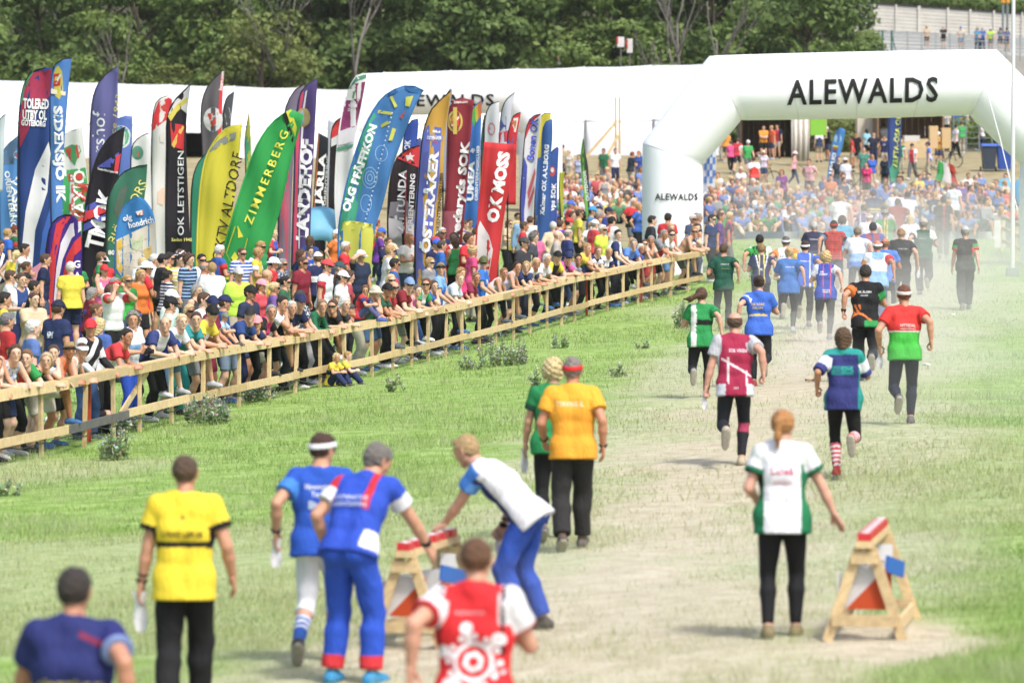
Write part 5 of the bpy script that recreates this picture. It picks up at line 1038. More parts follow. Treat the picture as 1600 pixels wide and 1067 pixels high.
flag(66, [(82, 430), (79, 300), (78, 160), (82, 112), (93, 95), (112, 91)], [(97, 430), (99, 260), (106, 150), (112, 92)], '#5a94e2', 'tall sky blue feather flag with yellow emblem and sideways lettering', [([(85, 108), (91, 103), (97, 112), (99, 140), (93, 156), (86, 150), (83, 128)], '#e6d84c'), ([(84, 116), (95, 115), (94, 134), (83, 136)], '#d63a30'), ([(84, 132), (94, 115), (96, 118), (86, 136)], '#f2f2f2'), ([(77, 138), (103, 144), (102, 150), (77, 146)], '#f0ead2')], [('SIDENSJÖ IK', 84, 166, 13, -88, '#eef3fb', D(len=152, bold=.05))])
flag(70, [(40, 500), (30, 400), (28, 300), (29, 200), (34, 145), (45, 118), (62, 107), (72, 106)], [(80, 500), (79, 330), (77, 200), (82, 108)], '#2a4a90', 'tall navy feather flag with crimson top and white swoosh', [([(31, 160), (38, 128), (52, 112), (50, 118), (40, 140), (33, 165)], '#3f9c74'), ([(40, 132), (52, 114), (70, 109), (80, 109), (78, 150), (60, 165), (44, 205), (31, 232), (30, 185)], '#b8325a'), ([(76, 222), (79, 240), (74, 300), (55, 360), (49, 440), (34, 440), (33, 400), (40, 330), (55, 265)], '#f1f2f6'), ([(78, 325), (80, 430), (70, 400), (62, 400), (66, 365)], '#3a6ac0'), ([(42, 425), (78, 400), (79, 430), (42, 455)], '#e89ab4'), ([(42, 455), (79, 430), (80, 500), (42, 500)], '#dcecee')], [('TOLERED', 36, 169, 15, -2, '#f4f6fa', D(len=40, bold=.04)), ('UTBY OL', 35, 186, 14, -2, '#f4f6fa', D(len=38, bold=.04)), ('GÖTEBORG', 34, 195, 0, 0, '#f4f6fa', D(len=1))][:2] + [('GÖTEBORG', 33, 196, 9, -3, '#f4f6fa', D(len=38, bold=.04))])
flag(64, [(103, 400), (94, 320), (86, 262), (88, 228), (104, 208), (128, 199)], [(136, 400), (138, 300), (131, 230), (128, 199)], '#eef0ef', 'white and green feather flag with red outlined lettering', [([(88, 268), (134, 262), (138, 300), (136, 398), (104, 398), (95, 320)], '#3fae62'), ([(97, 233), (112, 226), (124, 228), (127, 236), (120, 250), (117, 259), (106, 246)], '#4aa56a'), ([(101, 234), (121, 226), (124, 246), (112, 253)], '#e0504a')], [('VÄXJÖ', 137, 352, 22, 92, '#c8382e', D(len=88, bold=.075)), ('VÄXJÖ', 135.5, 350, 19, 92, '#f4f2ee', D(len=84, bold=.02))], '#d9dedc')
flag(60, [(146, 400), (141, 300), (141, 200), (146, 150), (160, 122), (183, 104)], [(176, 400), (180, 280), (184, 180), (184, 104)], '#6f6fae', 'violet blue feather flag with white and gold lettering', [], [('rshof', 163, 238, 20, 89, '#e9e9f4', D(len=64, bold=0)), ('since 1943', 177, 232, 8, 82, '#d8d080', D(len=84, bold=0, shear=.2))], '#1d1f2c')
flag(57, [(166, 380), (165, 280), (167, 220), (178, 190), (198, 181)], [(200, 380), (202, 290), (206, 230), (207, 182)], '#6a86d8', 'periwinkle blue feather flag with a round green badge', [(circ(189, 214, 16, 18), '#dfeae6'), (circ(189, 214, 13, 15), '#5fae86'), (circ(189, 214, 9, 11), '#dfe8e2')], [], '#4a66b8')
flag(62, [(208, 440), (205, 320), (205, 240), (214, 218), (232, 208)], [(238, 440), (237, 320), (235, 240), (234, 209)], '#f0f1f0', 'small white feather flag with a green round badge', [(circ(215, 239, 9, 11), '#5f9c86'), ([(209, 241), (215, 237), (221, 241), (216, 245)], '#d86a4a')])
flag(72, [(128, 520), (127, 420), (130, 360), (137, 300), (152, 245), (172, 214), (195, 199)], [(160, 520), (166, 420), (176, 340), (186, 270), (195, 200)], '#26232e', 'black feather flag with red and blue chevrons and white lettering', [([(152, 261), (186, 238), (183, 262), (166, 262)], '#5a62c4'), ([(181, 245), (189, 240), (184, 271), (178, 270)], '#e23a44'), ([(134, 322), (160, 310), (174, 308), (171, 318), (150, 324), (133, 334)], '#5a62c4'), ([(133, 331), (172, 318), (169, 330), (131, 346)], '#e23a44'), ([(131, 350), (168, 333), (165, 344), (130, 362)], '#5a62c4')], [('TMOK', 158, 392, 26, 76, '#f2f2f4', D(len=95, bold=.04)), ('Tumba-Mälarhöjden OK', 152, 265, 3.4, -12, '#f2f2f4', D(len=33))])
flag(74, [(170, 540), (166, 440), (166, 340), (172, 300), (190, 272), (212, 261), (230, 258)], [(206, 540), (214, 440), (222, 340), (228, 290), (230, 259)], '#3f8268', 'green feather flag with slanting gold lettering and black border', [([(178, 330), (186, 300), (200, 285), (196, 310), (186, 345)], '#5f6f62')], [('BJÖRKFORS', 180, 382, 14, 62, '#e4e07a', D(len=108, bold=0)), ('80 år', 169, 398, 7, 0, '#eef0ea', D(len=22))])
flag(76, [(186, 560), (180, 440), (181, 370), (190, 330), (205, 312), (216, 308)], [(234, 560), (243, 430), (244, 370), (240, 335), (228, 314), (217, 308)], '#3f92d8', 'rounded flag with blue dome over a printed terrain map', [([(182, 375), (243, 346), (244, 370), (243, 412), (210, 430), (194, 438), (182, 420)], '#e9e2cf'), ([(182, 378), (194, 371), (190, 402), (193, 428), (182, 420)], '#ebc43e'), ([(194, 372), (200, 369), (196, 400), (197, 420), (192, 402)], '#d8e4c4'), ([(203, 372), (214, 376), (222, 366), (226, 380), (214, 392), (206, 388)], '#c9d8b0'), ([(222, 392), (236, 384), (238, 400), (228, 408)], '#f0d27a'), ([(181, 426), (194, 440), (243, 414), (240, 470), (236, 556), (187, 556)], '#5fae4c'), ([(212, 331), (222, 328), (224, 336), (215, 337)], '#f0ece6'), ([(215, 337), (224, 328), (224.5, 336)], '#e2583a')], [('olg', 193, 346, 9, 12, '#f4f8fb', D(len=14)), ('hondrich', 202, 357, 10, 14, '#f4f8fb', D(len=40))] + [('~ - ~. - ~ . ~', 186 + k * 2, 390 + k * 9, 3, 20 - k * 9, ['#8a6a40', '#333333', '#b0703a', '#444444'][k % 4], D(len=48)) for k in range(4)], '#2d6fb0')
flag(78, [(66, 600), (64, 520), (68, 440), (72, 390), (80, 352), (96, 337), (112, 336)], [(128, 600), (128, 520), (128, 440), (128, 380), (122, 344), (113, 336)], '#4b2f92', 'purple rounded flag with curved red and white stripes', [([(72, 560), (74, 470), (78, 400), (88, 350), (102, 338), (111, 338), (98, 358), (88, 400), (82, 470), (80, 560)], '#e0363c'), ([(84, 470), (88, 420), (95, 380), (110, 350), (127, 345), (127, 360), (112, 372), (98, 405), (91, 440), (90, 470)], '#eeeaf4'), ([(97, 510), (97, 440), (104, 400), (116, 378), (127, 368), (127, 390), (116, 400), (108, 430), (103, 470), (100, 510)], '#e0363c')], [(c_, 115, 418 + i * 18.2, 11, 0, '#f2f0f6', D(bold=.03)) for i, c_ in enumerate('GARDA')])
flag(60, [(240, 420), (237, 320), (237, 220), (239, 180), (246, 157), (262, 150)], [(262, 420), (264, 320), (267, 220), (269, 152)], '#f0eeec', 'white feather flag with red top beside the tall black flag', [([(238, 205), (239, 182), (247, 160), (262, 152), (269, 156), (268, 182), (250, 195)], '#dc3038'), (circ(258, 169, 8, 9), '#f0e4dc'), (circ(258, 169, 5, 6), '#c8463c'), ([(246, 300), (256, 292), (262, 304), (254, 322), (246, 318)], '#f0d2bc'), ([(250, 210), (256, 206), (260, 215), (256, 224), (250, 222)], '#e2dcd8')], [])
flag(68, [(262, 520), (260, 440), (259, 330), (260, 230), (261, 185), (272, 158), (298, 132)], [(302, 520), (300, 440), (295, 330), (291, 230), (292, 180), (298, 133)], '#2b2831', 'tall black feather flag with white top, red crest and white lettering', [([(262, 180), (274, 158), (298, 133), (292, 178), (280, 168)], '#eceaf0'), ([(262, 182), (276, 164), (293, 152), (292, 160), (276, 176), (267, 190)], '#e8d85a'), ([(266, 192), (288, 196), (287, 235), (268, 229)], '#dc2f34'), ([(268, 226), (284, 196), (288, 199), (272, 232)], '#e8c85a'), ([(262, 450), (272, 400), (270, 430), (280, 412), (268, 465)], '#efeef2'), ([(288, 440), (296, 392), (294, 420), (300, 410), (296, 452)], '#e6d24a')], [('OK LETSTIGEN', 287, 368, 9.5, 90, '#f2f2f4', D(len=132, bold=.01)), ('Sedan 1945', 268, 377, 5, 0, '#e0d87a', D(len=32))])
flag(57, [(320, 340), (316, 240), (314, 180), (318, 150), (330, 128), (349, 110)], [(344, 340), (342, 240), (342, 180), (350, 111)], '#6d686f', 'grey feather flag with red edge and round crest', [([(340, 220), (341, 170), (345, 120), (350, 111), (348, 150), (346, 220)], '#e2383e'), (circ(333, 187, 15, 19), '#ecebee'), ([(322, 178), (340, 176), (343, 196), (332, 200)], '#dc4a4a')], [('DOK', 327, 194, 7, 52, '#f4eeee', D(len=16)), ('3stars.com', 347, 142, 5, 84, '#f8f0f0', D(len=30))])
flag(54, [(349, 280), (348, 200), (349, 172), (355, 152), (366, 144)], [(358, 280), (360, 200), (363, 170), (366, 144)], '#55585c', 'small dark grey feather flag beside the grey crested flag', [([(351, 178), (358, 168), (361, 180), (354, 196)], '#d8d8da')])
flag(66, [(300, 470), (298, 360), (300, 290), (308, 258), (322, 240)], [(326, 470), (330, 360), (330, 290), (324, 241)], '#2f9474', 'deep green feather flag behind the yellow flag')
flag(71, [(310, 520), (307, 430), (310, 330), (318, 260), (334, 222), (355, 200), (378, 195)], [(345, 520), (352, 430), (364, 330), (372, 260), (378, 196)], '#e8de3a', 'yellow feather flag with hand drawn black lettering', [([(327, 236), (338, 222), (356, 210), (377, 205), (377, 214), (358, 222), (340, 230), (329, 238)], '#9aa098')], [('OLG KTV ALTDORF', 341, 440, 17, 79, '#23252a', D(len=204, bold=.0, shear=.15))], '#d8cf3a')
flag(55, [(385, 330), (384, 260), (383, 220), (386, 195), (389, 177)], [(392, 330), (393, 260), (392, 220), (390, 178)], '#cfd84a', 'narrow lime feather flag seen edge on', [([(383, 214), (391, 214), (392, 260), (392, 320), (386, 320), (384, 250)], '#57b88a')])
flag(73, [(333, 540), (334, 455), (352, 380), (374, 305), (398, 235), (420, 198), (440, 180), (455, 171)], [(392, 540), (404, 440), (424, 375), (440, 320), (455, 250), (475, 180)], '#2fb257', 'large slanting green feather flag with yellow lettering', [([(441, 179), (447, 175), (459, 217), (457, 225)], '#24211f'), ([(447, 175), (455, 171), (464, 200), (461, 214)], '#f0e83a'), ([(371, 352), (380, 370), (372, 372)], '#f0e83a'), ([(367, 393), (372, 402), (367, 412), (361, 403)], '#f0e83a'), (circ(356, 430, 6, 7), '#f0e83a')] + [([a, b, (b[0] + 1.3, b[1] + 1.2), (a[0] + 1.3, a[1] + 1.2)], '#e6e23a') for a, b in (((367, 353), (353, 395)), ((353, 395), (362, 413)), ((367, 353), (386, 372)), ((386, 372), (376, 412)), ((376, 412), (368, 432)), ((349, 415), (345, 437)), ((345, 437), (360, 449)))], [('ZIMMERBERG', 393, 352, 13, 68, '#f0ec4a', D(len=156, bold=.01, space=1.35))], '#2aa850')
flag(67, [(455, 520), (456, 410), (459, 300), (462, 200), (468, 150), (480, 133), (496, 123)], [(484, 520), (484, 410), (487, 300), (492, 200), (496, 124)], '#5a4a86', 'tall violet feather flag with red side stripes and white lettering', [([(457, 500), (458, 400), (461, 300), (463, 200), (470, 150), (476, 137), (471, 170), (466, 250), (464, 400), (463, 500)], '#d8486a'), ([(465, 500), (466, 400), (468, 250), (473, 170), (479, 134), (481, 134), (476, 170), (470, 260), (468, 400), (467, 500)], '#f0eef4'), (circ(474, 184, 11, 15), '#b9a46a'), (circ(474, 184, 8, 11), '#9fb0d6')], [('LANDEHOF', 480, 376, 17, 87, '#f4f2f8', D(len=158, bold=.06))], '#2c2a44')
flag(61, [(432, 500), (434, 400), (436, 300), (440, 220), (446, 170), (460, 142), (474, 133)], [(452, 500), (454, 400), (456, 300), (462, 200), (475, 134)], '#8a7f9a', 'grey and red feather flag half hidden by the violet one', [([(436, 420), (440, 300), (446, 240), (452, 260), (450, 420)], '#c85a72')])
flag(56, [(490, 420), (490, 330), (494, 260), (498, 208)], [(508, 420), (510, 330), (512, 260), (513, 216)], '#23252c', 'straight black banner flag with orange edge and white lettering', [([(489, 420), (490, 330), (494, 258), (497, 208), (499, 209), (496, 260), (492, 330), (491, 420)], '#d8763a')], [('JÄRLA', 502, 322, 10, 85, '#f2f2f4', D(len=82, bold=.04)), ('ORIENTERING', 509, 322, 4, 86, '#e6e6ea', D(len=78))])
flag(57, [(514, 430), (514, 330), (516, 250), (518, 205), (526, 188), (533, 184)], [(532, 430), (534, 330), (534, 250), (535, 186)], '#2a2228', 'narrow black feather flag with red tip', [([(517, 220), (519, 204), (527, 189), (534, 186), (534, 205)], '#dc3a3c'), ([(516, 218), (534, 208), (534, 222), (517, 230)], '#ecebee')], [('HEDALENS AIK', 528, 330, 5.5, 85, '#f0eef0', D(len=96))])
flag(63, [(534, 420), (524, 330), (526, 240), (535, 175), (545, 140), (556, 120), (568, 115)], [(560, 420), (552, 330), (553, 232), (564, 170), (573, 120)], '#eceef0', 'maroon and white feather flag with a green crest', [([(532, 215), (527, 240), (535, 178), (545, 142), (550, 132), (571, 128), (563, 170), (557, 196), (530, 206)], '#8a2f68'), ([(543, 142), (556, 121), (573, 116), (572, 122), (556, 128)], '#4f9a7c'), ([(543, 140), (560, 137), (559, 158), (541, 157)], '#eff0ee'), ([(545, 146), (556, 142), (552, 156)], '#6aa07c'), ([(526, 231), (552, 225), (551, 230), (526, 237)], '#4f9a7c'), ([(529, 206), (557, 196), (553, 222), (527, 228)], '#dddce4')], [('HANINGE', 537, 167, 4.6, -2, '#f4eef2', D(len=21)), ('SOK', 541, 174, 4.6, -2, '#f4eef2', D(len=10))], '#e4e6e8')
flag(72, [(532, 470), (529, 370), (537, 310), (549, 260), (567, 206), (586, 168), (606, 146), (630, 135), (648, 135), (662, 142)], [(576, 470), (584, 370), (598, 320), (612, 265), (630, 215), (648, 168), (661, 143)], '#4f8fd2', 'large blue and green feather flag with contour lines and white lettering', [([(528, 372), (537, 312), (549, 262), (567, 208), (584, 176), (594, 190), (586, 210), (572, 260), (560, 320), (550, 372)], '#45b48e'), ([(600, 156), (614, 141), (632, 135), (660, 142), (656, 147), (630, 141), (612, 148)], '#2f6cae'), ([(529, 466), (528, 352), (538, 346), (542, 354), (550, 345), (556, 355), (564, 347), (570, 356), (582, 350), (584, 370), (576, 466)], '#dfe05a'), ([(591, 172), (614, 176), (611, 180), (590, 177)], '#e2e05a'), ([(594, 196), (605, 189), (609, 193), (596, 200)], '#e2e05a'), ([(609, 152), (613, 150), (621, 166), (617, 169)], '#e2e05a'), ([(634, 152), (646, 150), (640, 167), (633, 166)], '#e2e05a'), ([(613, 200), (619, 202), (613, 220), (607, 220)], '#e2e05a'), ([(634, 172), (628, 186), (624, 184)], '#e2625a')] + [(circ(568 + 40 * t, 356 - 160 * t, 1.2, None, 8), '#eef4fa') for t in np.linspace(0, 1.12, 26)] + [([(x + r * math.cos(a), y + q * math.sin(a)), (x + r * math.cos(a + .5), y + q * math.sin(a + .5)), (x + (r - .9) * math.cos(a + .5), y + (q - .9) * math.sin(a + .5)), (x + (r - .9) * math.cos(a), y + (q - .9) * math.sin(a))], '#a9cdf0') for x, y, r, q in ((578, 278, 12, 17), (578, 278, 8, 11), (578, 278, 4, 6), (572, 318, 9, 14), (596, 240, 10, 13)) for a in np.arange(0, 6.2, .5)], [('OLG PFÄFFIKON', 545, 332, 11.5, 72, '#f2f6f8', D(len=142, bold=.05))], '#2f78b8')
flag(69, [(610, 460), (606, 370), (607, 310), (612, 270), (622, 245), (640, 232), (655, 228)], [(645, 460), (646, 370), (650, 310), (654, 265), (656, 229)], '#33282f', 'dark feather flag fading to white with red star top', [([(620, 247), (640, 233), (656, 229), (654, 262), (636, 254)], '#e63a42'), ([(606, 376), (607, 340), (630, 334), (647, 350), (646, 376), (645, 458), (610, 458)], '#eceaee'), ([(607, 340), (610, 316), (636, 314), (649, 330), (647, 350), (630, 334)], '#8f8a96'), ([(641, 238), (643, 243), (648, 243), (644, 247), (646, 252), (641, 249), (636, 252), (638, 247), (634, 243), (639, 243)], '#f6f2f2'), ([(633, 268), (635, 268), (634, 380), (632, 380)], '#d03a4a')], [('ATTUNDA', 630, 362, 12, 87, '#e6e4ea', D(len=96)), ('ORIENTERING', 644, 362, 7.5, 87, '#e2e0e6', D(len=90))])
flag(70, [(650, 470), (649, 370), (656, 260), (662, 205), (674, 172), (690, 155), (705, 142)], [(676, 470), (680, 370), (690, 300), (696, 210), (705, 143)], '#e2b24a', 'yellow and blue feather flag with big white lettering', [([(650, 370), (656, 262), (662, 208), (668, 196), (690, 200), (686, 280), (680, 330), (676, 370), (674, 465), (651, 465)], '#6672c8'), ([(664, 210), (692, 212), (691, 220), (664, 219)], '#7f9ae6'), ([(668, 203), (688, 204), (688, 208), (668, 207)], '#eef0f4'), ([(668, 220), (683, 221), (683, 223), (668, 222)], '#d8443a')], [('ÖSTERÅKER', 671, 396, 13.5, 85, '#eef0f8', D(len=160, bold=.05)), ('ORIENTERINGSKLUBB', 686, 366, 5, 86, '#5a4a2a', D(len=96)), ('ÖSTERÅKER', 667, 218, 5, -1, '#f2f4f8', D(len=23))])
flag(66, [(694, 470), (690, 380), (697, 300), (699, 220), (701, 180), (706, 160), (722, 153)], [(720, 470), (722, 380), (730, 290), (735, 220), (740, 157)], '#99303f', 'maroon feather flag with gold crest and white lettering', [(circ(711, 190, 12, 17), '#d8c05a'), (circ(711, 190, 9, 13), '#99303f'), ([(705, 182), (718, 181), (717, 197), (706, 197)], '#e0453e'), ([(705, 196), (716, 182), (718, 184), (707, 198)], '#f4e8e0'), ([(691, 330), (716, 330), (713, 380), (691, 380)], '#b05a6a'), ([(708, 168), (714, 168), (714, 210), (708, 210)], '#d8c05a')], [('Bredaryds SOK', 716, 386, 12.5, 84, '#f4eef0', D(len=166, bold=.045)), ('3stars.com', 709, 162, 4.5, 2, '#f0e4e4', D(len=22))], '#6d2430')
flag(62, [(692, 300), (688, 200), (690, 165), (698, 148), (704, 139)], [(702, 300), (702, 200), (704, 165), (707, 140)], '#aab0cc', 'pale lilac flag tip behind the yellow and blue flag')
flag(58, [(725, 430), (723, 340), (727, 250), (730, 195), (738, 170), (752, 158)], [(748, 430), (748, 340), (750, 250), (753, 160)], '#3f7fd0', 'blue feather flag with rainbow tip and white lettering', [([(729, 205), (731, 190), (737, 172), (740, 198), (736, 212)], '#4a6ac8'), ([(735, 178), (742, 167), (744, 190), (740, 200)], '#5ab85a'), ([(741, 168), (747, 163), (749, 184), (744, 192)], '#e8d84a'), ([(746, 163), (752, 159), (752, 182), (748, 186)], '#e87a3a')], [('UMEÅ', 739, 314, 9.5, 88, '#eef2fa', D(len=62, bold=.05)), ('ORIENTERINGSKLUBB', 746, 314, 4.4, 88, '#e6ecf6', D(len=86)), ('æ', 739, 240, 8, 60, '#e6ecf6')], '#2f62a8')
flag(56, [(752, 300), (752, 230), (754, 200), (757, 180)], [(760, 300), (760, 230), (760, 200), (758, 181)], '#3a6a5a', 'thin dark green flag beside the rainbow tipped flag')
flag(70, [(738, 480), (746, 350), (754, 260), (757, 222)], [(772, 480), (786, 350), (800, 270), (808, 226)], '#e0383e', 'red square banner with white lettering on a frame', [([(738, 470), (745, 362), (750, 345), (764, 368), (770, 390), (758, 470)], '#e9e6e6')], [('OK MOSS', 777, 349, 17, 80, '#f4f2f2', D(len=112, bold=.06))], '#c02f36', name='banner_stand')
flag(60, [(755, 300), (756, 225), (758, 185), (766, 165), (779, 159)], [(776, 300), (778, 225), (780, 190), (780, 160)], '#e8e9f0', 'white feather flag with a red scroll mark', [(circ(768, 202, 6, 10), '#dc8a96'), (circ(768, 202, 4, 7.5), '#e8e9f0')])
flag(59, [(778, 320), (780, 225), (783, 180), (790, 158), (804, 145)], [(796, 320), (797, 225), (799, 180), (804, 146)], '#dfe2ee', 'tall pale feather flag with red and blue mark', [([(782, 185), (791, 182), (791, 205), (782, 205)], '#5a62b0'), ([(779, 208), (794, 204), (793, 222), (779, 222)], '#d8445a')])
flag(61, [(793, 320), (793, 225), (796, 200), (802, 182), (813, 176)], [(806, 320), (807, 225), (810, 200), (814, 177)], '#d8303c', 'red feather flag with white crest behind the square banner', [([(798, 186), (810, 184), (806, 207), (794, 204)], '#ece4d8'), ([(800, 190), (808, 188), (805, 202)], '#b87a4a'), ([(793, 214), (803, 212), (801, 240), (793, 240)], '#3a62b0')])
flag(60, [(818, 420), (813, 330), (816, 270), (820, 215), (826, 190), (836, 180), (845, 178)], [(832, 420), (834, 330), (838, 270), (842, 220), (846, 180)], '#e9e9ee', 'white, red and blue feather flag with blue lettering', [([(818, 225), (821, 205), (828, 186), (840, 179), (845, 179), (832, 190), (824, 210)], '#cc3246'), ([(813, 330), (816, 280), (819, 245), (824, 260), (822, 300), (819, 330), (820, 418)], '#4a56b8'), ([(824, 300), (836, 262), (837, 272), (826, 312)], '#e06a72'), ([(825, 316), (835, 290), (835, 300), (826, 328)], '#e06a72')], [('Bonen OK', 834, 252, 11, 84, '#4a56c0', D(len=68, bold=.03, shear=.2))])
flag(58, [(836, 420), (835, 330), (836, 250), (838, 205), (846, 180), (861, 177)], [(852, 420), (854, 330), (856, 250), (861, 178)], '#e6d83e', 'yellow feather flag behind the blue flags', [([(836, 250), (846, 245), (854, 250), (852, 410), (837, 410)], '#3f6fb8')])
flag(62, [(842, 440), (841, 330), (846, 260), (847, 215), (850, 196), (857, 187), (862, 187)], [(860, 440), (858, 330), (860, 260), (863, 215), (863, 188)], '#3f6cb4', 'royal blue feather flag with white lettering, right of the yellow one', [], [('Kalmar OK AALBORG', 850, 336, 6.5, 86, '#e9eef6', D(len=110, bold=.03, shear=.1))], '#2c4f8c')
flag(60, [(857, 420), (855, 340), (857, 280), (859, 245), (865, 234), (871, 230)], [(869, 420), (870, 340), (871, 280), (873, 232)], '#3f60b0', 'short blue feather flag with red emblem', [(circ(863, 268, 4.5, 8), '#d8504a'), (circ(863, 266, 2.6, 4), '#f0e8e4')], [('vps SOK', 866, 330, 7, 86, '#e9eef6', D(len=44, bold=.03))])
flag(56, [(876, 340), (874, 300), (875, 270)], [(880, 340), (880, 300), (882, 268)], '#d8dc3a', 'small yellow banner beside the short blue flag')
flag(63, [(630, 420), (627, 330), (628, 260), (632, 210), (642, 190), (653, 186)], [(648, 420), (648, 330), (650, 250), (654, 190)], '#3a5ab8', 'blue feather flag hidden behind the star topped flag', [], [('OK', 640, 235, 9, 84, '#e6ecf6', D(len=16))])
flag(60, [(646, 400), (644, 300), (645, 240), (650, 222), (656, 216)], [(658, 400), (660, 300), (660, 240), (658, 217)], '#5a66a8', 'slate blue feather flag behind the yellow and blue flag')
flag(48, [(918, 345), (912, 300), (908, 262), (908, 240), (911, 217)], [(922, 345), (921, 300), (919, 262), (915, 240), (912, 218)], '#3d4542', 'narrow black and green flag standing on the hillside', [([(909, 240), (912, 222), (913, 262), (917, 300), (920, 340), (916, 330), (911, 280)], '#6fb84a')], [('OUTDOOR', 921, 314, 5, 97, '#dfe6e2', D(len=48))], '#5fae4a')
flag(40, [(1101, 350), (1100, 290), (1100, 250), (1101, 223)], [(1116, 350), (1117, 290), (1119, 250), (1117, 222)], '#e6ebf4', 'blue and white checked banner beside the arch leg', [([(1100 + a * 4.5, 226 + b * 10), (1104.5 + a * 4.5, 226 + b * 10), (1104.5 + a * 4.5, 236 + b * 10), (1100 + a * 4.5, 236 + b * 10)], '#5c8ad0') for b in range(6) for a in range(4) if (a + b) % 2], [], '#cfd8e6')
flag(37, [(1293, 300), (1293, 280), (1297, 250), (1302, 220), (1308, 204), (1314, 200)], [(1302, 300), (1305, 272), (1311, 250), (1318, 222), (1321, 203)], '#4f95d8', 'light blue feather flag on the hill with white lettering', [(circ(1309, 217, 6, 7), '#a8d0ee'), ([(1302, 227), (1310, 228), (1309.5, 230.5), (1301.5, 229.5)], '#e8d24a'), ([(1301.5, 229.5), (1309.5, 230.5), (1309, 233), (1301, 232)], '#4a8a4a'), ([(1301, 232), (1309, 233), (1308.5, 235.5), (1300.5, 234.5)], '#b83a34')], [('LEVUO', 1301, 272, 6, 80, '#f0f6fa', D(len=33, bold=.04))], '#3a78b8')
flag(36, [(1393, 320), (1391, 285), (1387, 240), (1388, 190), (1390, 165)], [(1401, 320), (1403, 280), (1407, 240), (1409, 190), (1411, 165)], '#3f5a9c', 'blue and green feather flag on the hill with yellow lettering', [([(1388, 250), (1406, 246), (1403, 280), (1398, 285), (1392, 285)], '#4fa88a')], [('ALFTA-ÖSA OK', 1402, 262, 7.5, 86, '#dfe86a', D(len=84, bold=.02))], '#34487e')
flag(44, [(1466, 310), (1463, 279)], [(1467, 310), (1464, 279)], '#d8d8d8', 'thin pole carrying the tricolour flag in the crowd', [], [], '#d8d8d8', name='hand_flag')
flag(44, [(1461, 280), (1465, 264), (1466, 250)], [(1498, 292), (1492, 272), (1484, 259)], '#f0eeec', 'green, white and red tricolour flag held above the seated crowd', [([(1461, 280), (1465, 264), (1466, 250), (1474, 255), (1475, 270), (1472, 284)], '#3fae5c'), ([(1487, 288), (1486, 272), (1480, 258), (1484, 259), (1492, 272), (1498, 292)], '#e0483e')], [], '#3fae5c', name='tricolour_flag', pole=False)
flag(44, [(1478, 262), (1482, 256)], [(1496, 274), (1490, 258)], '#e2603e', 'small orange and blue cloth beside the tricolour flag', [([(1484, 262), (1486, 258), (1492, 262), (1495, 272)], '#4a8ad0')], [], '#e2603e', name='waving_cloth', pole=False)
# ---------------------------------------------------------------- runners and walkers on the course
def DES(base, *rules):
    def f(u, v, w, fr):
        c = paint(len(u), base)
        for test, cc in rules: m = test(u, v, w, fr); c[m] = np.array(col(cc))
        return c
    return f
sleeves = lambda a=.13, b=9: (lambda u, v, w, f: (w > a) & (w < b))
band = lambda a, b: (lambda u, v, w, f: (v > a) & (v < b) & (w < .13))
cols_ = lambda a, b: (lambda u, v, w, f: (u > a) & (u < b) & (w < .13))
sides = lambda k: (lambda u, v, w, f: (np.abs(u - .5) > k) & (w < .13))
cuffs = lambda a=.24: (lambda u, v, w, f: (w > a) & (w < .5))
raglan = lambda k=.30: (lambda u, v, w, f: (w > .13) | ((v > .72) & (np.abs(u - .5) > k)))
diag = lambda a, b, s: (lambda u, v, w, f: (v + s * u > a) & (v + s * u < b) & (w < .13))
def rtop(pose, fem=0): r = Rig(fem=fem, **pose); return r
def RUN(px, py, pose, label, h=1.78, rz=-6, **k):
    """stand a runner so that the top of the head shows at pixel (px,py)"""
    pose = dict(pose); r = Rig(fem=k.get('fem', 0), **pose); s = h / 1.76; top = (r.hc[2] + .116) * s; a = math.radians(rz); p = by_head(px, py, top)
    ox = (r.hc[0] * math.cos(a) - r.hc[1] * math.sin(a)) * s; oy = (r.hc[0] * math.sin(a) + r.hc[1] * math.cos(a)) * s
    x, y = p.x - ox, p.y - oy; low = min(r.an[1][2], r.an[-1][2]) - .085; k.setdefault('res', .0135 if p.y < 60 else .0195)
    return runner(Vector((x, y, float(ground_z(x, y)) - max(low, 0) * s)), a, pose, label, h=h, **k)
walk1 = dict(hip=(0, 0, .915), lean=5, rf=(.085, .20, .09), rfp=10, lf=(-.085, -.22, .13), lfp=-32, lh=(-.27, .18, .90), rh=(.27, -.14, .88))
BLK = '#17181c'
# foreground
RUN(117, 890, run(1, head=(6, 4), lean=5), 'person in navy shirt with yellow lettering, cut off by the lower left corner', 1.80, hair=('short', '#3a322e'), skin='#c98e70', design=DES('#27306e', (lambda u, v, w, f: (w > .12) & (u > .5), '#2a2c72'), (lambda u, v, w, f: (np.abs(v - 1.12 + .30 * u) < .028) & (u > .6), '#8a2a4a'), (lambda u, v, w, f: (w > .26) & (u > .5), '#7f95c8')), texts=[('SÖDERTÄLJE SK', 0, .20, .06, '#c9b84a', .34)], g=.02)
RUN(290, 713, dict(walk1, lh=(-.30, .05, .84), rh=(.31, .10, .92), lean=3, head=(4, 3)), 'person in yellow shirt with black band and black trousers holding a map', 1.82, rz=-3, hair=('fade', '#5a4636'), skin='#cf9678', design=DES('#f2d622', (band(.455, .525), '#1c1c1c'), (cuffs(.235), '#1c1c1c')), texts=[('LYKKE LØP.SE', 0, .285, .036, '#2a2718', .27), ('A', 0, .40, .03, '#4a4a2a')], legs=('trousers', '#1a1a1d'), shoes='#c9c9c9', extras=both(cuff('#17181b', .72, .78), cuff('#17181b', .88, 1.0), paper(-1, (.04, 0, -.1), (.09, .24))), hem=-.13, loose=.010)
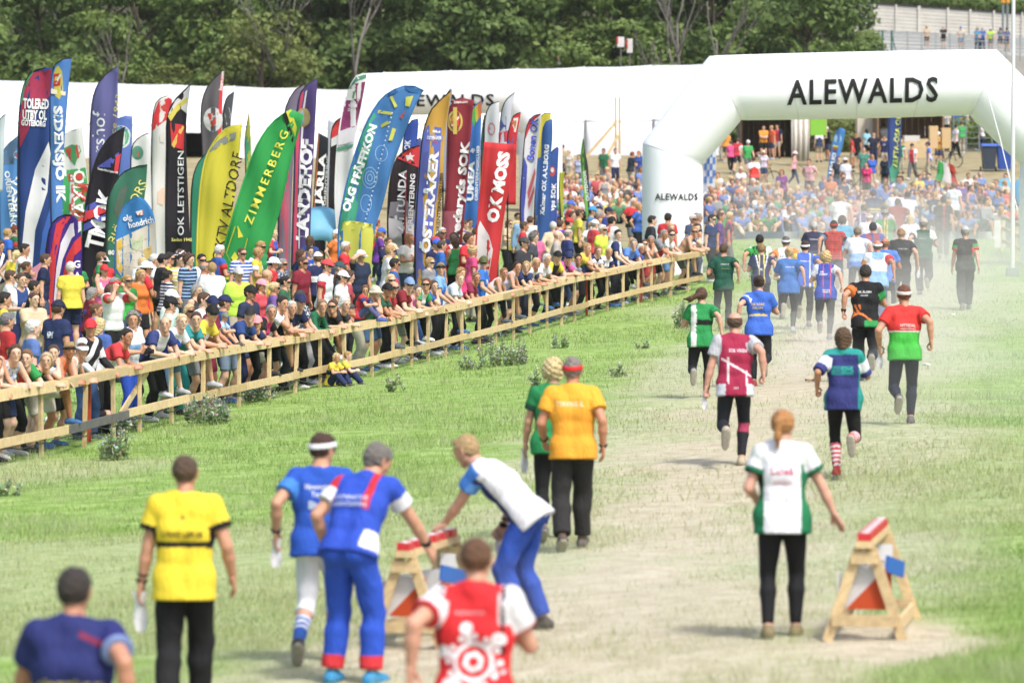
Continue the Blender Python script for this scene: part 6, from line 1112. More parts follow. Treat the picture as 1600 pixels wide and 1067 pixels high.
RUN(505, 680, dict(walk1, lean=10, head=(38, 6), lh=(-.32, .0, .98), rh=(.2, .22, .95), hip=(0, 0, .90), lf=(-.12, -.30, .20), lfp=-45, kl=(.2, 1, 0)), 'person in blue shirt with white headband and white knee breeches walking to the left stand', 1.76, rz=-4, hair=('short', '#4a3026'), gear=[('band', '#eef0f4'), ('shades',)], skin='#d09a7a', design=DES('#2456c0', (sleeves(), '#3f86dc')), texts=[('Siljansmörgåsen', .0, .40, .035, '#dfe6f2', .2), ('Tour', .0, .34, .04, '#dfe6f2', .1), ('M', .0, .25, .06, '#b8c8e6', .14)], legs=('knee', '#dfe1ea'), socks=(.42, lambda t, sg: np.where(((t * 18).astype(int) % 2 == 0)[:, None] & (t < .72)[:, None], np.array(C('#dfe4ee')), np.array(C('#2d5cb0')))), shoes='#3a3a36', extras=both(cuff('#2a2a2c', .85, 1.0), paper(-1, size=(.08, .18)), paper(1, size=(.2, .26))))
RUN(590, 695, dict(hip=(0, -.08, .92), lean=27, head=(28, 26), round_=.2, lh=(-.28, .12, .92), rh=(.34, .50, .88), rpole=(1, -.6, .2), lf=(-.16, -.02, .085), rf=(.13, .0, .085), hr=('relaxed', (.2, .6, -.75), (-1, 0, 0))), 'person in blue track suit with red and white panels punching at the left stand', 1.84, rz=-24, hair=('short', '#76706c'), skin='#d09a7c', design=DES('#2a50c4', (sleeves(), '#e9ebf2'), (lambda u, v, w, f: (np.abs(u - .74) < .07) & (v > .55) & (w < .13), '#d42a38'), (lambda u, v, w, f: (u < .10) & (v > .6) & (w < .13), '#d42a38'), (lambda u, v, w, f: (u > .80) & (v > .05) & (v < .3) & (w < .13), '#e9ebf2')), texts=[('SUUNNISTUS', -.02, .33, .034, '#c9d4f2', .26), ('ORIENTEERING', -.02, .28, .03, '#c9d4f2', .27)], legs=('trousers', '#2a56cc'), legdesign=lambda t, sd: np.where((t > .86)[:, None] & (np.abs(sd) > 0)[:, None], np.array(C('#d8303a')), np.array(C('#2a56cc'))), shoes='#2f8fc0', extras=cuff('#17181b', .80, .95, 1), hem=-.06)
RUN(728, 688, dict(hip=(0, -.12, .90), lean=42, head=(10, 22), round_=.15, lh=(-.06, .56, .80), rh=(.22, .16, .78), lf=(-.13, -.05, .085), rf=(.14, -.20, .085), hl=('relaxed', (.1, .9, -.4), (.4, 0, -.9)), hr=('fist', (0, .3, -1), (-1, 0, 0)), lpole=(-.3, -.2, -1)), 'fair haired person in white and blue shirt bending to the left stand', 1.76, rz=72, hair=('short', '#b8996a'), skin='#d8a184', design=DES('#eceef6', (lambda u, v, w, f: (f > .70) & (w < .13), '#2a3a78'), (lambda u, v, w, f: (w > .13) & (f > .6), '#5b9be6'), (lambda u, v, w, f: (v > .86) & (f > .55), '#3f7fd8')), legs=('trousers', '#2950b0'), shoes='#4a443c', extras=both(cuff('#1c1c1e', .7, .78, 1), cuff('#1c1c1e', .86, 1.0, 1), paper(1, size=(.07, .22))))
def flower():
    """six armed knot with a ring, in shirt coordinates"""
    V = []; F = []
    def poly(p): b = len(V); V.extend(p); F.append(list(range(b, b + len(p))))
    cx, cz = .025, .17; C_ = lambda r, n_=14: [(r * math.cos(t), r * math.sin(t)) for t in np.linspace(0, 6.283, n_, endpoint=False)]
    def ring(r0, r1, n_):
        for i in range(n_):
            a, b = 2 * math.pi * i / n_ + .3, 2 * math.pi * (i + 1) / n_ + .3; poly([(cx + r0 * math.cos(a), cz + r0 * math.sin(a)), (cx + r1 * math.cos(a), cz + r1 * math.sin(a)), (cx + r1 * math.cos(b), cz + r1 * math.sin(b)), (cx + r0 * math.cos(b), cz + r0 * math.sin(b))])
    ring(.030, .058, 6); ring(.086, .108, 12)
    for k in range(6):
        a = math.radians(102 + 60 * k); c, s_ = math.cos(a), math.sin(a); P = lambda r, t: (cx + c * r - s_ * t, cz + s_ * r + c * t)
        poly([P(.10, -.014), P(.165, -.012), P(.165, .012), P(.10, .014)]); q = P(.176, 0); poly([(q[0] + x, q[1] + y) for x, y in C_(.034)])
        for sg in (-1, 1): q = P(.128, sg * .036); poly([(q[0] + x, q[1] + y) for x, y in C_(.017, 10)])
    return V, F
RUN(745, 843, run(-1, lean=7, head=(3, 5)), 'person in red shirt with white flower knot emblem, lower middle foreground', 1.78, hair=('fade', '#6b4a33'), skin='#d89f84', design=DES('#e0232b', (raglan(.36), '#eeeef4'), (cuffs(.27), '#e0343c'), (lambda u, v, w, f: (np.abs(np.abs(u - .5) - .40) < .022) & (v > .45) & (w < .13), '#33101a')), texts=[(flower, 0, 0, 0, '#f2f0f4'), ('FREDRIKSTAD', .0, .415, .018, '#f0b0b4', .16)], g=.02)
RUN(895, 560, dict(walk1, lean=6, head=(8, 3), lh=(-.26, .20, .98), rh=(.28, -.02, .93)), 'grey haired person in orange yellow shirt with red headband', 1.80, rz=-2, hair=('short', '#8b807a'), gear=[('band', '#e0282c')], skin='#c98a68', g=.020, design=DES('#f0a41c', (lambda u, v, w, f: v > .72, '#f3b022')), texts=[('TYRVING IL', -.02, .375, .045, '#f6e6c0', .25)], legs=('trousers', '#2d2c2c'), shoes='#5a5048', extras=both(cuff('#2a211c', .9, 1.0), cuff('#3a2a22', .9, 1.0, 1)))
RUN(864, 561, dict(walk1, lean=7, head=(0, 3)), 'fair haired person in green shirt half hidden beside the orange shirt', 1.74, rz=-2, hair=('curly', '#d9c48f'), skin='#d8a184', fem=1, design=DES('#1f8a4e', (cuffs(.2), '#18402e'), (lambda u, v, w, f: (u > .8) & (v > .3), '#eef2ee')), legs=('tights', '#1c1c1f'), extras=paper(-1))
RUN(1224, 643, dict(walk1, lean=5, fem=1, head=(14, 2), lh=(-.20, .18, 1.02), rh=(.40, .10, .92), rf=(.10, .08, .085), lf=(-.10, -.10, .10), lfp=-10) if 0 else dict(walk1, lean=5, head=(14, 2), lh=(-.20, .20, 1.04), rh=(.40, .10, .92), rpole=(1, -.8, .2), rf=(.10, .06, .085), rfp=0, lf=(-.11, -.08, .09), lfp=-8, hr=('flat', (.4, .3, -.7), (0, 0, -1))), 'red haired person in white and green shirt walking to the right stand', 1.72, rz=-4, fem=1, hair=('pony', '#b8814a'), skin='#dfa890', design=DES('#eceef6', (sides(.335), '#177a4e'), (lambda u, v, w, f: (np.abs(u - .5) > .30) & (v > .78) & (w < .13), '#dfe6e6'), (cuffs(.225), '#15704a'), (cuffs(.285), '#16181a')), texts=[('Luleå', 0, .33, .055, '#d0607a', .17), ('XXXXX', 0, .25, .03, '#d88a9c', .14)], hem=-.12, g=.022, legs=('tights', '#1c1c20'), shoes='#8a7d58')
RUN(1148, 488, run(1, head=(-2, 6), kick=.35, lh=(-.32, .02, .84), lean=9), 'balding person in maroon shirt with light grey sleeves', 1.80, rz=-4, hair=('fringe', '#5f4a3c'), skin='#d8a088', design=DES('#a8234a', (raglan(.38), '#c2c4cc'), (lambda u, v, w, f: (np.abs(u - .30) < .022) & (v > .1) & (v < .62) & (w < .13), '#ead9e2'), (lambda u, v, w, f: (np.abs(v + .42 * u - .64) < .025) & (u > .12) & (u < .92) & (w < .13), '#ead9e2'), (lambda u, v, w, f: (np.abs(u - .78) < .02) & (v > .06) & (v < .36) & (w < .13), '#ead9e2'), (lambda u, v, w, f: (v < .10) & (np.abs(u - .5) > .28), '#dcdfea')), texts=[('SOK VIKEN', .02, .36, .04, '#ead9e2', .20), ('GO', .0, -.05, .025, '#ead9e2')], hem=-.12, legs=('tights', '#22242c'), legdesign=lambda t, sd: np.where(((t > .52) & (t < .66) & (sd > 0))[:, None], np.array(C('#a8385a')), np.array(C('#22242c'))), shoes='#b5a88e', extras=paper(-1, (.0, 0, -.1), (.06, .16)))
PONY = blown_pony()
RUN(1096, 450, run(1, head=(-3, 3), kick=.45, lean=9), 'person with streaming brown ponytail in green shirt with black band', 1.66, rz=-6, fem=1, hairmesh=PONY, hair=('pony', '#5c4030'), skin='#dba78c', design=DES('#22924c', (lambda u, v, w, f: (u > .12) & (u < .30) & (w < .13), '#e9ece8'), (lambda u, v, w, f: (v > .50) & (v < .63) & (u > .3) & (w < .13), '#16201a')), hem=-.10, legs=('tights', '#1d1f22'), shoes='#6f7074')
RUN(1186, 431, run(-1, head=(2, 3), kick=.25, lean=6), 'dark haired person in blue shirt with yellow stripe, red shoes', 1.72, rz=-4, fem=1, hair=('bun', '#3f2d26'), skin='#dba78c', design=DES('#3d6cd0', (lambda u, v, w, f: (v > .42) & (v < .475) & (np.abs(u - .5) < .34) & (w < .13), '#e6c63a'), (lambda u, v, w, f: (w > .14) & (w < .2) & (u < .5), '#e9ecf4'), (cuffs(.285), '#3a5fb8')), texts=[('OK KÅRE', 0, .355, .038, '#dcc060', .2), ('FALUN', 0, .30, .038, '#dcc060', .15)], legs=('tights', '#26272b'), shoes='#d8685a', g=.018)
RUN(1233, 387, run(1, head=(2, 3), kick=.75, lean=8), 'fair haired person in loose blue shirt with white lettering', 1.70, rz=-6, fem=1, hair=('bun', '#c9a874'), skin='#e0ac92', design='#3270bc', sleeve=.36, texts=[('SOLNA OK', .01, .40, .028, '#eef2f8', .18)], hem=-.12, g=.03, legs=('tights', '#26272b'), shoes='#a8aeb2')
RUN(1318, 512, run(-1, head=(4, 4), kick=.5, lean=6, lh=(-.3, .05, 1.0)), 'brown haired person in navy and teal shirt with red striped socks', 1.66, rz=-4, fem=1, fat=.01, hair=('bob', '#5e452f'), skin='#c98e6c', design=DES('#2e3472', (lambda u, v, w, f: (w > .12) & (w < .34), '#e2e6ee'), (lambda u, v, w, f: (w >= .34), '#3a4284'), (sides(.43), '#178f88'), (lambda u, v, w, f: (v > .56) & (v < .72) & (np.sin(v * 150) > -.3) & (np.abs(u - .5) < .3) & (w < .13), '#1f9a92'), (lambda u, v, w, f: v > .95, '#1f9a92')), sleeve=.46, hem=-.13, g=.02, legs=('tights', '#141416'), socks=(.30, lambda t, sg: np.where(((t * 16).astype(int) % 2 == 0)[:, None], np.array(C('#f0e6e8')), np.array(C('#d8384a')))), shoes='#c8483e')
RUN(1412, 447, run(1, head=(-8, 4), kick=.15, lean=7, lh=(-.30, .06, .95)), 'person in red and green shirt with white and red headband', 1.80, rz=-2, hair=('short', '#7a4c36'), gear=[('band', '#e8dcdc')], skin='#d29a7c', design=DES('#3fb83e', (lambda u, v, w, f: (v > .52) | (w > .12), '#e03430'), (lambda u, v, w, f: (v > .50) & (v < .535) & (w < .13), '#eef0ee')), texts=[('NITTEDAL', .02, .305, .036, '#f4dcd8', .19), ('ORIENTERING', .02, .27, .018, '#f4dcd8', .19)], legs=('tights', '#1d2236'), shoes='#5d5c5c', extras=paper(-1), loose=.009)
RUN(1352, 415, run(-1, head=(-4, 4), kick=.3, lean=9), 'person in black, orange and green shirt with white lettering', 1.80, rz=-4, hair=('short', '#3a322e'), skin='#cf977a', design=DES('#1e1f22', (lambda u, v, w, f: (w > .12) & (u < .5), '#e07a34'), (lambda u, v, w, f: (w > .12) & (u > .5), '#2f9a52'), (lambda u, v, w, f: (u < .36) & (v > .24) & (v < .5) & (np.sin(u * 40 + v * 30) > -.1) & (w < .13), '#e07a34'), (lambda u, v, w, f: (np.abs(v - .14 - .12 * np.sin(u * 5)) < .03) & (w < .13), '#e07a34'), (lambda u, v, w, f: (v < .09) & (u > .5), '#2f9a52')), texts=[('OK ÄLGEN', .0, .40, .033, '#e9ecee', .2), ('GRUMS', .0, .35, .026, '#b8bcc0', .11)], legs=('trousers', '#1f2126'), shoes='#4a4a4c', extras=both(cuff('#1a1a1c', .8, 1), paper(1)))
RUN(1131, 382, run(1, head=(16, 3), kick=.2, lean=5, lh=(-.2, .2, 1.05)), 'person in dark green shirt with small white lettering beside the fence', 1.76, rz=-6, hair=('short', '#5a4433'), gear=[('shades',)], skin='#d29a7c', design=DES('#1c5544', (cuffs(.9), '#1c5544')), texts=[('LÄNNA IF', .02, .40, .025, '#dfe8e2', .16), ('~~~~', .03, .31, .03, '#b8b878', .16)], legs=('tights', '#25262a'), shoes='#5d5d60', extras=cuff('#17181b', .1, .45, -1, .012))
RUN(1187, 367, run(-1, head=(0, 3), kick=.3), 'dark haired person in green, black and white shirt, left of the pack', 1.78, hair=('short', '#2a2420'), skin='#d29a7c', design=DES('#2f9a44', (lambda u, v, w, f: (np.sin(u * 36) * np.sin(v * 28) > .1) & (w < .13), '#1a1f1b'), (sides(.38), '#dfe6de')), legs=('tights', '#1d1e21'))
RUN(1190, 382, run(1, head=(0, 3), kick=.2), 'fair haired youth in navy shirt with yellow stripes', 1.66, hair=('short', '#9a7a52'), skin='#dfab90', design=DES('#27305e', (lambda u, v, w, f: (np.abs(np.abs(u - .5) - .12) < .035) & (w < .13), '#e0d25a'), (lambda u, v, w, f: (np.abs(np.abs(u - .5) - .30 + .3 * (1 - v)) < .03) & (v > .5) & (w < .13), '#e6e8ec')), texts=[('K', 0, .2, .06, '#e6e8ec')], legs=('shorts', '#22283e'))
RUN(1228, 370, run(-1, head=(-2, 3), kick=.4), 'person with white headband in white shirt with orange shoulders', 1.78, hair=('short', '#6e6a68'), gear=[('band', '#eef0f4')], skin='#cf977a', design=DES('#eceef2', (lambda u, v, w, f: (w > .12) | ((v > .8) & (np.abs(u - .5) > .36)), '#e8873e')), texts=[('Lerum', 0, .36, .045, '#3a3c40', .18), ('SOK', 0, .29, .045, '#3a3c40', .12)], legs=('tights', '#1d1e21'))
RUN(1258, 377, run(1, head=(3, 3), kick=.3), 'person with white headband in royal blue shirt with yellow sides', 1.78, hair=('short', '#4a352a'), gear=[('band', '#eef0f4')], skin='#cf977a', design=DES('#2f62c8', (sides(.37), '#e6c93c'), (lambda u, v, w, f: (np.abs(u - .72) < .03) & (w < .13), '#e8ecf6')), texts=[('IFK MORA OK', 0, .38, .028, '#e8ecf6', .2)], legs=('tights', '#25262a'), hem=-.13)
RUN(1290, 393, run(1, head=(-6, 3), kick=.1), 'fair haired person in blue and white shirt with red stripes', 1.70, fem=1, hair=('curly', '#d8bd84'), skin='#dfab90', design=DES('#3450ae', (raglan(.36), '#e3e7f2'), (lambda u, v, w, f: (np.abs(np.abs(u - .55) - .16) < .02) & (w < .13), '#d8485a')), texts=[('OK', -.08, .38, .035, '#eef0f6'), ('DJERF', -.05, .33, .035, '#eef0f6', .15), ('HANÅS', .0, .02, .03, '#e6e9f2', .14), ('VÄRMDÖ', .0, -.02, .03, '#e6e9f2', .15)], legs=('tights', '#36373a'), hem=-.13)
def plaid(u, v, w, f):
    c = paint(len(u), '#d8382e'); c[(np.sin(u * 60) > .2)] *= .45; c[(np.sin(v * 62) > .2)] *= .45; c[w > .12] = np.array(C('#1f1f22')); c[w > .26] = np.array(C('#6a9ad8')); return c
RUN(1303, 345, run(-1, head=(0, 3), kick=.3), 'person in red and black checked shirt with red headband', 1.82, hair=('short', '#3a2a22'), gear=[('band', '#c8282c')], skin='#d29a7c', design=plaid, legs=('trousers', '#27345a'), shoes='#b05a50')
RUN(1272, 347, run(1, head=(0, 3)), 'white haired person in dark navy shirt in the pack', 1.76, hair=('short', '#c8c6c4'), skin='#d29a7c', design=DES('#2a2c4c'), texts=[('LIDINGÖ SOK', 0, .36, .026, '#dfe2ee', .22)], legs=('tights', '#25262a'))
RUN(1316, 338, run(-1, head=(4, 3)), 'dark haired person in turquoise shirt beside the white headbands', 1.74, hair=('curly', '#5a4636'), skin='#dfab90', design=DES('#4fa8cc', (band(.3, .6), '#7cc4de')), legs=('tights', '#25262a'))
RUN(1340, 355, run(1, head=(-3, 3), kick=.3), 'balding person in pale blue and white shirt', 1.78, hair=('fade', '#8a7a6a'), skin='#d8a58a', design=DES('#dfe6f2', (lambda u, v, w, f: v < .45, '#8fb6e2'), (lambda u, v, w, f: v < .12, '#4a7ac8')), legs=('tights', '#26272c'))
RUN(1364, 348, run(-1, head=(0, 3), kick=.4), 'black haired person in red and blue shirt', 1.80, hair=('short', '#17161a'), skin='#c98e70', design=DES('#9c2a4a', (raglan(.36), '#3a4aa8'), (lambda u, v, w, f: (np.abs(u - .5) < .06) & (w < .13), '#2c3a8c')), legs=('trousers', '#26304e'))
RUN(1371, 376, run(1, head=(-2, 3), kick=.25), 'balding person in white and sky blue shirt with orange sleeves and headband', 1.78, hair=('fringe', '#8a7a70'), gear=[('band', '#eef0f4')], skin='#c98e70', fat=.01, design=DES('#e6ecf4', (lambda u, v, w, f: v < .42, '#8cbcec'), (lambda u, v, w, f: (w > .12), '#e89a4a'), (lambda u, v, w, f: (w > .12) & (u > .5), '#d8404a'), (lambda u, v, w, f: (v > .84) & (np.abs(u - .5) < .28), '#7fb0e8')), texts=[('FRANCE', .0, .415, .028, '#3a5ab0', .16)], legs=('trousers', '#2a4a8e'), shoes='#4a4a4c', g=.022)
RUN(1383, 372, run(-1, head=(0, 3)), 'balding person in blue shirt just behind the orange sleeves', 1.76, hair=('fringe', '#a0745a'), skin='#c98468', design=DES('#5a86d8'), legs=('tights', '#25262a'))
RUN(1408, 357, run(1, head=(-8, 3), kick=.2, rh=(.34, .02, .95)), 'person in plain black shirt holding a white map', 1.80, hair=('fade', '#a8845e'), skin='#dba58a', design=DES('#1b1b1e'), texts=[('ATT VINNA TIOMILA', .02, .35, .02, '#d8d8dc', .2), ('.', 0, .32, .02, '#d8d8dc')], legs=('trousers', '#1d1e22'), extras=paper(1))
RUN(1443, 343, run(-1, head=(0, 3), kick=.2), 'person with grey cap in dark green shirt and white sleeves', 1.80, hair=('short', '#9a948c'), gear=[('cap', '#b9b4a8')], skin='#d8a088', fat=.01, design=DES('#2a5a48', (raglan(.36), '#dfe2de'), (cuffs(.25), '#222428')), texts=[('SKOGS', .0, .34, .035, '#9ab0a4', .18)], legs=('trousers', '#3a3c3e'), shoes='#55534f')
RUN(1508, 355, dict(walk1, head=(2, 4), lean=5, lh=(-.27, .1, .86)), 'person with grey cap in black shirt with green and red sleeves, walking alone', 1.76, rz=0, hair=('short', '#a8a29a'), gear=[('cap', '#b8bcba')], skin='#d0a088', design=DES('#3a3838', (lambda u, v, w, f: (w > .10), '#33a05c'), (cuffs(.215), '#d83e3a')), legs=('trousers', '#2d2c2d'), shoes='#5d5a56')
# pack under the arch
RUN(1313, 303, run(1, head=(0, 3), kick=.1), 'tall fair haired person in plain white shirt and black shorts', 1.86, hair=('short', '#c89a5e'), skin='#dba78c', design=DES('#f0f1f4'), legs=('trousers', '#1e1f24'), g=.024)
RUN(1358, 333, run(1, head=(0, 3)), 'person with white headband in white shirt with dark lettering under the arch', 1.76, hair=('bald', '#888888'), gear=[('band', '#eceef2')], skin='#d8a088', design=DES('#e9ebf0'), texts=[('TAIK', 0, .34, .05, '#33363c', .18)], legs=('tights', '#25262a'))
RUN(1383, 328, run(-1, head=(0, 3)), 'grey haired person in green shirt with yellow and black stripes', 1.76, hair=('short', '#9a9692'), gear=[('band', '#2a2a2c')], skin='#d29a7c', design=DES('#3a8a44', (lambda u, v, w, f: (np.abs(np.abs(u - .6) - .07) < .03) & (w < .13), '#e6d24a'), (lambda u, v, w, f: (np.abs(u - .6) < .04) & (w < .13), '#1b1d1b')), legs=('tights', '#25262a'))
RUN(1403, 310, run(1, head=(0, 3)), 'person in plain red shirt in the middle of the pack', 1.82, hair=('fade', '#6a5a50'), skin='#c98e70', fat=.012, design=DES('#dd3434'), legs=('trousers', '#26272c'), g=.024)
RUN(1422, 336, run(-1, head=(0, 3)), 'long fair haired person in white shirt behind the red shirt', 1.68, fem=1, hair=('long', '#d8c08a'), skin='#e0ac92', design=DES('#eceef2'), texts=[('TEAM', 0, .32, .04, '#9aa0ac', .16)], legs=('tights', '#25262a'))
RUN(1350, 320, run(-1, head=(0, 3)), 'brown haired person in purple shirt with white lines', 1.72, fem=1, hair=('bun', '#5a3f2e'), skin='#dba78c', design=DES('#4a3a78', (lambda u, v, w, f: (np.abs(np.abs(u - .5) - .2) < .03) & (w < .13), '#dfe0ee'), (sides(.36), '#c8406a')), legs=('tights', '#25262a'))
RUN(1381, 320, run(1, head=(0, 3)), 'brown haired person in pale violet shirt beside the purple shirt', 1.72, fem=1, hair=('bun', '#6a4c38'), skin='#dba78c', design=DES('#8a7ab8', (raglan(.36), '#dcd8ea')), legs=('tights', '#25262a'))
RUN(1365, 297, run(-1, head=(0, 3)), 'dark haired person in navy shirt with yellow band far in the pack', 1.80, hair=('short', '#3a322c'), skin='#cf977a', design=DES('#2a3a5e', (band(.3, .36), '#e0cc4a'), (band(.42, .52), '#d8c650')), legs=('tights', '#2a3a5e'))
RUN(1400, 296, run(1, head=(0, 3)), 'grey haired person in white and blue shirt far in the pack', 1.78, hair=('short', '#a39c94'), skin='#cf977a', fat=.01, design=DES('#e9ecf2', (lambda u, v, w, f: (np.abs(u - .5) < .16) & (v < .85) & (w < .13), '#3f74c8'), (lambda u, v, w, f: (np.abs(u - .5) < .1) & (v < .5) & (w < .13), '#e0cc4a')), legs=('tights', '#25262a'))
RUN(1418, 300, run(-1, head=(0, 3)), 'black haired person in white shirt with blue cuffs far in the pack', 1.78, hair=('short', '#1f1d20'), skin='#c98e70', design=DES('#e6eaf2', (cuffs(.2), '#34529a')), legs=('tights', '#25262a'))
def roundel():
    V = []; F = []
    for i in range(16):
        a, b = i * math.pi / 8, (i + 1) * math.pi / 8; k = len(V); V += [(.07 * math.cos(a), .27 + .07 * math.sin(a)), (.10 * math.cos(a), .27 + .10 * math.sin(a)), (.10 * math.cos(b), .27 + .10 * math.sin(b)), (.07 * math.cos(b), .27 + .07 * math.sin(b))]; F.append([k, k + 1, k + 2, k + 3])
    return V, F
RUN(1460, 300, run(1, head=(0, 3)), 'fair haired person in blue and yellow shirt with round badge', 1.72, fem=1, hair=('pony', '#b8945c'), skin='#dba78c', design=DES('#27325e', (lambda u, v, w, f: (w > .12), '#dcc24a'), (lambda u, v, w, f: (v < .22), '#3a6ac0')), texts=[(roundel, 0, 0, 0, '#e6dcc0'), ('W', 0, .235, .07, '#e0c84a', .09)], legs=('tights', '#1f2024'))
RUN(1490, 285, dict(walk1, head=(-20, 3)), 'person in pale printed shirt and black trousers walking at the lane edge', 1.74, fem=1, hair=('short', '#8a6a50'), skin='#dba78c', design=DES('#dfe6ec', (lambda u, v, w, f: (np.sin(u * 50) * np.sin(v * 44) > .55) & (w < .13), '#9fb4c8')), legs=('tights', '#26272b'), shoes='#c86a4e')
RUN(1474, 308, dict(walk1, head=(10, 3), lean=2), 'person in black vest with red stripe standing at the lane edge', 1.76, hair=('short', '#3a2f2a'), skin='#cf977a', design=DES('#222428', (lambda u, v, w, f: (np.abs(u - .56) < .07) & (w < .13), '#a83438')), legs=('trousers', '#232428'))
for i, (p, o) in enumerate(PAPERS):
    lb = o['label']; import re as _re
    tag(p, ' '.join(lb.split()[:5 if i != 2 else 4]) + (' and white headband' if i in (1, 2) else '') if 0 else 'white folded map ' + ('hanging from right hand' if i == 2 else 'held') + ' of the ' + ' '.join(lb.split()[:(6 if i == 2 else 8)]), 'map', 'maps carried by runners')
# ---------------------------------------------------------------- control stands with punching boxes
M_TRES = mat('fresh_pine', C('#e0c492'), .7, .22, 7, .2, rand=.14); M_ORNG = mat('orange_nylon', C('#e0551f'), .65, .05, 3, 0, .3, 0, .25); M_WNYL = mat('white_nylon', C('#eeeeee'), .65, .03, 3, 0, .3, 0, .25)
def control_stand(px, py, rz, label):
    p = ray_ground(px, py); r = empty('control_stand', p, rz); tag(r, label, 'stand', 'wooden control stands'); H, W_, L_ = .69, .28, 1.25
    for y in (0, L_):
        for sg in (-1, 1): MB().bar((sg * W_, y, 0), (sg * .045, y, H), .032, .075, up=(1, 0, 0)).build('leg', M_TRES, r)
        MB().bar((-W_ * .86, y - .036, .16), (W_ * .86, y - .036, .16), .026, .08).build('cross_bar', M_TRES, r); MB().bar((-.10, y - .036, .62), (.10, y - .036, .62), .026, .085).build('gusset', M_TRES, r)
    MB().bar((0, -.08, H + .03), (0, L_ + .08, H + .03), .12, .05).build('top_plank', M_TRES, r); MB().bar((.24, .0, .12), (.24, L_, .12), .03, .10).build('side_rail', M_TRES, r); MB().bar((-.24, .0, .12), (-.24, L_, .12), .03, .10).build('side_rail', M_TRES, r)
    for k, y in enumerate((.0, .24, .48, .72, .96, 1.2)):
        b = MB(); b.box((0, y, H + .085), (.10, .15, .055)).build('punch_box', hexmat('#d8363a', .4), r); MB().tube([(0, y - .03, H + .112), (0, y - .03, H + .122)], .03, 12).build('punch_hole', hexmat('#f0eeee', .4), r); MB().box((0, y + .045, H + .116), (.07, .03, .006)).build('number_plate', hexmat('#f4f2f2'), r)
    for y, k in ((.12, 1), (L_ * .72, .8)):
        s = .17 * k; zc = .39
        for a, sgn in ((90, 0), (210, 1), (330, 2)):
            t0 = math.radians(a); t1 = math.radians(a + 120); A_ = Vector((math.cos(t0) * s, y + math.sin(t0) * s, 0)); B_ = Vector((math.cos(t1) * s, y + math.sin(t1) * s, 0)); u, d = Vector((0, 0, zc + s * .9)), Vector((0, 0, zc - s * .9))
            link('flag_panel_white', raw_mesh('flag_panel_white', [A_ + u, B_ + u, A_ + d], [[0, 1, 2]], [M_WNYL]), r); link('flag_panel_orange', raw_mesh('flag_panel_orange', [B_ + u, B_ + d, A_ + d], [[0, 1, 2]], [M_ORNG]), r)
        MB().tube([(0, y, zc + s * .9), (0, y, H)], .004, 4).build('flag_cord', M_BLACK, r)
    MB().bar((.10, .62, .52), (.19, 1.0, .44), .02, .12).build('blue_strap', hexmat('#2f6cc0'), r); MB().box((.05, 1.0, .54), (.12, .012, .18)).build('code_card', hexmat('#f2f2f4'), r); MB().box((-.20, .1, .42), (.012, .12, .16)).build('code_card', hexmat('#ecedf2'), r)
control_stand(634, 1012, math.radians(-15), 'left wooden control stand with red punch boxes, people punching at it'); control_stand(1352, 1003, math.radians(-10), 'right wooden control stand with red punch boxes and orange flag')
# ---------------------------------------------------------------- litter
for i, (px, py, lb) in enumerate(((1447, 572, 'white paper scrap on the grass right of the red and green runner'), (1488, 494, 'white paper scrap near the lone walker with grey cap'), (1265, 597, 'small brown scrap on the lane left of the navy and teal runner'))):
    p = ray_ground(px, py); q = []
    for a in range(4):
        for b in range(3): q.append((p.x + (a - 1.5) * .045, p.y + (b - 1) * .06, p.z + .035 + .02 * math.sin(a * 2 + b * 3 + i)))
    o = link('paper_scrap', raw_mesh('paper_scrap', q, np.array([(a * 3 + b, a * 3 + 3 + b, a * 3 + 4 + b, a * 3 + 1 + b) for a in range(3) for b in range(2)]), [hexmat('#f0f0ee' if i < 2 else '#c8904e')], True)); o.modifiers.new('t', 'SOLIDIFY').thickness = .003; tag(o, lb, 'litter')
# ---------------------------------------------------------------- spectators at the fence and on the hill
NAMES = {'white': '#eeeeee', 'grey': '#8f9194', 'black': '#1a1b1e', 'navy': '#232c5c', 'blue': '#2f5cc0', 'light blue': '#86b8e6', 'red': '#d8323a', 'maroon': '#8a2438', 'orange': '#e87a34', 'yellow': '#ead83c', 'green': '#2f9a50', 'dark green': '#1f5240', 'lime': '#b8e84a', 'pink': '#e85a9a', 'purple': '#6a3a98', 'beige': '#d8c4a4', 'peach': '#eac0a4', 'teal': '#1f8f92', 'brown': '#6a4a34'}
def cname(c):
    c = np.array(col(c)) ** .45; return min(NAMES, key=lambda k: np.sum((np.array(C(NAMES[k])) ** .45 - c) ** 2))
HAIRN = [('#17161a', 'black haired'), ('#4a3626', 'brown haired'), ('#2e2420', 'dark haired'), ('#c9a668', 'fair haired'), ('#e0cfa0', 'blonde'), ('#a8a6a4', 'grey haired'), ('#dcdad6', 'white haired'), ('#8a4a2a', 'red haired'), ('#7a5c40', 'light brown haired')]
def hname(h):
    if h is None or h[0] == 'bald': return 'bald'
    c = np.array(col(h[1])) ** .45; n = min(HAIRN, key=lambda k: np.sum((np.array(C(k[0])) ** .45 - c) ** 2))[1]; return 'balding' if h[0] == 'fringe' else ('long ' + n if h[0] == 'long' else n)
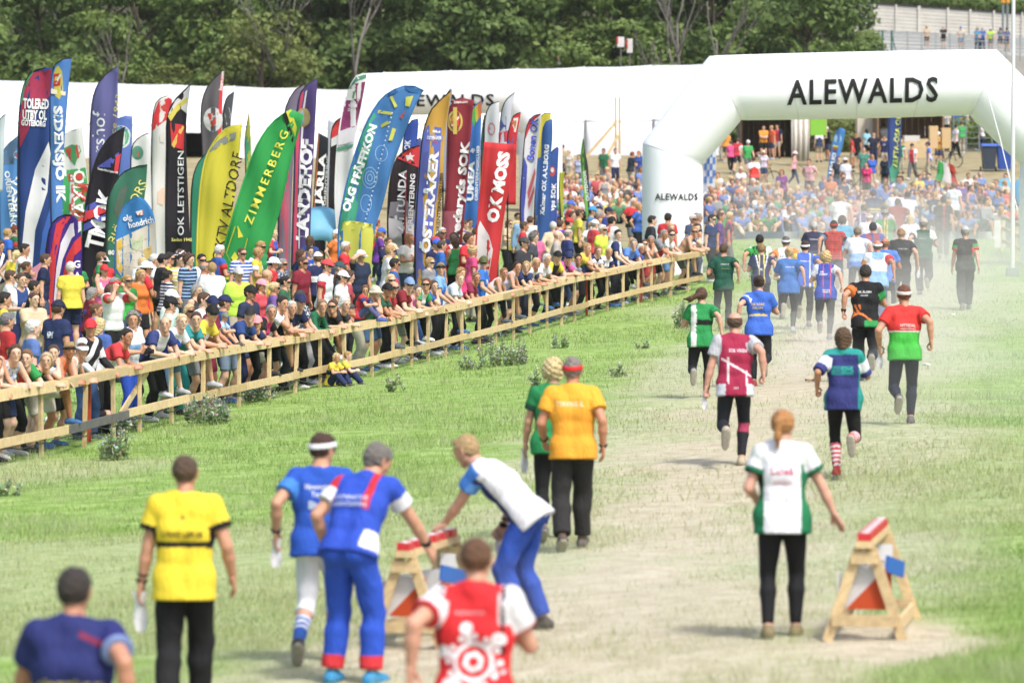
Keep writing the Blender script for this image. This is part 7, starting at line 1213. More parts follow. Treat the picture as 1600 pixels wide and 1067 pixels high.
LM = [(62, 'under tall navy flag'), (130, 'under purple striped flag'), (180, 'under black chevron flag'), (246, 'under map print flag'), (302, 'under tall black flag'), (332, 'under yellow flag'), (408, 'under slanting green flag'), (452, 'right of green flag'), (490, 'under violet flag'), (532, 'below blue canopy'), (590, 'under blue contour flag'), (648, 'under star topped flag'), (692, 'under yellow and blue flag'), (735, 'under maroon crested flag'), (800, 'under red square banner'), (872, 'under row of blue flags'), (960, 'left of arch leg'), (1000, 'close left of arch leg'), (1100, 'before arch leg'), (1150, 'right of arch leg'), (1235, 'near left blue shelter'), (1330, 'below light blue hill flag'), (1420, 'below blue-green hill flag'), (1500, 'near tricolour flag'), (1561, 'by wheeled bins'), (9999, 'by right blue shelter')]
PH = {'lowlean': 'bent over fence', 'chin': 'chin in hand at fence', 'armrail': 'arms crossed on fence', 'elbows': 'leaning on fence', 'footup': 'leaning, foot on lower rail,', 'rail': 'hands on fence', 'phone': 'hands together', 'stand': 'standing', 'cross': 'arms folded', 'shade': 'shading eyes', 'camera': 'hands at face', 'hips': 'hands on hips', 'walk': 'walking', 'sit': 'sitting', 'sitback': 'reclining', 'chair': 'sitting', 'bend': 'crouching'}
PEOPLE = []; SPOTS = []
def note(o, pose, top, hair, gear, loc, where, group):
    px = 800 + FPX * loc[0] / loc[1]; lm = next(n for x, n in LM if px < x); lm = lm if len(gear) < 2 else ' '.join(lm.split()[-3:])
    g = next((x for x in gear if x[0] != 'shades'), None); head = (cname(g[1]) + {'cap': ' cap', 'bucket': ' sun hat', 'band': ' headband', 'visor': ' visor'}[g[0]]) if g else hname(hair)
    if any(x[0] == 'shades' for x in gear): head += ', sunglasses'
    sh = 'bare chest' if not top else (cname(top[1]) + ((' and ' + cname(top[3])) if len(top) > 2 and cname(top[3]) != cname(top[1]) else '') + {'tee': ' shirt', 'tank': ' top', 'long': ' jacket', 'loose': ' shirt'}[top[0]])
    PEOPLE.append((o, 'person, %s, %s, %s %s%s' % (head, sh, PH[pose], (where + ' ') if where else '', lm), px, group)); SPOTS.append((loc[0], loc[1]))
def fence_person(px, pose='elbows', fem=0, yaw=30, top=('tee', '#ffffff'), legs=('trousers', '#20242c'), hair=('short', '#4a3626'), gear=(), h=None, skin=None, shoes=None, pit=4, back=0, turn=0):
    yaw = {15: 35, 30: 55, 50: 72}[yaw]; turn = turn - random.choice((0, 0, 8, 16, 24)); t = fence_t(px + 3); n_ = fence_dir(t); nn = Vector((n_.y, -n_.x, 0)); p = fence_at(t) - nn * (RAIL_Y - .02 + back); z = float(ground_z(p.x, p.y)); h = h or random.uniform(1.58, 1.74) + (0 if fem else .1)
    ref = 1.70; o = spectator(Vector((p.x, p.y, z)), math.atan2(-nn.x, nn.y) + math.radians(turn), pose, yaw, pit, fem, h, skin, top, legs, hair, gear, shoes or random.choice(['#e6e6e6', '#26272a', '#55606a', '#b8bcc0', '#3a6aa0']), 0)
    note(o, pose, top, hair, gear, p, '', 'spectators along the fence'); return o
B_, W__, N_, R_, K_ = '#2f62c4', '#eceef2', '#222b54', '#d8303a', '#1c1d20'
BL, BR, GR, DK, FAH, WH = '#dcc48e', '#5a4030', '#9a9794', '#2a2320', '#b8935c', '#dcdad4'
FR = [(-4, 'elbows', 1, 15, ('tee', '#e8642e'), ('shorts', K_), ('pony', BR)), (17, 'elbows', 1, 15, ('tank', '#e9c9b8'), ('capri', K_), ('bun', BL), [('shades',)]), (33, 'elbows', 1, 15, ('tank', '#dfe4f0', 'print', '#8aa0d0'), ('shorts', K_), ('long', BR)), (52, 'elbows', 0, 30, ('tee', R_, 'side', '#2a9a4e'), ('shorts', '#2f3f6a'), ('short', '#8a6440')), (76, 'elbows', 1, 50, ('tank', K_), ('capri', K_), ('bob', '#c9b28a')), (94, 'elbows', 1, 50, ('tee', '#3158b8', 'sleeve', '#e6e9f2'), ('shorts', '#dcd8cc'), ('pony', BR)), (114, 'footup', 1, 30, ('tank', '#ea6a3a'), ('shorts', '#e6dfd2'), ('bun', '#b08a54'), [('band', '#26221f')], None, C('#b97a52')), (131, 'elbows', 1, 30, ('tank', W__), ('shorts', K_), ('pony', BR), [('visor', W__)]), (167, 'elbows', 0, 30, ('long', '#24242a', 'diag', '#e6e6ea'), ('trousers', '#3a5a8a'), ('short', GR), [('cap', '#e02c38')]), (198, 'elbows', 0, 15, ('tee', W__, 'yoke', '#d23a40'), ('trousers', K_), ('short', DK)), (233, 'phone', 0, 30, ('tee', '#e6ecf4', 'band', '#86bce8'), ('trousers', '#2a56c8'), ('curly', '#8f8c88')), (268, 'footup', 0, 30, ('tee', '#e9ebf0', 'side', '#34427a'), ('trousers', K_), ('fringe', '#9a7050')), (290, 'footup', 1, 15, ('tee', '#2c58c0', 'yoke', '#e3e8f2'), ('capri', '#5f82aa'), ('bun', '#e0cc98')), (310, 'elbows', 0, 30, ('tee', '#2a8f92'), ('trousers', '#1f8f92'), ('short', BR)), (334, 'footup', 0, 15, ('tee', '#e9eaee', 'yoke', '#e6d23a'), ('shorts', '#8a8f96'), ('short', DK), [('cap', K_), ('shades',)]), (352, 'elbows', 0, 30, ('tee', '#8f2448'), ('shorts', '#8a2448'), ('short', BR), [('cap', N_)]), (393, 'elbows', 0, 50, ('tee', '#2c4a88'), ('shorts', '#7f93ac'), ('short', DK), [('cap', '#2c2c30')]), (410, 'elbows', 1, 30, ('tee', '#27345e'), ('trousers', N_), ('bob', BR), [('cap', '#f09aa0')]), (429, 'footup', 1, 30, ('tee', '#e2407e', 'side', K_), ('tights', K_), ('bob', '#a8a29a')), (446, 'elbows', 0, 15, ('tee', W__), ('shorts', '#cfc8b8'), ('short', DK)), (459, 'footup', 1, 30, ('tee', '#1f2a3e'), ('shorts', K_), ('bob', WH)), (471, 'elbows', 0, 15, ('tee', N_), ('trousers', '#3a4048'), ('short', BR), [('cap', N_)]), (490, 'elbows', 1, 50, ('tee', '#3a4258', 'print', '#dfe2ea'), ('trousers', K_), ('bob', GR), [('bucket', '#3c3d40'), ('shades',)]), (506, 'elbows', 1, 30, ('long', '#1f6a4a'), ('trousers', '#b8b8ba'), ('long', '#9a7f5e')), (527, 'elbows', 1, 50, ('tee', '#22252e', 'chest', '#7a90c0'), ('trousers', K_), ('pony', BR), [('shades',)]), (541, 'elbows', 1, 15, ('tee', '#3a3c44'), ('trousers', K_), ('bob', WH)), (592, 'elbows', 0, 30, ('tee', '#46564a'), ('trousers', '#b4b09c'), ('short', GR), [('bucket', '#d8cfb8')]), (606, 'elbows', 0, 15, ('tee', '#2a5a44'), ('shorts', '#4a6a90'), ('short', DK), [('cap', K_)]), (617, 'footup', 0, 30, ('tee', '#b03038'), ('shorts', '#48608a'), ('fringe', '#a8744e'), [('shades',)]), (628, 'elbows', 1, 30, ('tank', '#7f2834'), ('trousers', K_), ('long', BL), [('shades',)]), (641, 'footup', 0, 30, ('tee', '#8a2430'), ('tights', K_), ('short', BR), [('cap', '#7f9cc8'), ('shades',)]), (656, 'footup', 1, 15, ('tank', '#d868b8'), ('shorts', '#8d8f84'), ('short', '#6a6866')), (671, 'footup', 1, 50, ('tee', '#e9ece8', 'side', '#2a9a5c'), ('tights', K_), ('bob', '#7a4c30'), [('shades',)]), (684, 'elbows', 1, 30, ('tee', '#2f5ca8'), ('trousers', '#3a5c94'), ('long', BR)), (705, 'rail', 0, 50, ('tee', '#3472cc', 'yoke', '#7fb4ea'), ('trousers', K_), ('short', '#9a8468'), [('band', K_)]), (721, 'footup', 1, 30, ('loose', '#cfdceb'), ('shorts', '#26282e'), ('bun', FAH)), (737, 'elbows', 1, 15, ('tee', '#e23a78'), ('trousers', K_), ('curly', '#b8935c')), (744, 'elbows', 0, 30, ('tee', '#8a2a48'), ('shorts', '#c8d84a'), ('short', '#9a7a5a')), (771, 'rail', 0, 50, ('tee', '#2f74d2', 'chest', '#e6eef8'), ('tights', K_), ('short', BR), [('cap', '#5c6038'), ('shades',)]), (790, 'footup', 1, 30, ('tank', '#dcd8d8'), ('tights', K_), ('pony', '#9a7448')), (810, 'footup', 1, 30, ('tank', '#d4c9de'), ('shorts', '#dcd6ce'), ('long', '#4a3024')), (826, 'elbows', 1, 30, ('tee', '#2a3460'), ('shorts', K_), ('long', '#c9a868')), (838, 'elbows', 1, 30, ('tee', '#e4e7ee', 'sleeve', '#3a4466'), ('trousers', '#2c3040'), ('bob', BL)), (858, 'footup', 1, 15, ('tee', '#e6e8ee'), ('capri', K_), ('bob', WH)), (876, 'footup', 0, 15, ('tee', '#23252a', 'side', '#e0d23a'), ('trousers', K_), ('short', DK), [('cap', K_)]), (890, 'elbows', 0, 30, ('tee', '#2c2f5e', 'side', '#e05aa8'), ('trousers', '#2a2c34'), ('short', BR), [('cap', '#27345e'), ('shades',)]), (904, 'elbows', 0, 50, ('tee', '#8a94a8'), ('trousers', K_), ('short', DK)), (920, 'elbows', 0, 15, ('tee', '#2a6a48', 'yoke', '#e0c83a'), ('shorts', '#2c3030'), ('short', FAH)), (938, 'elbows', 1, 15, ('tee', '#27345e', 'sleeve', '#e4e6ec'), ('trousers', K_), ('long', '#9a7448')), (957, 'footup', 1, 15, ('tee', '#eceef2', 'sleeve', '#2c3a6a'), ('trousers', K_), ('pony', BL)), (978, 'elbows', 0, 30, ('tee', '#e9ecf2', 'side', '#2c3a6a'), ('trousers', '#26282e'), ('short', DK)), (995, 'footup', 0, 30, ('tee', '#5a8ae0'), ('tights', K_), ('short', GR)), (1002, 'elbows', 1, 15, ('tee', '#4a5ac0'), ('trousers', K_), ('bob', WH)), (1013, 'footup', 1, 30, ('tank', '#5a4a6a'), ('shorts', K_), ('bun', BR), [('shades',)]), (1025, 'elbows', 1, 30, ('tee', '#d8c4b4'), ('shorts', '#b03a40'), ('bob', GR)), (1036, 'elbows', 0, 15, ('tee', '#8a8e96'), ('shorts', '#c84a50'), ('short', GR)), (1047, 'elbows', 0, 30, ('tee', '#d8404a', 'yoke', W__), ('shorts', K_), ('short', BR), [('shades',)]), (1060, 'elbows', 0, 30, ('tee', '#eceef2', 'yoke', '#d03a40'), ('shorts', '#6fa0d8'), ('short', '#c9a878')), (1086, 'footup', 0, 50, None, ('shorts', '#6a6c6e'), ('short', FAH), [('shades',)]), (1100, 'elbows', 0, 15, ('tee', '#c9ced6'), ('shorts', '#5a5c60'), ('short', DK)), (1111, 'footup', 1, 30, ('tee', '#2a2c2a', 'side', '#d8d83a'), ('tights', K_), ('bob', DK)), (1121, 'elbows', 0, 30, ('tee', '#3a5a9c', 'print', '#d8e0ec'), ('trousers', K_), ('short', BR))]
for i, a in enumerate(FR):
    a = list(a)
    if a[1] == 'elbows': a[1] = ('elbows', 'lowlean', 'armrail', 'elbows', 'chin', 'rail', 'lowlean')[i * 5 % 7]
    fence_person(*a)
# children at the fence
g_ = fence_person(579, 'sit', 1, 50, ('tee', '#d83440', 'sleeve', '#34427a'), ('tights', '#5a6290'), ('long', '#7a5638'), (), 1.22, None, '#3f62b8', 14, -.1); g_.location.z += RAILH + .0; g_.rotation_euler.z += .25
g_ = fence_person(366, 'sit', 0, 15, ('tee', '#a9cdea'), ('shorts', '#d88a90'), ('short', FAH), [('cap', '#7d8478')], .98, None, '#44484c', 4, -.06); g_.location.z += RAILH
for px, py, c, hr, lb in ((517, 606, '#e8d23a', BL, 0), (533, 604, '#e4d44a', FAH, 1)):
    p = ray_ground(px, py); o = spectator(p, math.radians(-120 + 30 * lb), 'sit', 15, 4, lb ^ 1, 1.12, None, ('tee', c, 'band', '#2c3a78'), ('trousers', '#27345e'), ('short' if lb else 'bob', hr), (), '#33363c'); note(o, 'sit', ('tee', c, 'band', '#2c3a78'), ('short', hr), (), p, 'in grass', 'spectators along the fence')
p = fence_at(fence_t(556)); p = p - Vector((.55, 0, 0)); o = spectator(Vector((p.x, p.y, float(ground_z(p.x, p.y)))), math.radians(-95), 'bend', 30, -25, 0, 1.78, None, ('tee', '#e6e8ec', 'sleeve', '#e2703e'), ('trousers', '#2a2c30'), ('short', DK), [('cap', '#4a4d50')], '#44484c'); note(o, 'bend', ('tee', '#e6e8ec', 'sleeve', '#e2703e'), ('short', DK), [('cap', '#4a4d50')], p, 'behind fence', 'spectators along the fence')
p = fence_at(fence_t(184)) - Vector((.5, 0, 0)); o = spectator(Vector((p.x, p.y, float(ground_z(p.x, p.y)))), math.radians(-100), 'sit', 15, 4, 1, 1.5, None, ('long', '#5a4c4c'), ('trousers', K_), ('bob', BR), (), '#26272a'); note(o, 'sit', ('long', '#5a4c4c'), ('bob', BR), (), p, 'behind fence', 'spectators along the fence')
# named people of the rows behind: head position in the photo
HR = lambda: random.choice([('short', DK), ('short', BR), ('short', '#7a5c40'), ('short', GR), ('short', FAH), ('fringe', GR), ('fade', BR), ('short', WH), ('curly', BR)])
HF = lambda: random.choice([('bob', BR), ('pony', BR), ('long', '#7a5638'), ('bob', BL), ('pony', '#c9a868'), ('bun', FAH), ('long', BL), ('bob', GR), ('bob', WH), ('bun', DK), ('long', DK)])
def standing(px, py, fem, top, hair=None, gear=(), pose='stand', rz=-110, yaw=0, legs=None, h=None, pit=4, where='in crowd', group='spectators standing behind the fence', lod=1, loc=None):
    h = h or (random.uniform(1.6, 1.72) if fem else random.uniform(1.72, 1.86)); hair = hair or (HF() if fem else HR()); r = rig_for(pose, yaw, pit, fem); tp = (r.hc[2] + .116) * h / 1.76; p = loc or by_head(px, py, tp)
    if loc is None:
        fx = lambda y_: np.interp(y_, FA[:, 1], FA[:, 0]) - .75
        if p.x > fx(p.y) and p.y < 112:                          # keep clear of the fence: step back along the sight line
            y_ = p.y
            while (px - 800) / FPX * y_ > fx(y_) and y_ < 116: y_ += .2
            x_ = (px - 800) / FPX * y_; z_ = float(ground_z(x_, y_)); p = Vector((x_, y_, z_)); h = min(max((CAMZ - (py - HZ) / FPX * y_ - z_) * 1.76 / (r.hc[2] + .116), 1.52), 1.88)
    legs = legs or (random.choice(['trousers', 'shorts', 'tights' if fem else 'shorts']), random.choice([K_, N_, '#3a4a6a', '#6a6c70', '#b8b09c', '#24262c']))
    o = spectator(p, math.radians(rz), pose, yaw, pit, fem, h, None, top, legs, hair, gear, random.choice(['#e6e6e6', '#26272a', '#55606a', '#b8bcc0']), lod); note(o, pose, top, hair, gear, p, where, group); return o
BK = [(8, 358, 0, ('tee', '#2f6ad0'), ('short', FAH), (), 'stand', -60), (20, 353, 0, ('tee', '#2a7a4c', 'sleeve', '#c83a3c'), ('short', '#8a4430'), (), 'stand', -70), (24, 392, 1, ('tee', '#e8d830'), ('pony', BL), (), 'stand', -20), (28, 428, 0, ('tee', '#2f4a88', 'side', W__), ('short', BR), (), 'phone', -140), (48, 440, 0, ('tee', K_), ('short', DK), (), 'stand', -80), (66, 398, 0, ('tee', '#1f2c4e'), ('short', BR), (), 'stand', -90), (5, 490, 0, ('tee', '#b82c30'), ('short', '#77757a'), (), 'stand', -60), (45, 501, 0, ('tee', '#5a7ab8'), ('short', WH), (), 'stand', -70), (86, 472, 0, ('tee', '#27345e', 'chest', '#dfe4f0'), ('short', BR), [('cap', '#1f2740')], 'stand', -40), (88, 482, 1, ('tee', '#7fa6dc'), ('long', BL), (), 'stand', -20), (146, 475, 1, ('tee', '#3a64c8'), ('bun', '#7a5638'), (), 'stand', -100), (152, 497, 1, ('tee', '#4a6ab0'), ('long', BL), (), 'stand', -30), (176, 435, 0, ('tee', '#e9eaee', 'sleeve', '#d23a44'), ('short', GR), [('band', '#d8404a'), ('shades',)], 'camera', -140), (196, 430, 1, ('tee', '#3ab24a', 'yoke', '#2a8a40'), ('pony', FAH), [('shades',)], 'stand', -140), (219, 420, 1, ('tee', '#d84a58', 'stripe', '#e9e6ea'), ('bun', DK), [('shades',)], 'stand', -100), (250, 398, 0, ('tee', '#26262c'), ('short', DK), [('band', K_)], 'stand', -70), (285, 405, 1, ('tee', '#3450a0', 'side', '#cfdc4a'), ('pony', FAH), [('cap', '#3f6cd8')], 'stand', -90), (205, 485, 0, ('tee', '#d8dce6'), ('short', BR), [('band', '#3450a0')], 'stand', -110), (262, 455, 0, ('tee', '#d5e6da'), ('short', DK), [('cap', W__)], 'stand', -110), (260, 466, 0, ('tee', '#bfe0d0'), ('short', DK), [('cap', K_), ('shades',)], 'stand', -80), (303, 445, 1, ('tank', '#3a3c42'), ('bob', GR), (), 'stand', -120), (313, 458, 0, ('tee', '#eceef0'), ('short', BR), [('shades',)], 'stand', -110), (293, 476, 1, ('tank', '#8fbfd8'), ('long', BL), [('shades',)], 'stand', -140), (370, 420, 0, ('tee', '#c6f04a'), ('short', BR), [('cap', '#c8c6c4')], 'stand', -150), (345, 463, 0, ('tee', '#3a5a98'), ('short', BR), [('cap', N_)], 'stand', -80), (386, 448, 0, ('tee', '#2f3a58'), ('short', BR), [('cap', K_)], 'stand', -120), (404, 438, 1, ('tee', '#d8505c'), ('bob', BR), [('cap', '#f0a0b0')], 'stand', -120), (423, 360, 1, ('tee', '#3262c8', 'side', '#c83a4a'), ('bun', BL), (), 'phone', -110), (424, 442, 1, ('tee', '#7a5aa0'), ('pony', BL), [('shades',)], 'stand', -80), (441, 432, 1, ('tee', '#3a6a4c'), ('pony', DK), [('shades',)], 'stand', -100), (438, 405, 1, ('tee', '#4a5470', 'print', '#c8ccd8'), ('bob', GR), [('shades',)], 'stand', -120), (412, 422, 0, ('tee', '#c8a83a'), ('bald', '#888888'), (), 'stand', -70), (466, 390, 1, ('tee', '#27345e'), ('bob', '#5a3a28'), (), 'hips', -70), (483, 369, 1, ('tee', '#2c4a98'), ('bob', '#5e452f'), (), 'stand', -20), (506, 407, 0, ('tee', '#e6e9ee', 'sleeve', '#c83a48'), ('short', BR), [('cap', '#e04a50'), ('shades',)], 'stand', -110), (531, 425, 1, ('tee', '#eceef0'), ('pony', BR), [('cap', W__), ('shades',)], 'stand', -110), (541, 425, 1, ('tee', '#b04a50'), ('curly', BR), (), 'stand', -80), (525, 411, 0, ('tee', '#3a4c5c'), ('short', GR), [('cap', '#34525a')], 'stand', -90), (553, 362, 0, ('tee', '#3a3c42'), ('short', GR), [('cap', K_)], 'stand', -80), (540, 365, 0, ('tee', '#33353c'), ('short', FAH), [('cap', '#b8e84a')], 'stand', -90), (561, 392, 0, ('tee', '#2a3450'), ('short', '#8a4430'), [('bucket', W__)], 'shade', -140), (586, 344, 1, ('tee', '#d8343c', 'diag', '#2f9a50'), ('bun', '#8a4430'), (), 'stand', -60), (611, 340, 1, ('tee', '#33804a', 'diag', '#e0cc3a'), ('bob', '#8a6440'), (), 'phone', -90), (605, 384, 0, ('tee', W__), ('short', FAH), [('shades',)], 'stand', -80), (634, 366, 0, ('tee', '#ecebe8', 'chest', '#e8763a'), ('short', '#b8794a'), (), 'phone', -130), (651, 352, 0, ('tee', '#8e1f38'), ('short', '#6a5a50'), (), 'hips', -20), (612, 405, 0, ('tee', '#3a62a8', 'sleeve', '#d84a50'), ('short', DK), [('shades',)], 'stand', -80), (676, 372, 0, ('tee', '#22242a'), ('short', DK), [('cap', '#c8343c')], 'stand', -90), (686, 377, 0, ('tee', '#2f6ac0'), ('short', '#4a4440'), (), 'stand', -80), (668, 403, 1, ('tee', '#8a8e94'), ('bob', FAH), [('shades',)], 'stand', -120), (735, 385, 1, ('tee', '#e04a84'), ('curly', '#c9a878'), (), 'stand', -70), (748, 350, 0, None, ('short', DK), (), 'stand', -20), (767, 347, 0, ('tee', '#3a9ade'), ('short', DK), (), 'stand', -120), (805, 345, 1, ('tee', '#e6d23a'), ('pony', BL), (), 'stand', -60), (815, 347, 0, ('tee', W__, 'yoke', R_), ('short', BR), (), 'stand', -90), (827, 338, 0, ('loose', '#eceef2'), ('fade', BR), (), 'stand', -30), (854, 332, 0, ('tee', '#e2d43a'), ('short', DK), (), 'phone', -110), (873, 345, 0, ('tee', '#6248b8'), ('short', BR), (), 'stand', -40), (886, 342, 0, ('tee', '#2a6a4c'), ('short', BR), [('cap', '#d8383c')], 'stand', -70), (755, 378, 1, ('tank', '#a8aab0'), ('bun', FAH), (), 'stand', -140), (815, 372, 0, ('tee', '#3c3e44'), ('short', DK), [('cap', '#4a4d4c')], 'stand', -120), (830, 364, 0, ('tee', '#4a5058'), ('curly', '#6e6c6a'), (), 'stand', -100), (867, 360, 0, ('tee', '#b8b0a8'), ('bald', '#888888'), (), 'stand', -90), (884, 358, 0, ('tee', '#34427a'), ('fringe', GR), (), 'stand', -70), (902, 328, 0, ('tee', '#e0d84a'), ('short', BR), [('shades',)], 'stand', -80), (922, 324, 0, ('tee', '#5a8ac0'), ('short', BR), [('cap', '#3aa0e0')], 'stand', -100), (933, 331, 0, ('tee', '#8a9a8c'), ('short', GR), (), 'stand', -90), (947, 325, 0, ('tee', '#7a3a5a', 'side', '#3a4a9a'), ('short', BR), [('cap', N_)], 'stand', -110), (953, 340, 0, ('loose', '#eceef0'), ('short', DK), [('cap', K_)], 'stand', -50), (926, 345, 0, ('tee', '#d84a50'), ('short', GR), [('cap', W__)], 'stand', -60), (938, 352, 0, ('tee', '#d6ec4a'), ('short', WH), [('shades',)], 'stand', -120), (1014, 326, 0, ('tee', '#22242a'), ('short', '#17161a'), (), 'stand', -60), (1040, 325, 0, ('tee', '#1f2026'), ('short', '#17161a'), (), 'stand', -80), (1042, 318, 1, ('tee', '#2a2c34'), ('short', '#c9a868'), (), 'stand', -130), (1015, 338, 0, ('tee', '#33353c'), ('short', DK), (), 'stand', -80), (1042, 334, 0, ('tee', W__, 'yoke', R_), ('short', DK), (), 'stand', -30), (1080, 336, 0, ('tee', '#3a4a6c'), ('short', WH), [('shades',)], 'stand', -130), (1088, 334, 0, ('tee', '#4a4a50'), ('short', GR), (), 'stand', -100), (1109, 336, 0, ('tee', '#2a3c6a'), ('short', DK), [('shades',)], 'stand', -120), (1122, 333, 0, ('tee', '#6a4a8a'), ('short', BR), (), 'stand', -100), (1137, 332, 1, ('tee', '#2f3c68', 'vstripe', '#c83a44'), ('short', BL), (), 'stand', -90)]
for b in BK: standing(*b)
PAL = [('#3a62b4', 3), ('#222b54', 5), ('#eceef2', 7), ('#d8303a', 4), ('#1c1d20', 4), ('#e0cf3a', 3), ('#2f8f50', 3), ('#e0782e', 2), ('#8fb4d8', 3), ('#8d9096', 3), ('#e06a9a', 1), ('#6a3a98', 1), ('#d8c4a4', 4), ('#1f5240', 1), ('#8a2438', 2)]
PW = np.array([w for _, w in PAL], float); PW /= PW.sum()
def rcol(): return PAL[int(rng.choice(len(PAL), p=PW))][0]
def rtop_(fem):
    k = random.random(); c = rcol(); cut = 'tank' if fem and random.random() < .25 else ('long' if random.random() < .08 else 'tee')
    return (cut, c) if k < .5 else (cut, c, random.choice(['sleeve', 'side', 'yoke', 'band', 'print', 'stripe', 'chest', 'diag']), random.choice(['#eceef2', '#222b54', '#e0cf3a', '#d8303a', '#2f5cc0', '#eceef2']))
def rgear():
    k = random.random(); g = []
    if k < .24: g.append(('cap', random.choice([K_, W__, N_, R_, '#8d9096', '#3f6cd8'])))
    elif k < .30: g.append(('bucket', random.choice([W__, '#d8c4a4', '#3c3d40'])))
    if random.random() < .22: g.append(('shades',))
    return g
def free(x, y, d): return all((x - a) ** 2 + (y - b) ** 2 > d * d for a, b in SPOTS)
LOWY = np.interp; n_ = 0; tries = 0
while n_ < 95 and tries < 5000:       # the deeper rows of the crowd behind the fence
    tries += 1; px = random.uniform(-6, 1135); lo = np.interp(px, [0, 240, 500, 700, 900, 1130], [478, 432, 405, 378, 352, 330]); hi = np.interp(px, [0, 60, 250, 400, 560, 700, 800, 900, 1000, 1120], [352, 395, 395, 372, 352, 345, 330, 300, 312, 322]); py = random.uniform(hi, lo); fem = random.random() < .45; p = by_head(px, py, 1.7)
    if not free(p.x, p.y, .58) or 1000 < px < 1100 and p.y > 118: continue
    tp = rtop_(fem); standing(px, py, int(fem), tp, None, rgear(), random.choice(['stand', 'stand', 'cross', 'phone', 'hips']), random.choice([-60, -80, -100, -120, -140, -150, 20]), 0); n_ += 1
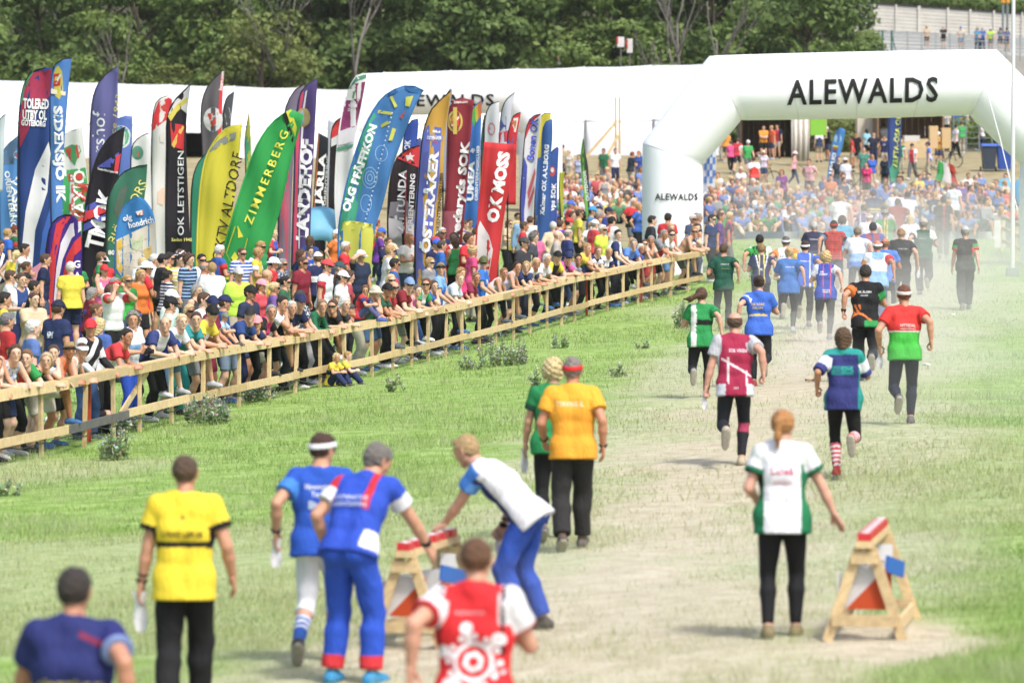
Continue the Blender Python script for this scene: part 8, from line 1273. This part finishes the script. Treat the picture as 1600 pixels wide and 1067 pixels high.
# people sitting and standing on the hillside
STUFF = []
def hill(px, py, pose, fem, top, hair=None, gear=(), rz=180, legs=None, h=None, group='people on the hillside', lod=1):
    p = ray_ground(px, py); hair = hair or (HF() if fem else HR()); h = h or (1.66 if fem else 1.78); return standing(px, py, fem, top, hair, gear, pose, rz, 0, legs, h, 4, 'on hill', group, lod, p)
for a in ((1168, 276, 'walk', 0, ('tee', '#3fae5c'), ('short', BR), [('cap', W__)], -160), (1193, 290, 'shade', 1, ('tee', '#d9cfe0'), ('bob', FAH), [('bucket', '#d8d0c0')], 170), (1240, 292, 'walk', 1, ('tank', '#e2a8bc'), ('long', BR), [('bucket', '#f0d4dc')], -90), (1193, 250, 'cross', 0, ('tee', '#f0a02e'), ('short', BR), (), 180), (1207, 250, 'stand', 0, ('tee', '#e86a3a'), ('short', FAH), (), 120), (1215, 248, 'stand', 0, ('tee', '#d8323a', 'side', N_), ('short', '#17161a'), (), 150), (1135, 255, 'stand', 1, ('tee', '#eaa03a'), ('long', FAH), (), -30), (1128, 252, 'stand', 1, ('tee', '#e0c03a'), ('bob', BR), (), 90), (1142, 272, 'walk', 1, ('tee', '#d8508c'), ('bun', '#8a6a44'), (), 10), (1152, 272, 'walk', 0, ('tee', '#c83a44', 'sleeve', W__), ('short', BR), (), -20), (1280, 254, 'stand', 1, ('tee', '#2f3f5c', 'yoke', W__), ('long', '#17161a'), (), 10), (1294, 252, 'phone', 0, ('long', '#22242a'), ('short', WH), (), 120), (1338, 262, 'stand', 0, ('tee', '#1f2026'), ('short', BR), (), 160), (1332, 264, 'stand', 1, ('tee', '#c83a3e'), ('bob', DK), (), 90), (1349, 290, 'stand', 0, ('tee', '#4a8a7c'), ('short', GR), (), 190), (1362, 300, 'stand', 1, ('tee', '#3a6ad0'), ('pony', FAH), (), 200), (1383, 302, 'stand', 1, ('tee', '#2a3c4c'), ('bob', BR), (), 150), (1355, 252, 'stand', 1, ('tee', '#8cc4d8'), ('bob', DK), (), 30), (1363, 244, 'stand', 0, ('tee', '#e6e9ee', 'yoke', '#3a4aa0'), ('short', DK), (), 150), (1382, 246, 'stand', 0, ('tee', '#dfe2e8'), ('short', DK), [('cap', '#3a4a90')], 20), (1365, 262, 'hips', 0, ('tee', '#2a2f44'), ('short', DK), (), 180), (1382, 264, 'stand', 1, ('tee', '#27305e', 'chest', W__), ('pony', DK), (), 170), (1408, 272, 'stand', 1, ('tee', '#2f8a5c', 'sleeve', W__), ('pony', BL), (), 150), (1426, 282, 'walk', 0, ('tee', '#c83a48', 'side', '#e9e9ee'), ('short', DK), [('cap', '#3a3c44')], 150), (1452, 280, 'stand', 0, ('tee', '#4a7ad0', 'vstripe', W__), ('short', DK), [('cap', N_)], 90), (1443, 238, 'camera', 1, ('loose', '#c9cacc'), ('bob', DK), (), -60), (1456, 226, 'stand', 1, ('tee', K_), ('long', '#17161a'), (), 150), (1480, 218, 'stand', 0, ('tee', '#e6dfd6'), ('short', BR), (), 150), (1495, 216, 'stand', 0, ('tee', '#3a70c8'), ('short', DK), (), 160), (1492, 248, 'walk', 0, ('tee', '#cfd2d6'), ('short', DK), (), -60), (1503, 240, 'stand', 0, ('tee', '#3fa85c'), ('short', BR), (), 10), (1512, 222, 'stand', 1, ('tee', '#eac9bc'), ('long', BL), [('bucket', W__)], 60), (1535, 236, 'walk', 1, ('tee', '#34406e', 'side', W__), ('pony', FAH), (), 90), (944, 292, 'stand', 0, ('tee', '#2a7a54'), ('short', DK), (), 150), (961, 292, 'stand', 0, ('tee', '#e9ebf0'), ('short', DK), (), 200), (985, 300, 'phone', 0, ('tee', '#2a3644'), ('short', '#8a4430'), (), -60), (999, 292, 'stand', 1, ('tee', '#3a5ab0'), ('bob', '#17161a'), [('visor', '#e8763a')], 150), (1467, 262, 'stand', 0, ('tee', '#e0b030', 'band', '#c83a3a'), ('short', DK), [('cap', '#e6e6e6')], 160), (880, 285, 'stand', 0, ('tee', '#c8b48c'), ('short', DK), [('cap', K_)], 150), (890, 288, 'stand', 1, ('tee', '#dcd4c8'), ('bob', WH), (), 150), (905, 300, 'stand', 1, ('tee', '#4a6ac8', 'vstripe', W__), ('bob', DK), (), 160), (1222, 335, 'stand', 1, ('tee', '#8a3a90'), ('bob', '#8a4430'), (), 160), (1265, 318, 'hips', 0, ('tee', '#d8323a', 'stripe', W__), ('short', BR), (), 150), (1178, 312, 'stand', 0, ('tee', '#e0403a', 'yoke', W__), ('short', BR), (), 10), (1322, 316, 'stand', 0, ('loose', '#c9ced8'), ('short', BR), [('cap', '#dfe2ea')], 30), (1355, 318, 'stand', 1, ('tee', '#e0407c'), ('long', BR), (), 150), (1310, 312, 'stand', 0, ('tee', '#33404e'), ('short', '#7a4c30'), (), 190)): hill(*a)
for i, (px, a, b, fem, leg, g) in enumerate(((1448, '#d8c4a4', K_, 1, 'shorts', ()), (1474, '#22242a', K_, 0, 'shorts', ()), (1501, '#d8ccb8', '#5a86b8', 0, 'shorts', [('cap', '#3f74d8')]), (1527, '#4a9ac8', '#2a3a5a', 1, 'trousers', ()), (1535, '#3f6cc0', '#2f3f5c', 0, 'trousers', ()), (1548, '#c6f04a', K_, 0, 'shorts', [('cap', W__)]), (1563, '#6a7484', '#2a3040', 1, 'shorts', [('cap', N_)]), (1573, '#5a6a9c', K_, 0, 'shorts', [('cap', K_)]))):
    s_ = 21.5; p = at(px, 76 + (px - 1440) * .035, s_); o = standing(px, 0, fem, ('tee', a), None, g, 'rail', 175, 0, (leg, b), 1.7, 4, 'on terrace', 'people on the terrace', 1, p)
cnt = 0; tries = 0; SEAT = []
while tries < 9000 and len(SEAT) < 235:         # seated crowd on the slope
    tries += 1; px = random.uniform(1104, 1575); top_ = np.interp(px, [1100, 1160, 1230, 1300, 1340, 1420, 1500, 1580], [310, 306, 330, 312, 316, 306, 312, 318]); py = random.uniform(top_, 374); p = ray_ground(px, py)
    if not free(p.x, p.y, .60) or any((p.x - q[1].x) ** 2 + ((p.y - q[1].y) * .30) ** 2 < .55 ** 2 for q in SEAT): continue
    SEAT.append((py, p, px))
tries = 0
while tries < 4000 and len(SEAT) < 300:
    tries += 1; px = random.uniform(872, 1004); py = random.uniform(300, 352); p = ray_ground(px, py)
    if not free(p.x, p.y, .55) or any((p.x - q[1].x) ** 2 + ((p.y - q[1].y) * .3) ** 2 < .5 ** 2 for q in SEAT): continue
    SEAT.append((py, p, px))
SEAT.sort(key=lambda q: -q[0]); nind = max(0, 298 - 46 - len(PEOPLE))
def stuff_person(p, rz, pose, fem, skin, top, legs, hair, h):
    """vertices of a far seated person for the joined crowd"""
    R = np.array(Matrix.Rotation(math.radians(rz), 3, 'Z')); s = h / 1.76; rig = rig_for(pose, 0, 4, fem)
    for kind, c in (('body', skin), (top[0], top[1]), (legs[0], legs[1])):
        me = pmesh(kind, pose, 0, 4, fem, 2); v = np.empty(len(me.vertices) * 3, np.float32); me.vertices.foreach_get('co', v); v = v.reshape(-1, 3); f = np.empty(len(me.polygons) * 4, np.int32); me.polygons.foreach_get('vertices', f); STUFF.append(((v * s) @ R.T + np.array(p), f.reshape(-1, 4), col(c)))
    if hair[0] == 'bald': return
    me = hair_mesh(hair[0], 1); v = np.empty(len(me.vertices) * 3, np.float32); me.vertices.foreach_get('co', v); v = v.reshape(-1, 3) @ rig.Hm.T + rig.hc; f = np.empty(len(me.polygons) * 4, np.int32); me.polygons.foreach_get('vertices', f); STUFF.append(((v * s) @ R.T + np.array(p), f.reshape(-1, 4), col(hair[1])))
for i, (py, p, px) in enumerate(SEAT):
    fem = int(random.random() < .45); pose = random.choice(['sit', 'sit', 'sitback', 'chair', 'sit']); top = rtop_(fem); rz = 180 + random.uniform(-50, 50)
    if random.random() < .14: top = ('tee', '#5a82cc', 'vstripe', '#eceef2')
    legs = (random.choice(['shorts', 'trousers']), random.choice([K_, N_, '#4a5a7a', '#8a8478', '#d8c9b0'])); hair = HF() if fem else HR(); hh = random.choice([1.66, 1.74, 1.8, 1.3])
    top = (top[0], tuple(.82 * x + .18 * .35 for x in col(top[1]))) + tuple(top[2:])
    if i < nind: standing(px, py, fem, top, hair, rgear(), pose, rz, 0, legs, hh, 4, 'on slope', 'people sitting on the slope', 1, p)
    else: stuff_person(p, rz, pose, fem, random.choice(SKINS), (top[0] if top[0] != 'loose' else 'tee', top[1]), legs, hair, hh)
if STUFF:
    n = 0; V = []; F = []; CC = []
    for v, f, c in STUFF: V.append(v); F.append(f + n); n += len(v); CC.append(np.tile(np.array(c[:3]), (len(v), 1)))
    me = raw_mesh('seated_crowd', np.concatenate(V), np.concatenate(F), [M_JERSEY], True); vcol(me, np.concatenate(CC)); tag(link('seated_crowd', me), 'dense mass of spectators sitting far up the slope', 'crowd', None, 'stuff')
# labels: one for each, told apart from the left where the words would be the same
from collections import defaultdict
D_ = defaultdict(list)
for r in PEOPLE: D_[r[1]].append(r)
def short(x):
    for a, b in ((' under ', ' below '), ('leaning, foot on lower rail,', 'foot on rail'), (' light brown haired', ' brown haired'), (', sunglasses', ''), (' in crowd', ''), (' close left', ' left'), (' and ', '-'), (' haired', '')):
        if len(x.split()) > 16: x = x.replace(a, b)
    return x
ORD = ['first', 'second', 'third', 'fourth', 'fifth', 'sixth', 'seventh', 'eighth']
tag_cam = empty('camera_body', (0, 0, 0))
cp = min((r for r in PEOPLE if 'hands together' in r[1] and r[3] == 'spectators along the fence'), key=lambda r: abs(r[2] - 225))[0]; Mw = Matrix.Translation(cp.location) @ Matrix.Rotation(cp.rotation_euler[2], 4, 'Z') @ Matrix.Scale(cp.scale[0], 4); tag_cam.matrix_world = Mw @ Matrix.Translation((0, .33, 1.16)); tag(tag_cam, 'black camera in the hands of the curly grey haired spectator', 'camera')
MB().box((0, 0, 0), (.13, .06, .09)).build('body', M_BLACK, tag_cam); MB().tube([(0, .02, 0), (0, .10, 0)], .035, 12).build('lens', M_BLACK, tag_cam); MB().box((0, 0, .055), (.05, .05, .03)).build('viewfinder', M_BLACK, tag_cam)
k_ = 0
for r in list(PEOPLE):
    if 'leaning on fence' in r[1] and random.random() < .28 and k_ < 12:
        o = r[0]; Mw = Matrix.Translation(o.location) @ Matrix.Rotation(o.rotation_euler[2], 4, 'Z') @ Matrix.Scale(o.scale[0], 4); ph = empty('mobile_phone'); ph.matrix_world = Mw @ Matrix.Translation((.02, .53, 1.06)) @ Matrix.Rotation(math.radians(-50), 4, 'X'); MB().box((0, 0, 0), (.075, .009, .15)).build('case', M_BLACK, ph); MB().box((0, -.0055, 0), (.066, .002, .135)).build('screen', mat('phone_screen', (.05, .06, .08), .1, spec=.6), ph); tag(ph, 'dark phone held over the fence by the ' + ' '.join(r[1].replace(',', '').split()[1:4]) + ' person ' + ' '.join(r[1].split()[-3:]), 'phone', 'phones held at the fence'); k_ += 1
for lb, rs in D_.items():
    rs.sort(key=lambda r: r[2])
    for i, r in enumerate(rs): tag(r[0], short(lb if len(rs) == 1 else '%s, %s from left' % (lb, ORD[min(i, 7)])), 'person', r[3])
# ---------------------------------------------------------------- weeds along the fence
def weed(px, py, wpx, hpx, n, seed, label, pale=.3):
    p = ray_ground(px, py); s = FPX / p.y; w, h = wpx / s / 2, hpx / s; r = random.Random(seed); o = empty('weed_clump', p); tag(o, label, 'weed', 'grey green weeds in the meadow'); st = MB(); V = []; F = []; Cc = []
    for k in range(n):
        a = r.random() * 6.283; q = math.sqrt(r.random()); b = Vector((math.cos(a) * w * q * .8, math.sin(a) * w * q * .8, 0)); H = h * r.uniform(.4, 1.3) * (1 - .3 * q); t = b + Vector((r.uniform(-.12, .12), r.uniform(-.12, .12), H)); m = (b + t) / 2 + Vector((r.uniform(-.03, .03), r.uniform(-.03, .03), 0)); st.tube([b - Vector((0, 0, .05)), m, t], [.006, .005, .002], 4)
        for j in range(int(14 + H * 60)):
            u = r.random() ** .8; c = b.lerp(m, u * 2) if u < .5 else m.lerp(t, u * 2 - 1); e = Vector((r.uniform(-1, 1), r.uniform(-1, 1), r.uniform(-.2, .9))).normalized(); L = r.uniform(.035, .10) * (1.2 - .6 * u); x = e.cross(Vector((r.uniform(-1, 1), r.uniform(-1, 1), 1))).normalized() * L * .26; i0 = len(V); V += [c, c + e * L * .5 + x, c + e * L, c + e * L * .5 - x]; F.append((i0, i0 + 1, i0 + 2, i0 + 3)); g = C('#9db57e') if r.random() > pale * u * 1.6 else C('#dde3d4'); g = tuple(z * r.uniform(.7, 1.25) for z in g); Cc += [g] * 4
    st.build('stems', mat('weed_stem', C('#6f7a52'), .8), o); me = raw_mesh('leaves', V, np.array(F), [M_GRASS]); vcol(me, np.array(Cc)); link('leaves', me, o); return o
for a in ((325, 662, 95, 44, 46, 1, 'broad grey green weed clump under the fence left of centre'), (178, 718, 52, 60, 20, 2, 'tall thin weed clump in the grass before the grey fence board'), (200, 672, 44, 40, 18, 3, 'small weed clump close to the fence by the grey board'), (405, 628, 60, 34, 18, 4, 'low weed clump at the fence under the green flag'), (452, 612, 40, 26, 12, 5, 'weed tuft at the fence left of the two children'), (785, 572, 92, 46, 44, 6, 'dense weed clump before the fence right of centre'), (735, 578, 40, 26, 12, 7, 'weed tuft just left of the dense clump'), (1066, 512, 34, 48, 14, 8, 'upright weed clump left of the ponytail runner'), (838, 612, 26, 42, 9, 9, 'thin weed left of the fair haired runner'), (620, 612, 50, 28, 8, 10, 'sparse weed tuft in the grass under the contour flag'), (875, 545, 34, 26, 9, 11, 'sparse weed tuft right of the dense clump'), (968, 590, 26, 22, 6, 12, 'tiny weed right of the orange shirt'), (1005, 548, 30, 18, 6, 13, 'tiny weed in the middle of the meadow'), (12, 780, 34, 40, 7, 14, 'thin weed at the left edge of the meadow')): weed(*a)
# ---------------------------------------------------------------- bicycles
def bicycle(px, py, rz, c, label):
    p = ray_ground(px, py); o = empty('bicycle', p, rz); tag(o, label, 'bicycle', 'bicycles on the hill'); R = .34
    for y in (-.52, .52):
        w = MB(); w.tube([(0, y + R * math.cos(a), R + R * math.sin(a)) for a in np.linspace(0, 6.283, 25)], .022, 6, cap=False); wh = w.build('wheel', M_BLACK, o); sp = MB()
        for k in range(10): a = k * math.pi / 5; sp.tube([(0, y, R), (0, y + R * .96 * math.cos(a), R + R * .96 * math.sin(a))], .004, 3)
        sp.build('spokes', M_STEEL, wh)
    f = MB(); bb, seat, head, rear, front = Vector((0, -.05, .30)), Vector((0, -.2, .80)), Vector((0, .36, .82)), Vector((0, -.52, R)), Vector((0, .52, R))
    for a, b in ((bb, seat), (bb, head), (seat, head), (bb, rear), (seat, rear), (head, front)): f.tube([a, b], .02, 6)
    f.build('frame', hexmat(c, .4), o); MB().tube([(-.28, .34, .98), (0, .38, .96), (.28, .34, .98)], .014, 6).build('handlebar', M_BLACK, o); MB().tube([head, (0, .38, .96)], .016, 6).build('stem', M_STEEL, o)
    MB().tube([(0, -.34, .90), (0, -.2, .92), (0, -.06, .90)], [.07, .055, .02], 8).build('saddle', M_BLACK, o); MB().tube([seat, (0, -.22, .9)], .014, 6).build('seat_post', M_STEEL, o); MB().tube([(-.02, -.05, .30), (.02, -.05, .30)], .09, 12).build('chainring', M_STEEL, o)
bicycle(1192, 290, math.radians(-75), '#2a2c30', 'black bicycle beside the green shirted walker'); bicycle(1478, 262, math.radians(-80), '#33363a', 'black bicycle by the tricolour flag'); bicycle(1338, 300, math.radians(-60), '#2a3a5a', 'dark bicycle below the light blue hill flag')
# ---------------------------------------------------------------- small signs on sticks in the crowd
for px, py, s, w, lb in ((7, 445, 62, 20, 'small white notice on a stick at the left edge'), (325, 413, 70, 19, 'small white notice on a stick before the yellow flag')):
    c = at(px, py, s); r_ = empty('notice', (c.x, c.y, float(ground_z(c.x, c.y)))); tag(r_, lb, 'sign'); under(MB().box(c, (w / s, .012, 13 / s)).build('card', hexmat('#f0f0f0')), r_); under(MB().bar((c.x, c.y + .03, r_.location.z), c + Vector((0, .03, .12)), .03, .03).build('stick', M_PINE), r_)
    for k in range(2):
        V, F, wd = text_geo('Start 08' if k else 'Etapp 2'); q = .12 / wd; under(link('lettering', raw_mesh('lettering', [(c.x - .1 + u * q * 1.3, c.y - .012, c.z + .02 - .06 * k + w_ * .03) for u, w_ in V], F, [M_BLACK])), r_)['kind'] = 'stuff'
# ---------------------------------------------------------------- dust kicked up on the lane
def dust(name, items, label):
    m = bpy.data.materials.new('lane_dust'); m.use_nodes = True; n = m.node_tree; n.nodes.remove(n.nodes['Principled BSDF']); pv = n.nodes.new('ShaderNodeVolumePrincipled'); pv.inputs['Color'].default_value = (.97, .95, .91, 1); pv.inputs['Density'].default_value = DUST; pv.inputs['Anisotropy'].default_value = .2; n.links.new(pv.outputs[0], n.nodes['Material Output'].inputs['Volume'])
    for i, (px, py, s, rx, ry, rz) in enumerate(items):
        c = at(px, py, s); c.z = max(c.z, float(ground_z(c.x, c.y)) + .2); v, f = ball((0, 0, 0), (1, 1, 1), 24, 14); r = np.random.default_rng(i); q = 1 + .16 * np.sin(v[:, 0] * 3 + i) * np.sin(v[:, 1] * 4 + 2 * i) + .1 * np.sin(v[:, 2] * 5 + v[:, 0] * 4); v = v * q[:, None] * np.array([rx, ry, rz])
        o = link(name, raw_mesh(name, v, f, [m], True), None, c); tag(o, label[i], 'dust', 'dust clouds over the lane', 'stuff')
DUST = .023
dust('dust_cloud', ((1400, 370, 60, 6.0, 10, 1.7), (1455, 405, 68, 4.0, 9, 1.5), (1498, 440, 76, 2.8, 8, 1.2), (1400, 470, 84, 3.5, 7, .9), (1330, 560, 98, 2.6, 6, .7), (1500, 560, 98, 3.0, 7, .9), (1560, 700, 125, 2.4, 5, .8), (1250, 900, 190, 2.2, 3, .45), (850, 930, 200, 1.3, 2.2, .4)), ['faint dust under the arch', 'pale dust hanging over the lane near the arch', 'pale dust at the right edge of the lane', 'dust round the pack of runners', 'low dust on the lane in the middle distance', 'thin dust over the right grass', 'thin dust at the right edge of the meadow', 'low dust by the right control stand', 'low dust by the left control stand'])
# ---------------------------------------------------------------- summer haze over the whole place
hz = bpy.data.materials.new('summer_haze'); hz.use_nodes = True; n = hz.node_tree; n.nodes.remove(n.nodes['Principled BSDF']); pv = n.nodes.new('ShaderNodeVolumePrincipled'); pv.inputs['Color'].default_value = (.95, .96, .98, 1); pv.inputs['Density'].default_value = .00006; n.links.new(pv.outputs[0], n.nodes['Material Output'].inputs['Volume'])
b = MB(); b.box((0, 190, 11), (340, 430, 32)); tag(b.build('haze', hz), 'thin summer haze filling the valley', 'haze', None, 'stuff')
